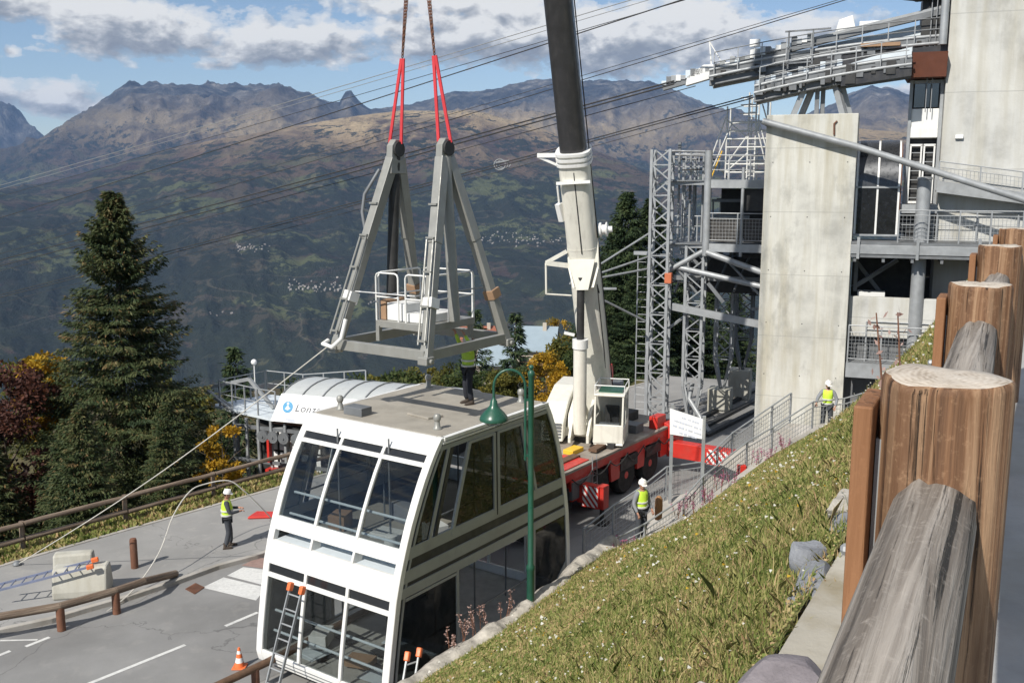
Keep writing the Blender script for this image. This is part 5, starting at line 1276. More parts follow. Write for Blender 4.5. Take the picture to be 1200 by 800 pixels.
for a, c_ in zip(wk_pts_n, wk_pts_f):
    z = (a.z+c_.z)/2; vs += [(a.x, a.y, z-.02), (c_.x, c_.y, z-.02), (c_.x, c_.y, -.1), (a.x, a.y, -.1)]
fs = [(0, 3, 2, 1), tuple(4*6+k for k in range(4))]
for i in range(6):
    for k in range(4): l = (k+1) % 4; fs.append((4*i+k, 4*i+l, 4*i+4+l, 4*i+4+k))
wk.add(vs, fs); tag(wk.build('walkway', M['kerb']), kind='structure')
# sign on two posts with a round-topped hoop
sg_ = thing('notice_sign', 'white notice board with four faded text lines on two grey posts', 'sign', (5.1, 27.7, 1.3))
A_, B_ = atY(786, 478, 28.0), atY(826, 491, 27.4); Al, Bl = atY(786, 508, 28.0), atY(826, 514, 27.4)
for nm, x, y, Y, yb in (('post', 787, 440, 28.0, 585), ('post', 824.5, 512, 27.4, 602)):
    p, q = atY(x, 512 if nm else y, Y), atY(x, yb, Y); q.x = p.x
    b = MB(); top_ = A_.z+.12 if x < 800 else B_.z+.10
    b.beam((p.x, p.y, q.z-.3), (p.x, p.y, top_), .09, .09); b.build('post', M['galv'], sg_, bevel=.006)
ux = (B_-A_).normalized(); fn = Vector((ux.y, -ux.x, 0)).normalized(); fn = fn if fn.y < 0 else -fn
b = MB(); b.prism([A_+fn*.06, B_+fn*.06, Bl+fn*.06, Al+fn*.06], -fn*.03); bo_ = b.build('board', M['sign'], sg_)
b = MB(); rr_ = random.Random(3); W_ = (B_-A_).length; Hh = (A_.z-Al.z); sk = (B_.z-A_.z)/W_
for li, (x0, x1) in enumerate(((.36, .90), (.14, .88), (.10, .94), (.30, .78))):
    zc = A_.z-Hh*(.20+.20*li); x = W_*x0
    while x < W_*x1:
        wd = rr_.uniform(.03, .09); o_ = A_+(B_-A_)*(x/W_); h1 = rr_.uniform(.018, .03)
        b.beam(o_+fn*.0625+Vector((0, 0, zc-A_.z)), o_+(B_-A_)*(wd/W_)+fn*.0625+Vector((0, 0, zc-A_.z)), .004, h1*2, up=ZUP)
        x += wd+rr_.choice((.012, .014, .05))
b.build('faded_text', M['inkpale'], bo_)
for x, y, Y, lab in ((868, 548, 28.9, 'red electric box on a short grey post by the railing'),):
    o = thing('electric_box', lab, 'box', atY(x, 575, Y)); p = atY(x, 575, Y); pt_ = atY(x, 546, Y)
    b = MB(); b.box(p.x-.03, p.x+.03, p.y-.03, p.y+.03, p.z-.5, pt_.z-.2); b.build('post', M['galv'], o)
    b = MB(); b.box(p.x-.13, p.x+.13, p.y-.09, p.y+.09, pt_.z-.32, pt_.z+.04); b.build('case', M['red'], o, bevel=.02)
p = atY(772, 590, 26.1); b = MB(); b.lathe([(.10, -.1), (.11, .3), (.10, .5), (.05, .57), (.001, .58)], (p.x, p.y, p.z-.35), 14)
tag(b.build('orange_bollard', paint('ochre_plastic', (.34, .17, .07), .7), smooth=40), 'ochre orange post behind the worker in grey sleeves', 'bollard')
# the log fence beyond the pavement
fe = thing('log_fence', 'long brown two-rail log fence at the edge of the trees beyond the pavement', 'fence', rn(10, 28.7, 0))
def fp(s_, z): p = rn(s_, 28.75); return Vector((p.x, p.y, hgt(p.x, p.y)*.4+z))
rj = random.Random(5)
for k in range(9):
    s0, s1 = 2+k*3.2, 5.15+k*3.2
    for z in (.92, .45):
        a, c_ = fp(s0, z+rj.uniform(-.02, .02)), fp(s1, z+rj.uniform(-.02, .02)); fr = Matrix.Translation(a) @ (c_-a).to_track_quat('Z', 'Y').to_matrix().to_4x4()
        L_ = (c_-a).length; b = MB(fr); b.tube([(rj.uniform(-.01, .01), rj.uniform(-.01, .01), L_*q/6) for q in range(7)], [.075*rj.uniform(.93, 1.07) for q in range(7)], 12); b.build('rail', M['log'], fe, frame=fr, smooth=60)
    b = MB(); b.tube([fp(s1+.02, -.2)+NR*.12, fp(s1+.02, .96)+NR*.12], .075, 12); b.build('post', M['log'], fe, smooth=60)
# log barrier at the parking bay
lb = thing('log_barrier', 'low round-log traffic barrier along the kerb in front of the concrete blocks', 'barrier', atZ(70, 735, .1))
bpx = [(-60, 733), (0, 722), (70, 710), (135, 692), (168, 681), (205, 672)]
bz = [.62, .62, .62, .60, .55, .18]
q = [atZ(x, y, z) for (x, y), z in zip(bpx, bz)]
for a, c_ in zip(q[:-1], q[1:]):
    fr = Matrix.Translation(a) @ (c_-a).to_track_quat('Z', 'Y').to_matrix().to_4x4(); b = MB(fr); b.tube([(0, 0, -.03), (0, 0, (c_-a).length+.03)], .10, 14); b.build('rail', M['log'], lb, frame=fr, smooth=60)
for p in (q[0], q[2], q[3]):
    fr = Matrix.Translation((p.x, p.y, 0)); b = MB(fr); b.tube([(0, 0, 0), (0, 0, p.z-.02)], .10, 14); b.build('post', M['rust'], lb, frame=fr, smooth=60)
lb2 = thing('log_barrier', 'brown log barrier at the road side under the front of the cabin', 'barrier', atZ(275, 795, 0))
q = [atZ(235, 812, .5), atZ(312, 776, .5), rn(20.5, 17.9, .5)]
for a, c_ in zip(q[:-1], q[1:]):
    fr = Matrix.Translation(a) @ (c_-a).to_track_quat('Z', 'Y').to_matrix().to_4x4(); b = MB(fr); b.tube([(0, 0, -.03), (0, 0, (c_-a).length+.03)], .085, 14); b.build('rail', M['wooddark'], lb2, frame=fr, smooth=60)
for f_ in (.1, .82):
    p = q[0].lerp(q[1], f_); fr = Matrix.Translation((p.x, p.y, -.01)); b = MB(fr); b.tube([(0, 0, 0), (0, 0, .5)], .09, 14); b.build('post', M['rust'], lb2, frame=fr, smooth=60)
# bollard, blocks, ladders, cone
p = atZ(158, 665, .1); fr = Matrix.Translation((p.x, p.y, .1)); b = MB(fr); b.lathe([(.10, -.1), (.10, .80), (.085, .86), (.03, .88), (.001, .885)], (0, 0, 0), 16); tag(b.build('wooden_bollard', M['rust'], frame=fr, smooth=40), 'single round brown wooden bollard on the pavement', 'bollard')
def block(lab, c, L_, rz, w_=.62, h_=.82):
    fr = Matrix.Translation(c) @ Matrix.Rotation(rz, 4, 'Z'); b = MB(fr)
    b.prism([(-L_/2, -w_/2, 0), (-L_/2, -w_/2, h_*.25), (-L_/2, -w_/2*.62, h_*.92), (-L_/2, -w_/2*.5, h_), (-L_/2, w_/2*.5, h_), (-L_/2, w_/2*.62, h_*.92), (-L_/2, w_/2, h_*.25), (-L_/2, w_/2, 0)], (L_, 0, 0))
    tag(b.build('concrete_block', M['concreteblock'], frame=fr, bevel=.05), lab, 'concrete block')
pa = atZ(94, 698, .1); block('grey concrete block with a ladder lying across it', (pa.x, pa.y+.2, .1), 1.35, R(10), .8, .78)
pa = atZ(88, 680, .1); block('grey concrete block half hidden behind the other block', (pa.x-.1, pa.y+.25, .1), 1.0, R(12), .6, .72)
def ladder(lab, a, c_, wv, n, mat, tips=None, r=.022):
    a, c_, wv = Vector(a), Vector(c_), Vector(wv); o = thing('ladder', lab, 'ladder', a)
    for s_ in (-.5, .5):
        b = MB(); b.beam(a+wv*s_, c_+wv*s_, r*1.4, r*2.6); b.build('side_rail', M[mat], o)
        for (t0, nm, mt) in ((1.0, 'end_cap', tips),) if tips else ():
            d_ = (c_-a).normalized(); b = MB(); b.beam(c_+wv*s_-d_*.06, c_+wv*s_+d_*.12, .10, .12); b.build('end_cap', M[tips], o, bevel=.02)
    for k in range(n):
        q_ = a.lerp(c_, (k+.6)/n); b = MB(); b.tube([q_-wv*.5, q_+wv*.5], r*.8, 6); b.build('rung', M[mat], o)
    return o
M['bluealu'] = paint('blue_grey_ladder', (.22, .25, .36), .5, metal=.3)
ladder('long blue-grey ladder with orange caps lying over the concrete blocks', atZ(-6, 689, .55), atZ(107, 660, .98), (.05, -.42, -.02), 9, 'bluealu', 'orange')
a, c_ = CM @ Vector((-.62, -4.75, 0)), CM @ Vector((-.58, -3.87, 2.32))
wv = (CM.to_3x3() @ Vector((.36, 0, 0)))
ladder('aluminium ladder with orange caps leaning on the front of the cabin', a, c_, wv, 8, 'galv', 'orange')
a, c_ = Vector((-2.15, 16.9, .3)), atY(484, 768, 17.75)
ladder('two-rail grey ladder with orange and pink caps lying against the stone wall', a, c_, (.22, .12, .02), 5, 'galv', 'orange')
p = atZ(281, 781, 0); cn = thing('traffic_cone', 'small orange and white traffic cone on the road', 'traffic cone', (p.x, p.y, 0))
b = MB(); b.box(p.x-.15, p.x+.15, p.y-.15, p.y+.15, -.004, .03); b.build('base', M['orange'], cn, bevel=.01)
for z0, z1, m_ in ((.03, .13, 'orange'), (.13, .24, 'sign'), (.24, .33, 'orange'), (.33, .40, 'sign'), (.40, .47, 'orange')):
    rz_ = lambda z: .115-(z-.03)/.44*.09
    b = MB(); b.lathe([(rz_(z0), z0), (rz_(z1), z1)], (p.x, p.y, 0), 16); b.build('band' if m_ == 'sign' else 'cone_body', M[m_], cn, smooth=40)
p = atZ(308, 606, .1); b = MB(); b.prism([(p.x-.45, p.y-.2, .1), (p.x+.4, p.y-.1, .1), (p.x+.5, p.y+.35, .1), (p.x-.3, p.y+.4, .1)], (0, 0, .09)); tag(b.build('folded_tarpaulin', M['red'], bevel=.04), 'bright red folded tarpaulin on the pavement', 'tarpaulin')
# ------------------------------------------------------------------ the lift station on the right
SO = Vector((9.67, 38.14, 0)); PH = R(-20)
SX = Matrix.Translation(SO) @ Matrix.Rotation(PH, 4, 'Z')
def sp_(A, B, Z=0): return SX @ Vector((A, B, Z))
def sthing(name, label, cat, A, B, Z=0, group=None): 
    p = sp_(A, B, Z); return thing(name, label, cat, p, PH, group)
def one(mb, name, mat, label, cat, group=None, **kw): return tag(mb.build(name, mat, **kw), label, cat, group)
b = MB(SX); b.box(0, 3.30, 0, 2.15, -.1, 13.22)
cpil = sthing('concrete_pillar', 'tall pale square concrete pillar with water stains under the lower cable arm', 'pillar', 1.6, 1, 0); b.build('shaft', M['concrete'], cpil, bevel=.03)
b = MB(SX)
for k in range(18): b.lathe([(.022, -.004), (.022, .0)], (.3+1.35*(k % 3), -.002, 1.2+2.05*(k//3)), 8, (0, 1, 0))
b.build('tie_hole', M['dark'], cpil)
b = MB(SX); b.tube([(2.55, -.03, 12.95), (2.45, -.05, 12.85), (2.47, -.04, 12.45)], .035, 6); b.build('bent_bracket', M['rust'], cpil)
# glazed stair tube beside the pillar
tu = sthing('glazed_stair_tube', 'barrel-topped dark glass stair enclosure with white frames beside the pillar', 'stair enclosure', 4, 2, 8.4)
ta, tbk, zc_, r_ = (3.36, 4.86), .9, 10.55, 1.75
prof = [(tbk, 8.72)]+[(tbk, 10.5)]+[(tbk+r_-r_*math.cos(a), zc_+r_*math.sin(a)) for a in np.linspace(0, PI/2+.35, 14)]
def strip(mb, x0, x1, pr, th, inset=0):
    n = len(pr); vs = []
    for i, (y, z) in enumerate(pr):
        d = Vector((pr[min(i+1, n-1)][0]-pr[max(i-1, 0)][0], pr[min(i+1, n-1)][1]-pr[max(i-1, 0)][1])).normalized(); nn = (d.y, -d.x)
        for x, o_ in ((x0, inset), (x1, inset), (x1, inset+th), (x0, inset+th)): vs.append((x, y+nn[0]*o_, z+nn[1]*o_))
    fs = [(0, 1, 2, 3), tuple(4*(n-1)+k for k in (3, 2, 1, 0))]
    for i in range(n-1):
        for k in range(4): l = (k+1) % 4; fs.append((4*i+k, 4*i+4+k, 4*i+4+l, 4*i+l))
    mb.add(vs, fs)
for x in (ta[0], (ta[0]+ta[1])/2, ta[1]):
    b = MB(SX); strip(b, x-.035, x+.035, prof, .10, -.0); b.build('rib', M['white'], tu, smooth=40)
M['tubepane'] = paint('black_glazing', (.012, .013, .015), .2, var=.3)
M['tubeglass'] = paint('dark_reflective_glazing', (.06, .063, .068), .30, metal=.55, var=.2)
for x0, x1 in ((ta[0]+.045, (ta[0]+ta[1])/2-.045), ((ta[0]+ta[1])/2+.045, ta[1]-.045)):
    b = MB(SX); strip(b, x0, x1, prof[:2], .02, .04-.06); b.build('pane', M['tubepane'], tu)
    b = MB(SX); strip(b, x0, x1, prof[2:], .02, .03-.05); b.build('curved_pane', M['tubeglass'], tu, smooth=True)
for z in (8.72, 10.52): 
    b = MB(SX); b.box(ta[0]-.05, ta[1]+.05, tbk-.05, tbk+.05, z-.035, z+.035); b.build('transom', M['galv'], tu)
b = MB(SX); b.prism([(ta[0]+.05, tbk+.12, 8.7)]+[(ta[0]+.05, y+.1, z-.1) for y, z in prof[1:]]+[(ta[0]+.05, tbk+2.6, 8.7)], (ta[1]-ta[0]-.1, 0, 0)); b.build('stairwell', M['dark'], tu)
b = MB(SX); b.prism([(ta[1]+.03, tbk+.1, 8.7)]+[(ta[1]+.03, y+.06, z-.06) for y, z in prof[1:]]+[(ta[1]+.03, tbk+2.6, 8.7)], (.05, 0, 0)); b.build('end_panel', M['rust'], tu)
# concrete tower and the cabin hall parts behind
tw = sthing('station_tower', 'huge smooth concrete tower wall of the lift station at the right', 'building', 10, 4, 0)
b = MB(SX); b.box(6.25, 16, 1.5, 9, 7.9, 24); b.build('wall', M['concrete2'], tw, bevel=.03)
b = MB(SX); b.box(6.30, 16, 1.62, 9, -.1, 7.89); b.build('base_wall', concrete('shaded_base_concrete', (.30, .30, .29), .3), tw)  # tower concrete repeated darker, the shade under the deck put into its colour
b = MB(SX); b.prism([(4.35, 1.2, 15.45), (4.35, 3.6, 15.45), (4.95, 3.4, 14.55), (4.95, 1.4, 14.55)], (.01, 0, 0))
b = MB(SX); v_ = [(4.40, 1.0, 15.42), (6.24, 1.0, 15.42), (6.24, 4, 15.42), (4.40, 4, 15.42), (4.98, 1.25, 14.55), (6.24, 1.25, 14.55), (6.24, 3.7, 14.55), (4.98, 3.7, 14.55)]
b.add(v_, [(0, 1, 5, 4), (1, 2, 6, 5), (2, 3, 7, 6), (3, 0, 4, 7), (0, 3, 2, 1), (4, 5, 6, 7)]); b.build('soffit_box', M['redbrown'], tw)
b = MB(SX); b.box(6.7, 6.98, 1.38, 1.5, 12.3, 12.44); b.build('wall_lamp', M['sign'], tw, bevel=.02)
b = MB(SX); b.tube([(6.05, 1.35, 15.7), (6.05, 1.35, 24)], .14, 12); b.build('downpipe', M['galv'], tw, smooth=True)
b = MB(SX); b.box(5.3, 6.2, 1.9, 4, 16.1, 17.6); b.build('machine_room', M['dark'], tw)
lf_ = sthing('lift_shaft', 'narrow white panelled lift shaft with a dark window between the stair tube and the tower', 'lift', 5.7, 3, 7)
X0, X1 = 5.04, 6.22
for x in (X0, X1-.10): b = MB(SX); b.box(x, x+.12, 1.9, 2.05, 7.9, 14.5); b.build('column', M['galv'], lf_, bevel=.01)
b = MB(SX); b.box(X0+.12, X1-.1, 2.2, 3.9, 7.9, 14.5); b.build('shaft', M['dark'], lf_)
b = MB(SX); b.box(X0+.12, X1-.1, 1.98, 2.10, 12.35, 13.45); b.box(X0+.12, X1-.1, 1.90, 2.00, 12.37, 12.75); b.build('panel', M['white'], lf_, bevel=.02)
b = MB(SX); b.box(X0+.18, X1-.16, 2.04, 2.06, 13.50, 14.40); b.build('window', M['glassdark'], lf_)
b = MB(SX); b.box(X0+.12, X1-.1, 1.98, 2.08, 14.38, 14.5); b.build('window_frame', M['galv'], lf_)
for x0, x1 in ((X0+.14, X0+.58), (X0+.62, X1-.14)):
    b = MB(SX)
    for z in (9.95, 12.1): b.box(x0, x1, 1.96, 2.06, z-.04, z+.04)
    for x in (x0, x1-.06): b.box(x, x+.06, 1.96, 2.06, 9.95, 12.1)
    d_ = b.build('door', M['white'], lf_)
    b = MB(SX)
    for k in range(6): b.box(x0+.05, x1-.05, 2.0, 2.03, 10.1+.34*k, 10.13+.34*k)
    b.build('bar', M['galv'], d_)
for x in (5.62, 5.80): 
    b = MB(SX); b.tube([(x, 1.7, 13.3), (x, 1.7, 17.4)], .018, 6); b.build('guide_wire', M['cablebright'], lf_)
b = MB(SX); b.box(4.9, 6.25, 1.2, 3.8, 9.55, 9.88); one(b, 'landing_beam', M['galv'], 'grey steel landing under the glazed lift doors', 'landing')
b = MB(SX); b.box(5.0, 6.1, 1.9, 2.2, 8.75, 9.5); one(b, 'dark_panel', M['dark'], 'black panel below the landing of the lift shaft', 'panel')
cl_ = MB(SX); cl_.lathe([(.25, 0), (.25, 10.9), (.27, 10.92), (.27, 11.0), (.001, 11.02)], (5.72, .55, -.1), 20); one(cl_, 'round_column', M['galv'], 'tall round grey steel column in front of the lift shaft', 'column', smooth=40)
b = MB(SX); b.tube([(-.12, -.28, 12.98), (3.3, -.3, 12.0), (9.3, -.35, 10.0), (11, -.4, 9.42)], .125, 14); one(b, 'inclined_pipe', M['galv'], 'long grey steel pipe slanting down across the front of the pillar', 'pipe', smooth=40)
b = MB(SX); b.lathe([(.14, -.26), (.14, .0)], (.05, 0, 12.93), 12, (0, 1, 0)); one(b, 'pipe_bracket', M['galvd'], 'short bracket holding the slanting pipe to the pillar', 'bracket')
# main deck
dkk = sthing('station_deck', 'grey steel deck of the station running right from the pillar', 'deck', 8, 0, 8)
b = MB(SX); b.box(3.28, 15, -.3, -.1, 8.08, 8.42); b.build('edge_beam', M['galv'], dkk, bevel=.01)
b = MB(SX); b.box(3.28, 15, -.25, 1.5, 8.43, 8.52); b.build('deck_plate', M['galvd'], dkk)
b = MB(SX); b.box(3.28, 15, -.26, 1.55, 7.95, 8.06)
for k in range(12): b.box(3.4+k, 3.5+k, -.2, 1.5, 7.78, 8.4)
b.build('joist', M['galvd'], dkk)
for k in range(6): 
    x = 3.5+k*2.05; b = MB(SX); b.box(x, x+.10, -.36, -.24, 7.9, 8.7); b.build('stiffener', M['galv'], dkk)
railing('mesh railing on the station deck beneath the slanting pipe', [sp_(4.9, -.22, 8.5), sp_(9, -.22, 8.5), sp_(14.5, -.22, 8.5)], 1.2, (1.0, .85, .12), 1.05)
railing('inner railing along the back of the station deck', [sp_(4.9, 1.3, 8.5), sp_(14.5, 1.3, 8.5)], 1.1, (1.0, .55, .12), 1.4, mesh=False)
rpm = sthing('access_ramp', 'grey sheet-metal sided ramp leaning against the tower wall above the deck', 'ramp', 8, .8, 9)
b = MB(SX); b.prism([(6.15, .78, 10.35), (12, .78, 9.55), (12, .78, 9.95), (6.15, .78, 10.78)], (0, .08, 0)); b.prism([(6.15, .86, 10.35), (12, .86, 9.55), (12, .86, 9.62), (6.15, .86, 10.42)], (0, .64, 0)); b.build('side_plate', M['galv'], rpm)
railing('wire-filled railing of the ramp against the tower wall', [sp_(6.2, .82, 10.45), sp_(9, .82, 10.06), sp_(12, .82, 9.66)], 1.02, (1.0, .8, .35), 1.3)
# lower level: recess and wall with shade put into their colours, parapet, service platform
lw = sthing('station_basement', 'shaded concrete lower storey with a dark open recess and a sunlit parapet', 'building', 8, 2, 0)
b = MB(SX); b.box(3.32, 16, .55, .85, 4.85, 6.38); b.build('parapet', M['concrete2'], lw, bevel=.02)
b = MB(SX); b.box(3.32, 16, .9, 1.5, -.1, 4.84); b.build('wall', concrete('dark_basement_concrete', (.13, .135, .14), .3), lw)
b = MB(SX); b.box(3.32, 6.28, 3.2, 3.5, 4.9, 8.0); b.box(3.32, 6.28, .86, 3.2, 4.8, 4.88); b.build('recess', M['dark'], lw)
b = MB(SX)
for p, q in (((3.5, 2, 7.6), (4.6, 2.2, 6.2)), ((3.4, 1.6, 6.6), (5.0, 2.2, 7.7)), ((3.5, 1.4, 6.5), (3.5, 1.4, 7.9))): b.beam(p, q, .14, .14)
b.build('brace', M['galvd'], lw)
b = MB(SX); b.box(3.6, 4.6, 1.2, 1.9, 6.3, 6.5); b.build('crate', M['box'], lw)
pf = sthing('service_platform', 'small steel service platform hanging low on the basement wall', 'platform', 5, 0, 3.6)
b = MB(SX); b.box(3.34, 6.9, -.05, .9, 3.72, 3.90); b.box(3.34, 6.9, -.10, -.04, 3.35, 3.92); b.build('deck_plate', M['galv'], pf)
railing('mesh railing of the small service platform low on the basement wall', [sp_(3.38, .85, 3.9), sp_(3.38, -.06, 3.9), sp_(6.9, -.06, 3.9)], 1.45, (1.0, .82, .12), 1.35)
railing('plain handrail on the parapet above the small service platform', [sp_(4.0, .5, 3.9), sp_(7.2, .5, 3.9)], 1.55, (1.0, .8), 1.6, mesh=False)
b = MB(SX); b.lathe([(.10, 0), (.10, .55), (.14, .56), (.14, .68), (.16, .7), (.10, .95), (.001, 1.0)], (6.42, .3, 4.6), 14); one(b, 'beacon', M['dark'], 'small black beacon on the parapet over the service platform', 'beacon', smooth=40)
# ------------------------------------------------------------------ cable saddles
def arm_thing(label, y0, y1, A0, A1, zc, upper):
    o = sthing('cable_saddle_arm', label, 'cable saddle', A1, (y0+y1)/2, zc(A1))
    As = np.linspace(A0, A1, 26)
    def curve(mb, dz, y, r): mb.tube([(a, y, zc(a)+dz) for a in As], r, 8)
    def cbeam(mb, dz, y, w_, h_, a0=None, a1=None):
        L_ = np.linspace(a0 if a0 is not None else A0, a1 if a1 is not None else A1, 16)
        vs = []
        for a in L_:
            for dy, dh in ((-w_/2, -h_/2), (w_/2, -h_/2), (w_/2, h_/2), (-w_/2, h_/2)): vs.append((a, y+dy, zc(a)+dz+dh))
        fs = [(0, 1, 2, 3), tuple(4*15+k for k in (3, 2, 1, 0))]
        for i in range(15):
            for k in range(4): l = (k+1) % 4; fs.append((4*i+k, 4*i+4+k, 4*i+4+l, 4*i+l))
        mb.add(vs, fs)
    b = MB(SX); cbeam(b, -.22, (y0+y1)/2, (y1-y0)*.8, .26); b.build('girder', M['galvd'], o, bevel=.01)
    b = MB(SX); cbeam(b, .08, y0+.1, .14, .22); b.build('side_beam', M['galvd'], o)  # girder and near beam take duller steel for the arm's shaded underside
    b = MB(SX); cbeam(b, .08, y1-.1, .14, .22); b.build('side_beam', M['galv'], o)
    for k, (dz, y) in enumerate(((.28, y0+.3), (.22, y0+.05), (.30, y1-.35), (-.05, y0-.06), (-.36, y0+.12), (-.36, y1-.12))):
        b = MB(SX); curve(b, dz, y, .045+.02*(k % 2)); b.build('track_tube', M['galv' if k % 2 else 'galvd'], o, smooth=True)
    rq = random.Random(6+int(upper))
    for k in range(22):
        a = A1+(A0-A1)*(k+.5)/22; b = MB(SX); ww = rq.uniform(.03, .16)
        a += rq.uniform(-.12, .12); b.box(a-ww, a+ww, y0-.10, y0+.2, zc(a)-rq.uniform(.02, .32), zc(a)+rq.uniform(-.02, .2)); b.build('bracket', M['dark'] if k % 3 == 1 else M['galvd'], o)
    b = MB(SX)
    for k in range(14):
        a = A1+(A0-A1)*(k+.3)/14; b.box(a-.05, a+.05, y0, y1, zc(a)-.08, zc(a)+.02)
    b.build('cross_tie', M['galvd'], o)
    # walkway rail on the near side
    pst = np.linspace(A1+.2, A0-.2, 10 if upper else 7)
    for k, a in enumerate(pst):
        b = MB(SX); b.beam((a, y0-.1, zc(a)), (a, y0-.1, zc(a)+.85), .035); b.build('rail_post', M['galv'], o)
    for h_ in (.85, .45):
        b = MB(SX); b.tube([(a, y0-.1, zc(a)+h_) for a in np.linspace(A1+.2, A0-.1, 14)], .022, 6); b.build('rail', M['galvd'] if upper else M['galv'], o)
    return o, cbeam
zcu = lambda a: 15.86-.0085*(6.2-a)**2-.035*(6.2-a)
zcl = lambda a: 15.0-.0120*(5.2-a)**2-.085*(5.2-a)
up_, cbm = arm_thing('upper grey steel cable saddle arm reaching out from the tower top', 1.75, 3.0, 6.2, -2.5, zcu, True)
b = MB(SX); b.prism([(1.6, 2.3, 15.45), (6.22, 2.3, 15.85), (6.22, 2.3, 16.75), (4.2, 2.3, 16.35), (1.6, 2.3, 15.95)], (0, .12, 0)); b.build('web_panel', M['palepanel'], up_)
b = MB(SX); b.prism([(-.9, 2.25, 14.95), (1.6, 2.25, 15.42), (1.6, 2.25, 15.9), (-.5, 2.25, 15.4)], (0, .08, 0)); b.build('web_panel', M['palepanel'], up_)
for dz, w_, m_ in ((0, .2, 'galvd'), (.16, .10, 'galv')):
    b = MB(SX); L_ = [(6.25, 17.0+dz), (3.5, 16.45+dz), (1.0, 15.92+dz), (-1.0, 15.4+dz), (-3.5, 14.72+dz), (-4.4, 14.5+dz)]
    for p, q in zip(L_[:-1], L_[1:]): b.beam((p[0], 2.0, p[1]), (q[0], 2.0, q[1]), .3, w_)
    b.build('top_chord', M[m_], up_)
rq = random.Random(21)
for k in range(30):                                      # saddle shoes and machinery on top of the chord
    a = -4.35+k*.195; zt = float(np.interp(a, [-4.4, -3.5, -1, 1, 3.5], [14.5, 14.72, 15.4, 15.92, 16.45]))
    h_ = rq.uniform(.10, .34); b = MB(SX); b.box(a-.09, a+.11, 1.8, 2.3, zt+.10, zt+.12+h_); b.build('saddle_shoe', M[('palepanel', 'galvd', 'galv', 'white', 'galv')[k % 5]], up_, bevel=.01)
b = MB(SX); b.prism([(-3.45, 1.8, 14.55), (-2.3, 1.8, 14.85), (-2.35, 1.8, 15.35), (-2.75, 1.8, 15.35), (-3.4, 1.8, 14.9)], (0, .4, 0)); b.build('end_plate', M['white'], up_, bevel=.01)
b = MB(SX); b.beam((-2.35, 1.9, 14.5), (-2.55, 1.9, 16.25), .05); b.beam((-2.55, 1.9, 16.25), (-1.9, 1.9, 15.2), .04); b.build('pole', M['white'], up_)
b = MB(SX); b.box(-.95, -.55, 1.75, 1.85, 15.95, 16.25); b.beam((-.75, 1.8, 15.2), (-.75, 1.8, 15.95), .04); b.build('lamp', M['sign'], up_)
b = MB(SX); b.box(3.1, 4.1, 1.95, 2.3, 16.5, 16.75); b.prism([(2.2, 2, 16.25), (3.0, 2, 16.4), (2.85, 2, 17.0), (2.35, 2, 16.85)], (0, .2, 0)); b.build('cover', M['white'], up_, bevel=.02)
b = MB(SX)
for p, q in (((.55, 1.6, 15.05), (.55, 1.6, 16.45)), ((1.45, 1.6, 15.2), (1.45, 1.6, 16.5)), ((.4, 1.6, 16.45), (2.1, 1.6, 16.5)), ((.5, 1.6, 15.8), (1.45, 1.6, 15.85)), ((.5, 1.6, 15.25), (1.45, 1.6, 15.3))): b.beam(p, q, .06)
b.build('ladder_cage', M['galvd'], up_)
b = MB(SX); b.box(1.3, 1.9, 1.6, 3.1, 14.75, 15.35); b.build('end_block', M['dark'], up_)
b = MB(SX); b.prism([(1.6, 1.66, 14.98), (6.22, 1.66, 15.38), (6.22, 1.66, 15.72), (1.6, 1.66, 15.42)], (0, 1.4, 0)); b.build('box_girder', M['boomblack'], up_)  # girder coloured near black for the shade under the upper arm
b = MB(SX); b.box(3.2, 4.6, 1.5, 1.8, 15.75, 15.88); b.build('timber', M['cardboard'], up_)
b = MB(SX); b.tube([(4.6, 1.6, 17.5), (5.2, 1.6, 17.4), (5.5, 1.7, 17.55), (6.0, 1.7, 17.5)], .12, 8); b.ball((5.1, 1.6, 17.5), .22); b.ball((5.6, 1.65, 17.55), .2); b.build('pulley_set', M['dark'], up_, smooth=True)
lo_, cbm2 = arm_thing('lower grey steel cable saddle arm standing on raked legs on the pillar', .35, 1.55, 5.0, -.55, zcl, False)
b = MB(SX); b.prism([(2.9, .9, 14.6), (5.0, .9, 14.85), (5.0, .9, 15.6), (3.6, .9, 15.3), (2.9, .9, 15.1)], (0, .1, 0)); b.build('web_panel', M['palepanel'], lo_)
b = MB(SX); b.prism([(2.6, .30, 14.22), (5.02, .30, 14.52), (5.02, .30, 14.86), (2.6, .30, 14.60)], (0, 1.2, 0)); b.build('box_girder', M['boomblack'], lo_)  # same near-black colour for the shade under the lower arm
b = MB(SX); b.box(2.75, 3.1, .25, 1.6, 14.3, 15.0); b.build('end_block', M['dark'], lo_)
for k in range(16):
    a = -.5+k*.2; h_ = rq.uniform(.08, .26); b = MB(SX); b.box(a-.09, a+.1, .7, 1.1, zcl(a)+.3, zcl(a)+.34+h_); b.build('saddle_shoe', M[('palepanel', 'galvd', 'galv')[k % 3]], lo_, bevel=.01)
for p, q, w_ in (((.9, .7, 13.2), (1.35, .8, 14.4), .20), ((1.15, 1.3, 13.2), (1.6, 1.2, 14.4), .20), ((1.75, .9, 13.2), (1.75, .9, 14.45), .16), ((1.95, 1.1, 13.2), (1.95, 1.1, 14.45), .16), ((2.75, .6, 13.2), (2.35, .8, 14.5), .22), ((2.95, 1.2, 13.2), (2.55, 1.1, 14.5), .2)):
    b = MB(SX); b.beam(p, q, w_); b.build('leg', M['galvd'] if w_ < .2 else M['galv'], lo_)
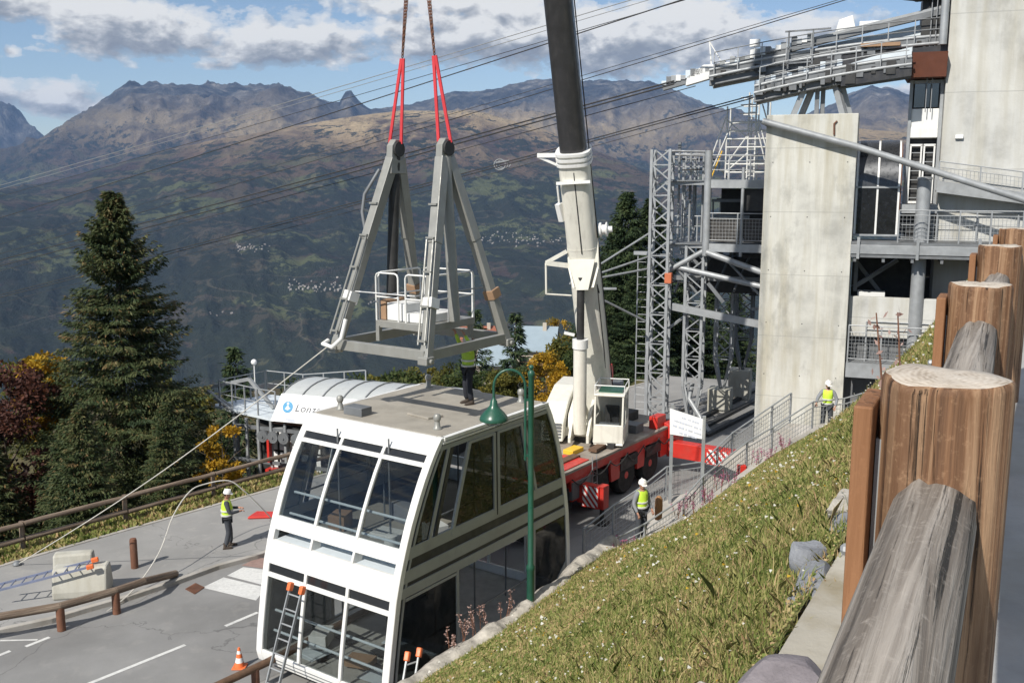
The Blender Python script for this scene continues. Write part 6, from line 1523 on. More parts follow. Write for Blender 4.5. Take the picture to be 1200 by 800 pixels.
# ------------------------------------------------------------------ steel platform, masts and scaffold left of the pillar
GRP = 'lattice masts of the station'
def mast(label, A, B, z0, z1, w_, foot_taper=0, m_='galv', step=.62, kind='lattice_mast', block=None):
    o = sthing(kind, label, 'mast', A, B, z0, GRP); h_ = w_/2
    zt = z0+foot_taper
    for sx_, sy_ in ((-1, -1), (1, -1), (1, 1), (-1, 1)):
        b = MB(SX); pts = [(A+sx_*h_, B+sy_*h_, zt), (A+sx_*h_, B+sy_*h_, z1)]
        if foot_taper: pts = [(A+sx_*.06, B+sy_*.06, z0)]+pts
        for p, q in zip(pts[:-1], pts[1:]): b.beam(p, q, w_*.15, w_*.15, up=Vector((0, 1, 0)))
        b.build('chord', M[m_], o)
    b = MB(SX); n_ = int((z1-zt)/step); st_ = (z1-zt)/n_
    cs = [(-h_, -h_), (h_, -h_), (h_, h_), (-h_, h_)]
    for k in range(n_):
        for f in range(4):
            p, q = cs[f], cs[(f+1) % 4]
            if (k+f) % 2: p, q = q, p
            b.beam((A+p[0], B+p[1], zt+k*st_), (A+q[0], B+q[1], zt+(k+1)*st_), w_*.07)
            if k % 2 == 0: b.beam((A+cs[f][0], B+cs[f][1], zt+k*st_), (A+cs[(f+1) % 4][0], B+cs[(f+1) % 4][1], zt+k*st_), w_*.06)
    b.build('lacing', M[m_], o)
    return o
mast('tall lattice mast at the left corner of the steel platform', -4.55, 3.0, -.1, 12.05, .78)
mast('lattice mast with a pointed foot just behind the notice board', -3.1, 3.6, -.1, 8.0, .74, 1.9)
mast('lattice mast with a pointed foot on a lit concrete block', -2.25, 7.0, 1.0, 8.0, .74, 1.5)
mast('dark lattice mast farthest back under the steel platform', -1.7, 10.0, 1.4, 8.0, .8, 1.6, 'galvd')
mast('slim lattice mast carrying the platform beside the tall corner mast', -3.95, 6.3, 7.4, 12.0, .5)
for A, B, lab in ((-2.25, 7.0, 'sunlit concrete foot block of the middle lattice mast'), (-1.7, 10.0, 'shaded concrete foot block of the farthest lattice mast')):
    b = MB(SX); b.box(A-.6, A+.45, B-.5, B+.5, -.1, 1.05 if B < 8 else 1.45); one(b, 'foot_block', M['concreteblock'], lab, 'concrete block', bevel=.03)
b = MB(SX); A, B = -5.35, 3.2
ldm = sthing('ladder_mast', 'very thin ladder mast standing left of the tall lattice mast', 'mast', A, B, 0)
for dx in (-.22, .22): b.tube([(A+dx, B, -.1), (A+dx, B, 7.6)], .03, 6)
for k in range(22): b.tube([(A-.22, B, .3+.33*k), (A+.22, B, .3+.33*k)], .014, 5)
b.build('ladder_frame', M['galv'], ldm)
b = MB(SX); b.box(A-.4, A+.5, B-.1, B+.1, 7.55, 7.7); b.build('head_plate', M['galv'], ldm)
b = MB(SX); b.tube([(-3.1, 3.6, 1.9), (-3.2, 3.5, 1.2), (-2.2, 2.6, .1), (-1.95, 2.4, -.05)], .11, 10); tag(b.build('mast_strut', M['galv'], smooth=True), 'bent grey strut from the pointed mast foot down to the plaza behind the notice board', 'strut')
pl = sthing('steel_platform', 'grey multi-level steel platform on braced columns left of the concrete pillar', 'platform', -2, 4, 7.6)
def pbeam(p, q, w_, h_, nm='beam', m_='galv'): b = MB(SX); b.beam(p, q, w_, h_); return b.build(nm, M[m_], pl)
for z in (7.95, 10.62):
    pbeam((-2.6, 3.0, z), (0.0, 3.0, z), .16, .34); pbeam((-4.5, 3.4, z+.02), (-2.6, 3.2, z+.02), .12, .14); pbeam((-2.7, 8.5, z), (.5, 8.5, z), .16, .3)
    b = MB(SX); b.box(-4.4, .4, 3.1, 8.4, z+.10, z+.15); b.build('deck_plate', M['galvd'], pl)
for x, r__ in ((-2.6, .16), (-1.15, .07)):
    b = MB(SX); b.tube([(x, 3.0, 7.6), (x, 3.0, 12.0 if x < -2 else 11.3)], r__, 12); b.build('column', M['galv'], pl, smooth=True)
for x in (-4.05, -3.55, -3.0): b = MB(SX); b.tube([(x, 4.2, 7.9), (x, 4.2, 12.0)], .05, 8); b.build('column', M['galv'], pl)
for k in range(3): b = MB(SX); b.tube([(-4.5, 3.2+k*1.0, 12.0-.15*k), (-2.6, 3.2+k, 11.95-.15*k)], .05, 8); b.build('tie_bar', M['galvd'], pl)
for x0 in (-2.45, -1.05):
    b = MB(SX); b.box(x0, x0+1.25, 3.05, 3.08, 8.2, 9.15); b.build('louvre_panel', paint('dark_louvre', (.07, .065, .06), .7, var=.4, scale=9), pl)
b = MB(SX); b.box(-2.4, .2, 5.6, 5.7, 8.2, 10.4); b.build('back_panel', M['dark'], pl)
b = MB(SX); b.box(-1.1, .2, 3.25, 3.30, 9.5, 10.4); b.build('dark_screen', M['dark'], pl)
for p, q, r__ in (((-2.55, 2.9, 7.75), (-.05, 2.6, 6.95), .13), ((-3.8, 3.2, 7.05), (.0, 2.8, 6.35), .12), ((-4.2, 3.1, 6.9), (-2.7, 3.1, 7.8), .11), ((-4.3, 3.0, 7.6), (-3.0, 3.6, 5.9), .06), ((-2.2, 5.0, 7.5), (.1, 4.0, 5.4), .06)):
    b = MB(SX); b.tube([p, q], r__, 12); b.build('brace_tube', M['galv'], pl, smooth=True)
for p, q, w_ in (((-4.0, 3.1, 5.35), (.0, 2.9, 4.75), .30), ((-4.0, 3.3, 6.6), (0, 5.5, 6.4), .2), ((-4.2, 7, 6.0), (1, 8, 5.6), .3), ((-3.0, 4, 5.3), (-4.1, 3.1, 4.4), .1)):
    pbeam(p, q, w_*.7, w_)
for k in range(5): pbeam((-4.0+k*.8, 3.6+k*.4, 5.9), (-3.4+k*.8, 4.2+k*.5, 7.6), .08, .08, 'brace', 'galvd')
b = MB(SX); b.box(-3.9, .3, 5.6, 9.5, 5.75, 7.3); b.build('machinery_deck', M['dark'], pl)
rq = random.Random(33)
for k in range(46):                                      # the maze of secondary steel inside the platform
    A = rq.uniform(-4.3, 0); Bq = rq.uniform(3.3, 8); z = rq.choice((5.2, 5.8, 6.4, 7.0, 7.5, 8.6, 9.2, 9.9, 11.2, 11.6)); ty = rq.random(); ln = rq.uniform(.6, 2.4)
    if z > 7.8: A = min(A, -2.6 if rq.random() < .7 else -.4)
    p = (A, Bq, z); q2 = (min(A+ln, .0), Bq+rq.uniform(-.1, .3), z+rq.uniform(-.05, .05)) if ty < .55 else ((A, Bq, z+ln*.7) if ty < .8 else (min(A+ln*.6, 0), Bq, z-ln*.7))
    if abs(q2[0]-A)+abs(q2[2]-z) < .25: continue
    b = MB(SX); b.beam(p, q2, rq.uniform(.05, .14), rq.uniform(.05, .16)); b.build('secondary_steel', M[rq.choice(('galv', 'galvd', 'galvd', 'dark'))], pl)
b = MB(SX); b.box(-4.25, -3.95, 2.5, 2.8, 6.4, 6.85); b.build('lamp_housing', paint('orange_cover', (.5, .14, .06), .6), pl, bevel=.03)
railing('railing on the upper level of the steel platform in front of the scaffold', [sp_(-2.6, 3.0, 10.8), sp_(-.02, 3.0, 10.8)], 1.0, (1.0, .75, .4), .85, mesh=False)
railing('railing on the lower level of the steel platform', [sp_(-2.6, 2.95, 8.15), sp_(-.02, 2.95, 8.15)], 1.25, (1.0, .82, .1), 1.3)
railing('railing around the left bay of the steel platform', [sp_(-4.4, 4.6, 8.1), sp_(-2.7, 4.6, 8.1)], 1.1, (1.0, .6), .6, mesh=False)
railing('railing on the top of the left bay of the steel platform', [sp_(-4.4, 4.6, 10.8), sp_(-2.7, 4.6, 10.8)], 1.1, (1.0, .5), .5, mesh=False)
sc = sthing('scaffold_tower', 'narrow white tube scaffold tower with ladders and yellow braces on the platform', 'scaffold', -1.2, 4.5, 10.8)
M['scaf'] = paint('scaffold_tube', (.66, .66, .63), .45, metal=.1)
X_ = (-2.05, -1.25, -.55, -.35); 
for x in (-2.05, -1.15, -.85, -.38):
    for y in (4.1, 5.1):
        zt = 14.05 if x in (-1.15, -.85) else 13.5 if x < -1 else 13.7
        b = MB(SX); b.tube([(x, y, 10.78), (x, y, zt+.35)], .036, 6); b.build('standard', M['scaf'], sc)
for k, z in enumerate((11.1, 11.45, 11.8, 12.15, 12.5, 12.85, 13.2, 13.55, 13.9, 14.2)):
    for y in (4.1, 5.1):
        b = MB(SX); b.tube([(-2.05 if z < 13.5 else -1.5, y, z), (-.38 if z < 13.3 else -.85, y, z)], .03, 6); b.build('ledger', M['scaf'], sc)
b = MB(SX)
for k in range(14): b.tube([(-1.15, 4.0, 10.95+.22*k), (-.85, 4.0, 10.95+.22*k)], .014, 5)
b.build('ladder', M['scaf'], sc)
for p, q, m_ in (((-2.75, 3.9, 10.8), (-1.75, 4.1, 13.4), 'scaf'), ((-2.6, 3.9, 10.9), (-2.2, 4, 12.0), 'yellow'), ((-.75, 4.0, 13.3), (-.02, 3.9, 11.0), 'scaf'), ((-.85, 4.0, 13.2), (-.2, 4, 10.8), 'scaf'), ((-.38, 4, 13.2), (.15, 4, 11.2), 'scaf'), ((-.4, 4, 12.2), (.05, 4, 11.0), 'yellow'), ((-1.9, 4.1, 11.6), (-1.2, 4.1, 12.6), 'scaf'), ((-3.0, 4.2, 10.8), (-2.05, 4.2, 13.6), 'scaf'), ((-2.05, 4.1, 11.1), (-1.15, 4.1, 11.9), 'scaf'), ((-1.15, 4.1, 12.5), (-2.05, 4.1, 13.3), 'scaf'), ((-.05, 4, 12.2), (-.6, 4, 13.9), 'scaf'), ((.2, 4.1, 10.9), (-.3, 4.1, 12.6), 'scaf')):
    b = MB(SX); b.tube([p, q], .03, 6); b.build('brace', M[m_], sc)
for p, q, lab in ((atY(700, 320, 42.5), sp_(-4.7, 3, 8.3), 'upper'), (atY(700, 340, 42.5), sp_(-4.7, 3, 4.6), 'lower')): pass
st_ = sthing('stay_boom', 'slim grey stay boom of three tubes pointing left from the tall lattice mast', 'boom', -4.9, 3, 7.5)
tip_ = atY(668, 332, 40.0)
for A, B, Z in ((-4.9, 3.0, 8.6), (-4.9, 3.0, 7.55), (-4.9, 3.0, 7.0), (-4.9, 2.8, 4.6)):
    b = MB(); b.tube([tip_, sp_(A, B, Z)], .045, 8); b.build('tube', M['galv'], st_)
b = MB(); b.box(tip_.x+1.1, tip_.x+1.9, tip_.y-.1, tip_.y+.1, tip_.z-.25, tip_.z-.18); b.build('crosspiece', M['galv'], st_)
# steel slide rails behind the pillar, coloured dark for the shadow there, and the kerbed plaza edge
for k in range(3):
    b = MB(); p, q = atZ(800+k*14, 497+k*4, .25), atZ(886, 452+k*12, .25); b.beam((*p.to_2d(), .06), (*q.to_2d(), .06), .22, .14); one(b, 'steel_rail', M['dark'], ('far', 'middle', 'near')[k]+' dark steel rail lying on the plaza beside the pillar', 'rail', 'dark rails on the plaza')
# ------------------------------------------------------------------ chairlift terminal on the left
TX = Matrix.Translation((-9.13, 38, 0)) @ Matrix.Rotation(R(-20), 4, 'Z')
tm = thing('chairlift_terminal', 'chairlift terminal with ribbed pale barrel canopy and white banner with round blue logo', 'lift terminal', (-9.13, 38, -2.6), R(-20))
pr = [(0, 2.40), (.3, 2.54), (.7, 2.66), (1.2, 2.73), (1.8, 2.74), (2.5, 2.66), (3.1, 2.5), (3.6, 2.2)]
b = MB(TX); strip(b, 0, 7.2, pr, .06); b.build('canopy', M['canopy'], tm, smooth=40)
for k in range(8): b = MB(TX); strip(b, .9*k+.0, .9*k+.05, pr, .03, -.035); b.build('canopy_rib', M['galvd'], tm)
bn = MB(TX); q = [Vector((-.28, -.42, 1.42)), Vector((7.2, -.42, 1.42)), Vector((7.2, -.02, 2.44)), Vector((-.0, -.02, 2.44))]
bn.prism(q, (0, .08, .02)); bno = bn.build('banner', M['sign'], tm)
bw = MB(TX); bw.prism([(-.55, .1, 1.20), (7.2, .0, 1.20), (7.2, -.40, 1.40), (-.30, -.40, 1.40)], (0, .2, -.1)); bw.build('banner_trim', M['rust'], tm)
bu = (q[1]-q[0]).normalized(); bv_ = (q[2]-q[1]).normalized(); bnn = bu.cross(bv_).normalized()
TF = TX @ Matrix.Translation(q[0]+Vector((.28, 0, 0))) @ Matrix(((bu.x, bv_.x, bnn.x, 0), (bu.y, bv_.y, bnn.y, 0), (bu.z, bv_.z, bnn.z, 0), (0, 0, 0, 1)))
def lettering(name, txt, F_, size, mat, par, shear=0, sx=1.0):
    cu = bpy.data.curves.new(name, 'FONT'); cu.body = txt; cu.size = size; cu.shear = shear; cu.extrude = .002; cu.space_character = 1.08
    o = bpy.data.objects.new(name, cu); C.objects.link(o); dg = bpy.context.evaluated_depsgraph_get(); dg.update()
    me = bpy.data.meshes.new_from_object(o.evaluated_get(dg)); bpy.data.objects.remove(o)
    for v in me.vertices: v.co.x *= sx
    me.materials.clear(); return link_mesh(name, me, mat, par, F_)
lettering('lettering', 'Lonzag', TF @ Matrix.Translation((.72, .46, .006)), .40, M['ink'], bno, .25, 1.12)
b = MB(TF); b.lathe([(.23, 0), (.23, .008), (.001, .009)], (.40, .60, .001), 28); lg_ = b.build('logo', M['blue'], bno)
b = MB(TF); b.prism([(.28, .52, .012), (.40, .70, .012), (.46, .60, .012), (.54, .56, .012), (.42, .47, .012)], (0, 0, .003)); b.lathe([(.055, 0), (.055, .004), (.001, .005)], (.39, .74, .011), 14); b.build('logo_mark', M['palepanel'], lg_)
for x in (.35, 1.3): b = MB(TF); b.prism([(x, .02, .004), (x+.5, .02, .004), (x+.45, .16, .004), (x+.05, .16, .004)], (0, 0, .002)); b.build('small_print', M['inkpale'], bno)
b = MB(TX); b.box(-1.55, 6.8, .5, 3.2, -2.6, 1.15); b.build('machine_hall', M['dark'], tm)
for k in range(5):
    for z0, z1 in ((.0, .78), (-.95, -.1), (-1.9, -1.05)):
        b = MB(TX); x = -.95+.50*k; b.box(x, x+.38, .40, .44, z0, z1); b.build('wall_panel', M['sign'] if (k+int(z0*3)) % 4 else M['box'], tm)
for x in (-2.2, -1.6, -1.05, -.45, .2, 1.5): b = MB(TX); b.beam((x, -.15, -2.6), (x, -.15, 1.35), .10, .10); b.build('post', M['galv'], tm)
b = MB(TX); b.beam((-2.3, -.2, -.35), (3.6, -.2, -.42), .12, .12); b.beam((-2.3, -.1, 1.0), (3.6, -.1, .95), .1, .14); b.beam((-1.2, -.25, -1.5), (2.6, -.25, -1.5), .08, .1); b.build('cross_beam', M['galvd'], tm)
for x in (-.75, -.28, .22, .8): 
    b = MB(TX); b.lathe([(.24, -.05), (.24, .05), (.14, .06), (.14, -.06)], (x, -.3, .72), 18, (0, 1, 0)); b.lathe([(.05, -.1), (.05, .1)], (x, -.3, .72), 10, (0, 1, 0)); b.build('sheave', M['galvd'], tm, smooth=40)
b = MB(TX); b.box(-.52, -.42, -.4, -.2, -.3, .6); b.box(-.6, .8, -.45, -.1, -.75, -.58); b.build('red_beam', M['red'], tm)
rq = random.Random(44)
for k in range(34):
    x = rq.uniform(-1.5, 2.2); z = rq.uniform(-1.9, 1.1); y = rq.uniform(-.25, .35); b = MB(TX)
    if rq.random() < .6: b.beam((x, y, z), (x+rq.uniform(.2, .9), y, z+rq.uniform(-.1, .1)), rq.uniform(.05, .12), rq.uniform(.05, .16))
    else: b.beam((x, y, z), (x+rq.uniform(-.1, .1), y, z-rq.uniform(.3, .9)), rq.uniform(.05, .12))
    b.build('drive_part', M[rq.choice(('dark', 'dark', 'galvd', 'galv', 'rust'))], tm)
dk_ = MB(TX); dk_.prism([(-4.2, 1.0, 1.34), (-.1, -.3, 1.34), (.9, 3.0, 1.34), (-3.0, 3.6, 1.34)], (0, 0, .10)); dk_.build('deck', M['palepanel'], tm)
for p, q2 in (((-4.4, .9, 2.15), (-2.4, 1.3, 2.62)), ((-4.4, .9, 2.15), (-2.6, .5, 1.3)), ((-2.4, 1.3, 2.62), (-1.2, 1.2, 1.5)), ((-4.2, 1.0, 2.0), (-2.9, 1.0, 1.3))):
    b = MB(TX); b.beam(p, q2, .12, .14); b.build('end_bracket', M['galv'], tm)
b = MB(TX); b.tube([(-2.9, 1, -2.6), (-2.9, 1, 1.4)], .09, 10); b.build('leg', M['galv'], tm)
def trl(lab, pts): railing(lab, [TX @ Vector(p) for p in pts], 1.1, (1.0, .5), .95, 'galv', False)
trl('front guard rail on the deck of the chairlift terminal', [(-3.6, .9, 1.44), (-1.2, .1, 1.44), (-.2, -.15, 1.44)])
trl('back guard rail on the deck of the chairlift terminal', [(-3.0, 3.4, 1.44), (-1, 3.2, 1.44), (2.2, 2.9, 1.9)])
trl('end guard rail on the deck of the chairlift terminal', [(-3.7, 1.0, 1.44), (-3.0, 3.3, 1.44)])
b = MB(TX); b.tube([(-2.9, 2.4, 1.4), (-2.9, 2.4, 3.0)], .025, 6); b.ball((-2.9, 2.4, 3.1), .13); one(b, 'flood_lamp', M['sign'], 'small white ball lamp on a thin pole over the terminal deck', 'lamp', smooth=True)
# ------------------------------------------------------------------ ropeway cables
def cable(label, pts, r, m_='steelcable', group=None, name='ropeway_cable'):
    b = MB(); P = [atY(*p) for p in pts]; a, c_ = P[0], P[-1]
    n = 24; b.tube([a.lerp(c_, k/n)-Vector((0, 0, 1.0))*pts_sag*4*(k/n)*(1-k/n) for k in range(n+1)], r, 6)
    return tag(b.build(name, M[m_]), label, 'cable', group)
pts_sag = .12
G1, G2 = 'cables into the upper saddle arm', 'bright cables high above the crane'
for dy, dr in ((0, 0), (3.5, 4)): cable('thick dark track cable running left from the tip of the upper saddle arm', [(-90, 327+dy+dr, 74), (790, 95+dy, 40)], .034, group=G1)
cable('thin dark haul cable just below the pair from the upper saddle arm', [(-90, 340, 74), (815, 101, 40)], .018)
G3 = 'cables into the lower saddle arm'
for dy in (0, 3): cable('dark track cable running left from the tip of the lower saddle arm', [(-90, 368+dy, 76), (882, 112+dy, 41)], .026, group=G3)
cable('thin dark haul cable under the pair from the lower saddle arm', [(-90, 378, 76), (882, 121, 41)], .014)
for k, dy in enumerate((0, 4, 12)): cable('bright thin wire of the three high above the crane', [(-120, 251+dy, 78), (830, -27+dy*1.6, 38)], .014 if k else .018, 'cablebright' if k < 2 else 'steelcable', G2)
cable('lone dark cable crossing high behind the red slings and the black boom', [(-120, 272+20, 78), (830, -10, 38)], .024)
cable('thin dark wire sloping above the tall lattice mast towards the upper right', [(-120, 320, 78), (1030, -14, 38)], .013)
cable('dark cable sloping just over the tip of the upper saddle arm', [(-120, 332, 78), (1050, -18, 38)], .019)
rs_ = atY(588, 193, 48.5); b = MB()
for k in range(3): b.tube([rs_+Vector((.28*math.cos(a)+.12*k-.1, .05*k, .26*math.sin(a)*(1-.2*k))) for a in np.linspace(0, 2*PI, 14, endpoint=False)], .024, 6, closed=True)
b.beam(rs_+Vector((-.3, 0, .1)), rs_+Vector((.35, 0, .2)), .06); one(b, 'cable_clamp', M['galv'], 'small white ring clamp hanging on the cables left of the boom', 'clamp')
# ------------------------------------------------------------------ houses
def house(label, c, L_, W_, hw, hr, rz, roofm, wallm, wins=True, ch=True):
    fr = Matrix.Translation(c) @ Matrix.Rotation(rz, 4, 'Z'); o = thing('house', label, 'house', c, rz)
    b = MB(fr); b.prism([(-L_/2, -W_/2, -3), (-L_/2, W_/2, -3), (-L_/2, W_/2, hw), (-L_/2, 0, hw+hr*.92), (-L_/2, -W_/2, hw)], (L_, 0, 0)); b.build('wall', wallm, o)
    ov = .7; b = MB(fr)
    for s_ in (-1, 1):
        p = [(-L_/2-ov, 0, hw+hr), (L_/2+ov, 0, hw+hr), (L_/2+ov, s_*(W_/2+ov), hw-ov*hr/(W_/2)), (-L_/2-ov, s_*(W_/2+ov), hw-ov*hr/(W_/2))]
        b.prism(p, (0, 0, .18))
    ro = b.build('roof', roofm, o)
    if ch: b = MB(fr); b.box(L_*.2, L_*.2+.6, -.9, -.3, hw+hr*.6, hw+hr+.8); b.build('chimney', wallm, ro)
    n_ = max(2, int(L_/2.6))
    for k in range(n_):
        x = -L_/2+(k+.5)*L_/n_
        for z in ([hw-2.0, hw-4.4] if hw > 4.6 else [hw-1.8]):
            b = MB(fr); b.box(x-.55, x+.55, -W_/2-.05, -W_/2+.02, z-.65, z+.65); w_ = b.build('window', M['windowdark'], o)
            b = MB(fr); 
            for q in ((x-.7, x-.55), (x+.55, x+.7)): b.box(*q, -W_/2-.08, -W_/2-.01, z-.7, z+.7)
            b.build('shutter', M['wooddark'], w_)
    b = MB(fr); b.box(-L_/2+.2, L_/2-.2, -W_/2-.95, -W_/2, hw-3.0, hw-2.85); b.box(-L_/2+.2, L_/2-.2, -W_/2-.95, -W_/2-.88, hw-2.85, hw-2.0) if hw > 4.6 else None
    if hw > 4.6: b.build('balcony', M['wooddark'], o)
    return o
c = atY(629, 408, 150); house('cream house with a pale blue-grey roof seen left of the crane boom', (c.x, c.y+4, c.z-5.2), 5.7, 8.0, 5.2, 2.7, R(-8), M['houseroof'], M['plaster'])
c = atY(583, 424, 140); house('lower house with a pale grey roof half hidden behind the hanger', (c.x, c.y+3, c.z-3.2), 4.0, 6, 3.2, 2.2, R(-8), M['houseroof'], M['plaster'], ch=False)
c = atY(562, 398, 170); house('small chalet with a red-brown roof behind the worker on the roof', (c.x, c.y+3, c.z-3.4), 6.0, 6, 3.4, 1.8, R(5), M['rusttile'], M['plaster'])
# villages on the far slope: one house, copied
def ray_ground(x, y):
    r = ray(x, y); a = math.atan2(r.x, r.y); i = int(np.argmin(np.abs(azs-a))); hd_ = math.hypot(r.x, r.y); zz = H+rs*(r.z/hd_)
    k = np.where((TERZ[i] > zz) & (rs > 2200))[0]
    if len(k) == 0: return None
    k = k[0]; z0 = zz[k-1]-TERZ[i][k-1]; z1 = zz[k]-TERZ[i][k]; f = z0/(z0-z1+1e-9); q = rs[k-1]+(rs[k]-rs[k-1])*f
    return Vector((q*math.sin(a), q*math.cos(a), H+q*r.z/hd_))
vh = MB(); vh.prism([(-7, -5, -6), (-7, 5, -6), (-7, 5, 6), (-7, 0, 9.5), (-7, -5, 6)], (14, 0, 0)); vh0 = None
vmat = paint('village_walls', (.26, .24, .22), .8, var=.5, scale=.03)
rv = random.Random(9)
for (x0, x1, yc, ys, n_) in ((276, 316, 290, 6, 34), (336, 400, 336, 8, 52), (395, 470, 352, 5, 12), (560, 660, 282, 6, 50), (575, 612, 276, 4, 14), (242, 275, 368, 4, 5)):
    for k in range(n_):
        p = ray_ground(rv.uniform(x0, x1), yc+rv.gauss(0, ys*.5))
        if p is None: continue
        if vh0 is None: o = vh.build('distant_house', vmat, frame=Matrix.Identity(4)); vh0 = o
        else: o = vh0.copy(); C.objects.link(o)
        o.location = p; o.rotation_euler = (0, 0, rv.uniform(0, PI)); s_ = rv.uniform(.28, .6); o.scale = (s_, s_, s_)
        tag(o, 'tiny pale house of a hamlet far away on the valley slope', 'house', 'houses of the hamlets on the far slope')
# ------------------------------------------------------------------ trees
def leaf_quads(P, D, L_, W_, up):
    S = np.cross(D, up); S /= np.maximum(np.linalg.norm(S, axis=1), 1e-6)[:, None]
    a = P; m = P+D*(L_*.5)[:, None]; V = np.stack([a, m+S*(W_/2)[:, None], P+D*L_[:, None], m-S*(W_/2)[:, None]], 1).reshape(-1, 3)
    return V, np.arange(len(P)*4).reshape(-1, 4)
def unit(v): return v/np.maximum(np.linalg.norm(v, axis=1), 1e-6)[:, None]
def spruce_mesh(seed, h, r, nbr, per, leaf, mat):
    g = np.random.default_rng(seed)
    u = g.uniform(0, 1, nbr)**.85; u[:12] = np.linspace(.93, 1.0, 12); zb = h*(.04+.955*u)
    an = g.uniform(0, 2*PI, nbr)
    lob = 1+.22*np.sin(an*3+seed+zb*.9)+.12*np.sin(an*5+zb*2.1)
    Lb = r*(1-u)**.95*lob*g.uniform(.58, 1.18, nbr)+.07+.03*r
    dr = np.stack([np.cos(an), np.sin(an), np.zeros(nbr)], 1)
    cnt = np.maximum(3, (per*(Lb/r+.25)).astype(int)); bi = np.repeat(np.arange(nbr), cnt)
    N = len(bi); tt = g.uniform(.08, 1, N)**.75
    rise = np.where(u < .75, -.10-.22*(1-u), .25)[bi]
    pos = dr[bi]*(Lb[bi]*tt)[:, None]
    pos[:, 2] = zb[bi]+Lb[bi]*(rise*tt+.16*tt**3)
    perp = np.stack([-dr[bi, 1], dr[bi, 0], np.zeros(N)], 1)
    sd = g.choice([-1, 1], N); spread = Lb[bi]*(.34*(1-tt)+.04)*g.uniform(0, 1, N)
    pos += perp*(sd*spread)[:, None]; pos[:, 2] -= spread*.35+g.uniform(0, .12, N)
    D = unit(dr[bi]*g.uniform(.4, 1, N)[:, None]+perp*(sd*g.uniform(.1, .9, N))[:, None]+np.stack([np.zeros(N), np.zeros(N), g.uniform(-.75, .12, N)], 1))
    L_ = leaf*g.uniform(.6, 1.4, N); up = unit(np.stack([g.normal(0, .5, N), g.normal(0, .5, N), np.ones(N)], 1))
    V, Fq = leaf_quads(pos, D, L_, L_*.27, up)
    rn_ = np.clip(g.normal(.38, .16, nbr)[bi]+.22*tt-.1+g.normal(0, .10, N), 0, 1)
    cone = (g.uniform(0, 1, N) < .05) & (u[bi] > .35); rn_[cone] = 1.0
    return V, Fq, rn_
def blob_mesh(seed, h, r, ncl, per, leaf, h0=.25):
    g = np.random.default_rng(seed)
    zc = h*(h0+(1-h0)*g.uniform(0.02, .97, ncl)); tz = (zc/h-h0)/(1-h0)
    rad = r*np.sqrt(np.clip(1-((tz-.42)/.62)**2, .05, 1)); an = g.uniform(0, 2*PI, ncl); rr_ = rad*np.sqrt(g.uniform(.08, 1, ncl))*(1+.2*np.sin(an*3+seed))
    cx_ = np.stack([np.cos(an)*rr_, np.sin(an)*rr_, zc], 1)
    cs = r*g.uniform(.14, .32, ncl); bi = np.repeat(np.arange(ncl), per); N = len(bi)
    d = unit(g.normal(0, 1, (N, 3))); pos = cx_[bi]+d*(cs[bi]*g.uniform(.3, 1, N)**.5)[:, None]*np.array([1, 1, .75])
    D = unit(d*.5+g.normal(0, .6, (N, 3))); L_ = leaf*g.uniform(.6, 1.4, N); up = unit(g.normal(0, .6, (N, 3))+np.array([0, 0, 1.0]))
    V, Fq = leaf_quads(pos, D, L_, L_*.62, up)
    rn_ = np.clip(g.normal(.45, .18, ncl)[bi]+g.normal(0, .12, N), 0, 1)
    return V, Fq, rn_
def tree(name, label, loc, h, data, mat, trunk_r, top=.96, limbs=True, group=None, sc=1.0, cat='tree', seed=0):
    x, y, z = loc; o = thing(name, label, cat, (x, y, z), 0, group)
    V, Fq, rn_ = data; fr = Matrix.Translation((x, y, z)) @ Matrix.Rotation(seed*1.7, 4, 'Z') @ Matrix.Scale(sc, 4)
    me = bpy.data.meshes.get(data_name.get(id(V), ''))
    if me is None:
        c_ = np_mesh('crown', V, Fq, mat, {'rnd': rn_}, parent=None); data_name[id(V)] = c_.data.name
    else:
        c_ = bpy.data.objects.new('crown', me); C.objects.link(c_)
    c_.parent = o; c_.matrix_basis = WM[o.name].inverted() @ fr; WM[c_.name] = fr
    b = MB(fr); hh = h; rq = random.Random(seed+3)
    b.tube([(rq.uniform(-.02, .02)*hh*.3, rq.uniform(-.02, .02)*hh*.3, -.4+(hh*top+.4)*k/8) for k in range(9)], [trunk_r*(1-.93*k/8) for k in range(9)], 9)
    tk_ = b.build('trunk', M['bark'], o, smooth=True)
    if limbs:
        b = MB(fr)
        for k in range(9):
            a = rq.uniform(0, 2*PI); z0 = hh*rq.uniform(.25, .6); ln = hh*rq.uniform(.18, .34)
            b.tube([(0, 0, z0), (math.cos(a)*ln*.5, math.sin(a)*ln*.5, z0+ln*.45), (math.cos(a)*ln, math.sin(a)*ln, z0+ln*.75)], [trunk_r*.4, trunk_r*.25, trunk_r*.08], 6)
        b.build('limbs', M['bark'], o, smooth=True)
    return o
data_name = {}
def gz(x, y): return hgt(x, y)-.05
hero = spruce_mesh(3, 14.7, 5.1, 980, 230, .185, None)
x, y = -15.45, 38.2; tree('spruce_tree', 'tall pointed spruce with brown cones standing beyond the log fence', (x, y, gz(x, y)), 14.7, hero, M['needle'], .24, limbs=False)
mids = spruce_mesh(8, 8.5, 2.7, 520, 70, .24, None); mid2 = spruce_mesh(15, 14, 4.6, 760, 100, .26, None); sm = spruce_mesh(22, 7, 1.7, 260, 34, .28, None)
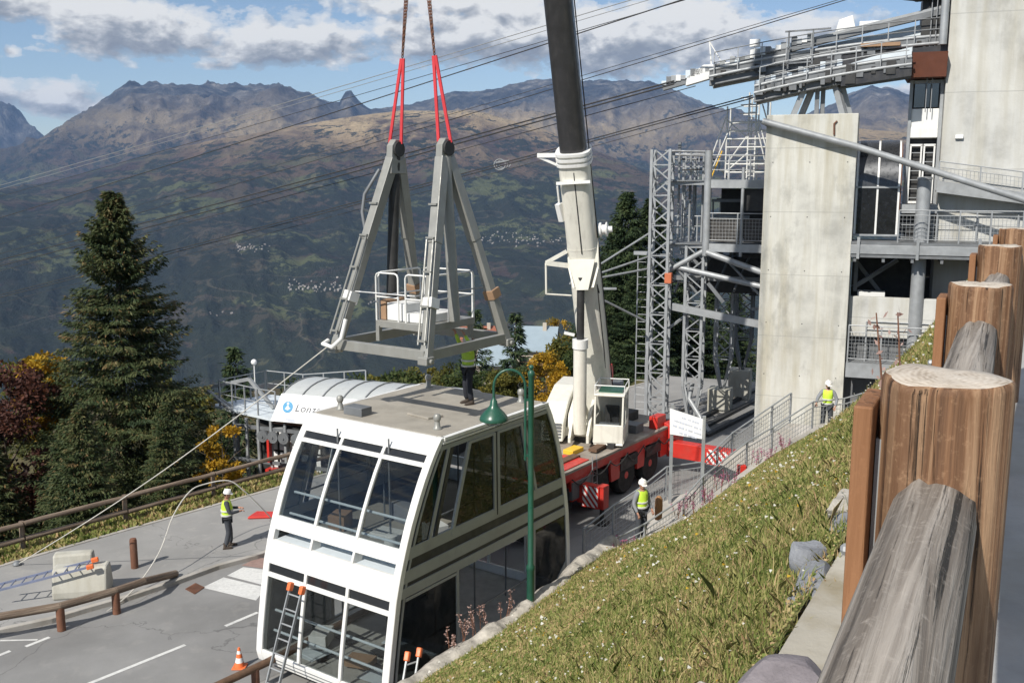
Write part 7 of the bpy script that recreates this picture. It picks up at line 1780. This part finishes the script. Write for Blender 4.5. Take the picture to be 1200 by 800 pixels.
for k, (x, y, s_, lab) in enumerate(((-12.7, 35.2, .62, 'low dense spruce to the right of the tallest one at the fence'), (-15.6, 33.4, .66, 'dark low spruce to the left of the tallest one at the fence'), (-14.3, 31.6, .62, 'squat young spruce right behind the log fence'), (-18.2, 33.0, .72, 'dark spruce at the left end of the log fence'), (-11.9, 32.6, .45, 'smallest young spruce touching the log fence'))):
    tree('spruce_tree', lab, (x, y, gz(x, y)), 8.5, mids, M['needle'], .16, limbs=False, sc=s_, seed=k+1)
red = blob_mesh(5, 8.6, 2.3, 80, 190, .17, .02); x, y = -19.0, 35.6
tree('broadleaf_tree', 'dark red leaved tree at the left edge beside the tall spruce', (x, y, gz(x, y)), 8, red, M['leafred'], .12)
yel = blob_mesh(6, 7.0, 2.0, 60, 130, .19, .15); x, y = -19.6, 40.0
tree('broadleaf_tree', 'green maple topped with bright yellow leaves behind the red leaved tree', (x, y, gz(x, y)-.5), 7, blob_mesh(16, 9.8, 2.2, 70, 130, .19, .2), M['leafolive'], .12)
tree('broadleaf_tree', 'bright yellow autumn crown left of the tall spruce', (x+.6, y-1.0, gz(x, y)+3.4), 6, blob_mesh(26, 6.3, 1.15, 34, 120, .18, .45), M['leafyellow'], .08)
tree('broadleaf_tree', 'yellow autumn bush in front of the chairlift terminal', (-10.75, 35.2, gz(-10.75, 35.2)), 3.6, blob_mesh(36, 3.4, .8, 26, 90, .14, .2), M['leafyellow'], .05)
for k, (px, py, Y, s_, lab) in enumerate(((275, 405, 58, 1.0, 'small spruce rising behind the rails of the chairlift terminal'), (556, 362, 105, 1.15, 'small spruce left of the cream house behind the hanger'), (604, 366, 118, 1.2, 'pointed spruce standing close by the roof of the cream house'))):
    p = atY(px, py, Y); h_ = max(5, p.z-gz(p.x, p.y)); tree('spruce_tree', lab, (p.x, p.y, p.z-h_), 7, sm, M['needle2'], .12, limbs=False, sc=h_/7, seed=k+11)
for k, (px, py, Y, lab) in enumerate(((735, 224, 58, 'tall dark spruce just left of the tall lattice mast'), (764, 232, 62, 'tall dark spruce behind the tall lattice mast'), (706, 300, 60, 'dark spruce close behind the crane boom'), (722, 268, 66, 'dark spruce between the boom and the stay boom'), (800, 330, 64, 'dark spruce under the left bay of the steel platform'), (832, 335, 62, 'dark spruce in the shade below the steel platform'), (862, 340, 66, 'dark spruce showing beside the pillar under the platform'), (690, 385, 62, 'dark low spruce behind the cab of the crane'), (748, 305, 55, 'broad spruce close behind the thin ladder mast'), (716, 335, 56, 'broad lower spruce right of the luffing cylinder'))):
    p = atY(px, py, Y); zg = gz(p.x, p.y); h_ = p.z-zg; tree('spruce_tree', lab, (p.x, p.y, zg), 14, mid2, M['needle2'], .22, limbs=False, sc=h_/14, seed=k+21)
ol = blob_mesh(41, 6, 2.2, 46, 110, .22, .1); gr_ = blob_mesh(42, 6, 2.3, 50, 110, .22, .08); ye2 = blob_mesh(43, 6, 2.0, 42, 110, .22, .1)
spots = ((395, 443, 62, ol, 'leafolive', 'olive green tree just right of the terminal canopy'), (437, 432, 66, gr_, 'leafgreen', 'round green tree behind the roof of the cabin at the hanger foot'), (478, 428, 70, ol, 'leafolive', 'yellowish tree below the front foot of the hanger'), (520, 424, 64, ye2, 'leafolive', 'olive autumn tree left of the worker on the cabin roof'), (205, 436, 50, ol, 'leafolive', 'thin olive tree right of the tall spruce above the terminal deck'),
         (650, 369, 185, ye2, 'leafyellow', 'bright yellow tree beside the cream house'), (668, 388, 60, ol, 'leafolive', 'large olive tree left of the crane boom'), (690, 420, 58, gr_, 'leafgreen', 'green tree behind the white engine cover of the crane'), (352, 440, 75, gr_, 'leafgreen', 'green tree behind the ridge of the terminal canopy'), (232, 500, 44, gr_, 'leafgreen', 'green bush beneath the deck of the chairlift terminal'))
for k, (px, py, Y, dt, mt, lab) in enumerate(spots):
    p = atY(px, py, Y); zg = gz(p.x, p.y); h_ = min(max(3.2, p.z-zg), 11); 
    key = (id(dt[0]), mt)
    dd = dt
    o = tree('broadleaf_tree', lab, (p.x, p.y, p.z-h_), 6, dd, M[mt], .12, sc=h_/6*.93, seed=k+51)
    ch = [c_ for c_ in o.children if c_.name.startswith('crown')][0]
    if ch.data.materials[0] != M[mt]:
        ch.material_slots[0].link = 'OBJECT'; ch.material_slots[0].material = M[mt]
bushes = ((420, 441, 45, 'leafgreen'), (447, 434, 46, 'leafolive'), (474, 430, 45, 'leafgreen'), (503, 427, 47, 'leafolive'), (531, 431, 46, 'leafgreen'), (560, 424, 48, 'leafgreen'), (586, 432, 46, 'leafolive'), (613, 447, 47, 'leafgreen'), (640, 464, 46, 'leafyellow'), (664, 425, 49, 'leafgreen'), (686, 428, 50, 'leafgreen'), (395, 446, 47, 'leafolive'), (408, 444, 50, 'leafgreen'), (462, 424, 51, 'leafgreen'))
where = ('above the left rear corner of the cabin roof', 'under the left foot of the hanger', 'between the two front feet of the hanger', 'just right of the front foot of the hanger', 'left of the legs of the worker on the roof', 'right of the legs of the worker on the roof', 'behind the bell of the street lamp', 'behind the arm of the street lamp', 'below the cream house', 'left of the white engine cover of the crane', 'right behind the luffing cylinder of the crane', 'beside the end of the terminal canopy', 'behind the middle of the terminal canopy', 'rising behind the gap between the hanger feet')
kn = {'leafgreen': 'dark green bush', 'leafolive': 'yellowish olive bush', 'leafyellow': 'orange yellow autumn bush'}
bd = [blob_mesh(61, 5, 2.1, 60, 120, .20, .03), blob_mesh(62, 5, 1.9, 56, 120, .20, .03)]
for k, ((px, py, Y, mt), wh) in enumerate(zip(bushes, where)):
    p = atY(px, py, Y); zg = gz(p.x, p.y); h_ = max(3.0, p.z-zg)
    o = tree('bush', kn[mt]+' '+wh, (p.x, p.y, zg), 5, bd[k % 2], M[mt], .08, sc=h_/5*.9, seed=k+81, cat='bush')
    ch = [c_ for c_ in o.children if c_.name.startswith('crown')][0]
    if ch.data.materials[0] != M[mt]:
        ch.material_slots[0].link = 'OBJECT'; ch.material_slots[0].material = M[mt]
# verge
def smp_verge(n):
    s_ = rng.uniform(1, 22, n); q = rng.uniform(28.05, 30.2, n)
    x = DR.x*s_+NR.x*q; y = DR.y*s_+NR.y*q
    return np.stack([x, y, ground_near(x, y)], 1)
ver = MB(); 
vp = [rn(-4, 28.05), rn(30, 28.05), rn(30, 30.3), rn(-4, 30.3)]
blades(16000, None, (.08, .26), 'verge_grass', M['grass'], smp_verge, .010)
# fireweed at the walls
def weed(label, p, h_, n_, mat, seed, group, spread=.18):
    o = thing('fireweed_plant', label, 'plant', p, 0, group); rq = random.Random(seed)
    b = MB(); PV = []
    for k in range(n_):
        a = Vector(p)+Vector((rq.uniform(-spread, spread), rq.uniform(-spread, spread), -.05)); tp = a+Vector((rq.uniform(-.12, .12), rq.uniform(-.12, .12), h_*rq.uniform(.7, 1.1)))
        b.tube([a, a.lerp(tp, .5)+Vector((.01, 0, 0)), tp], [.010, .008, .004], 5)
        for j in range(26): PV.append(a.lerp(tp, rq.uniform(.45, 1.0))+Vector((rq.gauss(0, .022), rq.gauss(0, .022), 0)))
    b.build('stem', M['rust'], o)
    V = np.array([tuple(v) for v in PV]); g = np.random.default_rng(seed); N = len(V)
    q, Fq = leaf_quads(V, unit(g.normal(0, 1, (N, 3))), g.uniform(.03, .06, N), g.uniform(.02, .035, N), unit(g.normal(0, 1, (N, 3))))
    np_mesh('blossom', q, Fq, mat, {'rnd': g.uniform(0, 1, N)}, parent=o)
GW = 'seeding fireweed on the stone wall'
for k, (px, py, Y) in enumerate(((528, 770, 18.2), (546, 752, 18.6), (552, 742, 18.7), (566, 738, 19.0), (590, 722, 19.4))):
    p = atY(px, py, Y); weed('pale pink fireweed stalk gone to seed on the stone wall beside the cabin', p, .62, 3, M['seed'], k, GW, .1)
GP = 'pink fireweed along the ramp'
for k, (px, py, Y) in enumerate(((728, 648, 23.9), (806, 604, 25.8), (818, 592, 26.4), (850, 572, 27.6), (895, 545, 28.9), (912, 545, 28.7), (925, 530, 29.4))):
    p = atY(px, py, Y); weed('clump of pink fireweed flowering at the edge of the bank by the sloping railing', p, .55, 9, M['pink'], k+20, GP, .35)
p = Vector((2.05, 4.9, ZT)); weed('tall dry fireweed stalk beside the second railing post', (2.25, 5.55, ZT-.15), 1.45, 2, M['seed'], 77, None, .06)

# ------------------------------------------------------------------ camera and output
cd = bpy.data.cameras.new('camera'); co_ = bpy.data.objects.new('camera', cd); C.objects.link(co_)
cd.sensor_width = 36; cd.lens = 36*F/1200; cd.clip_start = .05; cd.clip_end = 60000
co_.location = EYE; co_.rotation_euler = (PI/2-PITCH, 0, 0)
sc_ = bpy.context.scene; sc_.camera = co_
sc_.render.engine = 'CYCLES'
sc_.cycles.max_bounces = 6; sc_.cycles.diffuse_bounces = 3; sc_.cycles.glossy_bounces = 3; sc_.cycles.transmission_bounces = 4; sc_.cycles.transparent_max_bounces = 16; sc_.cycles.volume_bounces = 0
sc_.cycles.use_denoising = True; sc_.cycles.sample_clamp_indirect = 6
sc_.view_settings.view_transform = 'Standard'; sc_.view_settings.look = 'None'; sc_.view_settings.exposure = .35; sc_.view_settings.gamma = 1
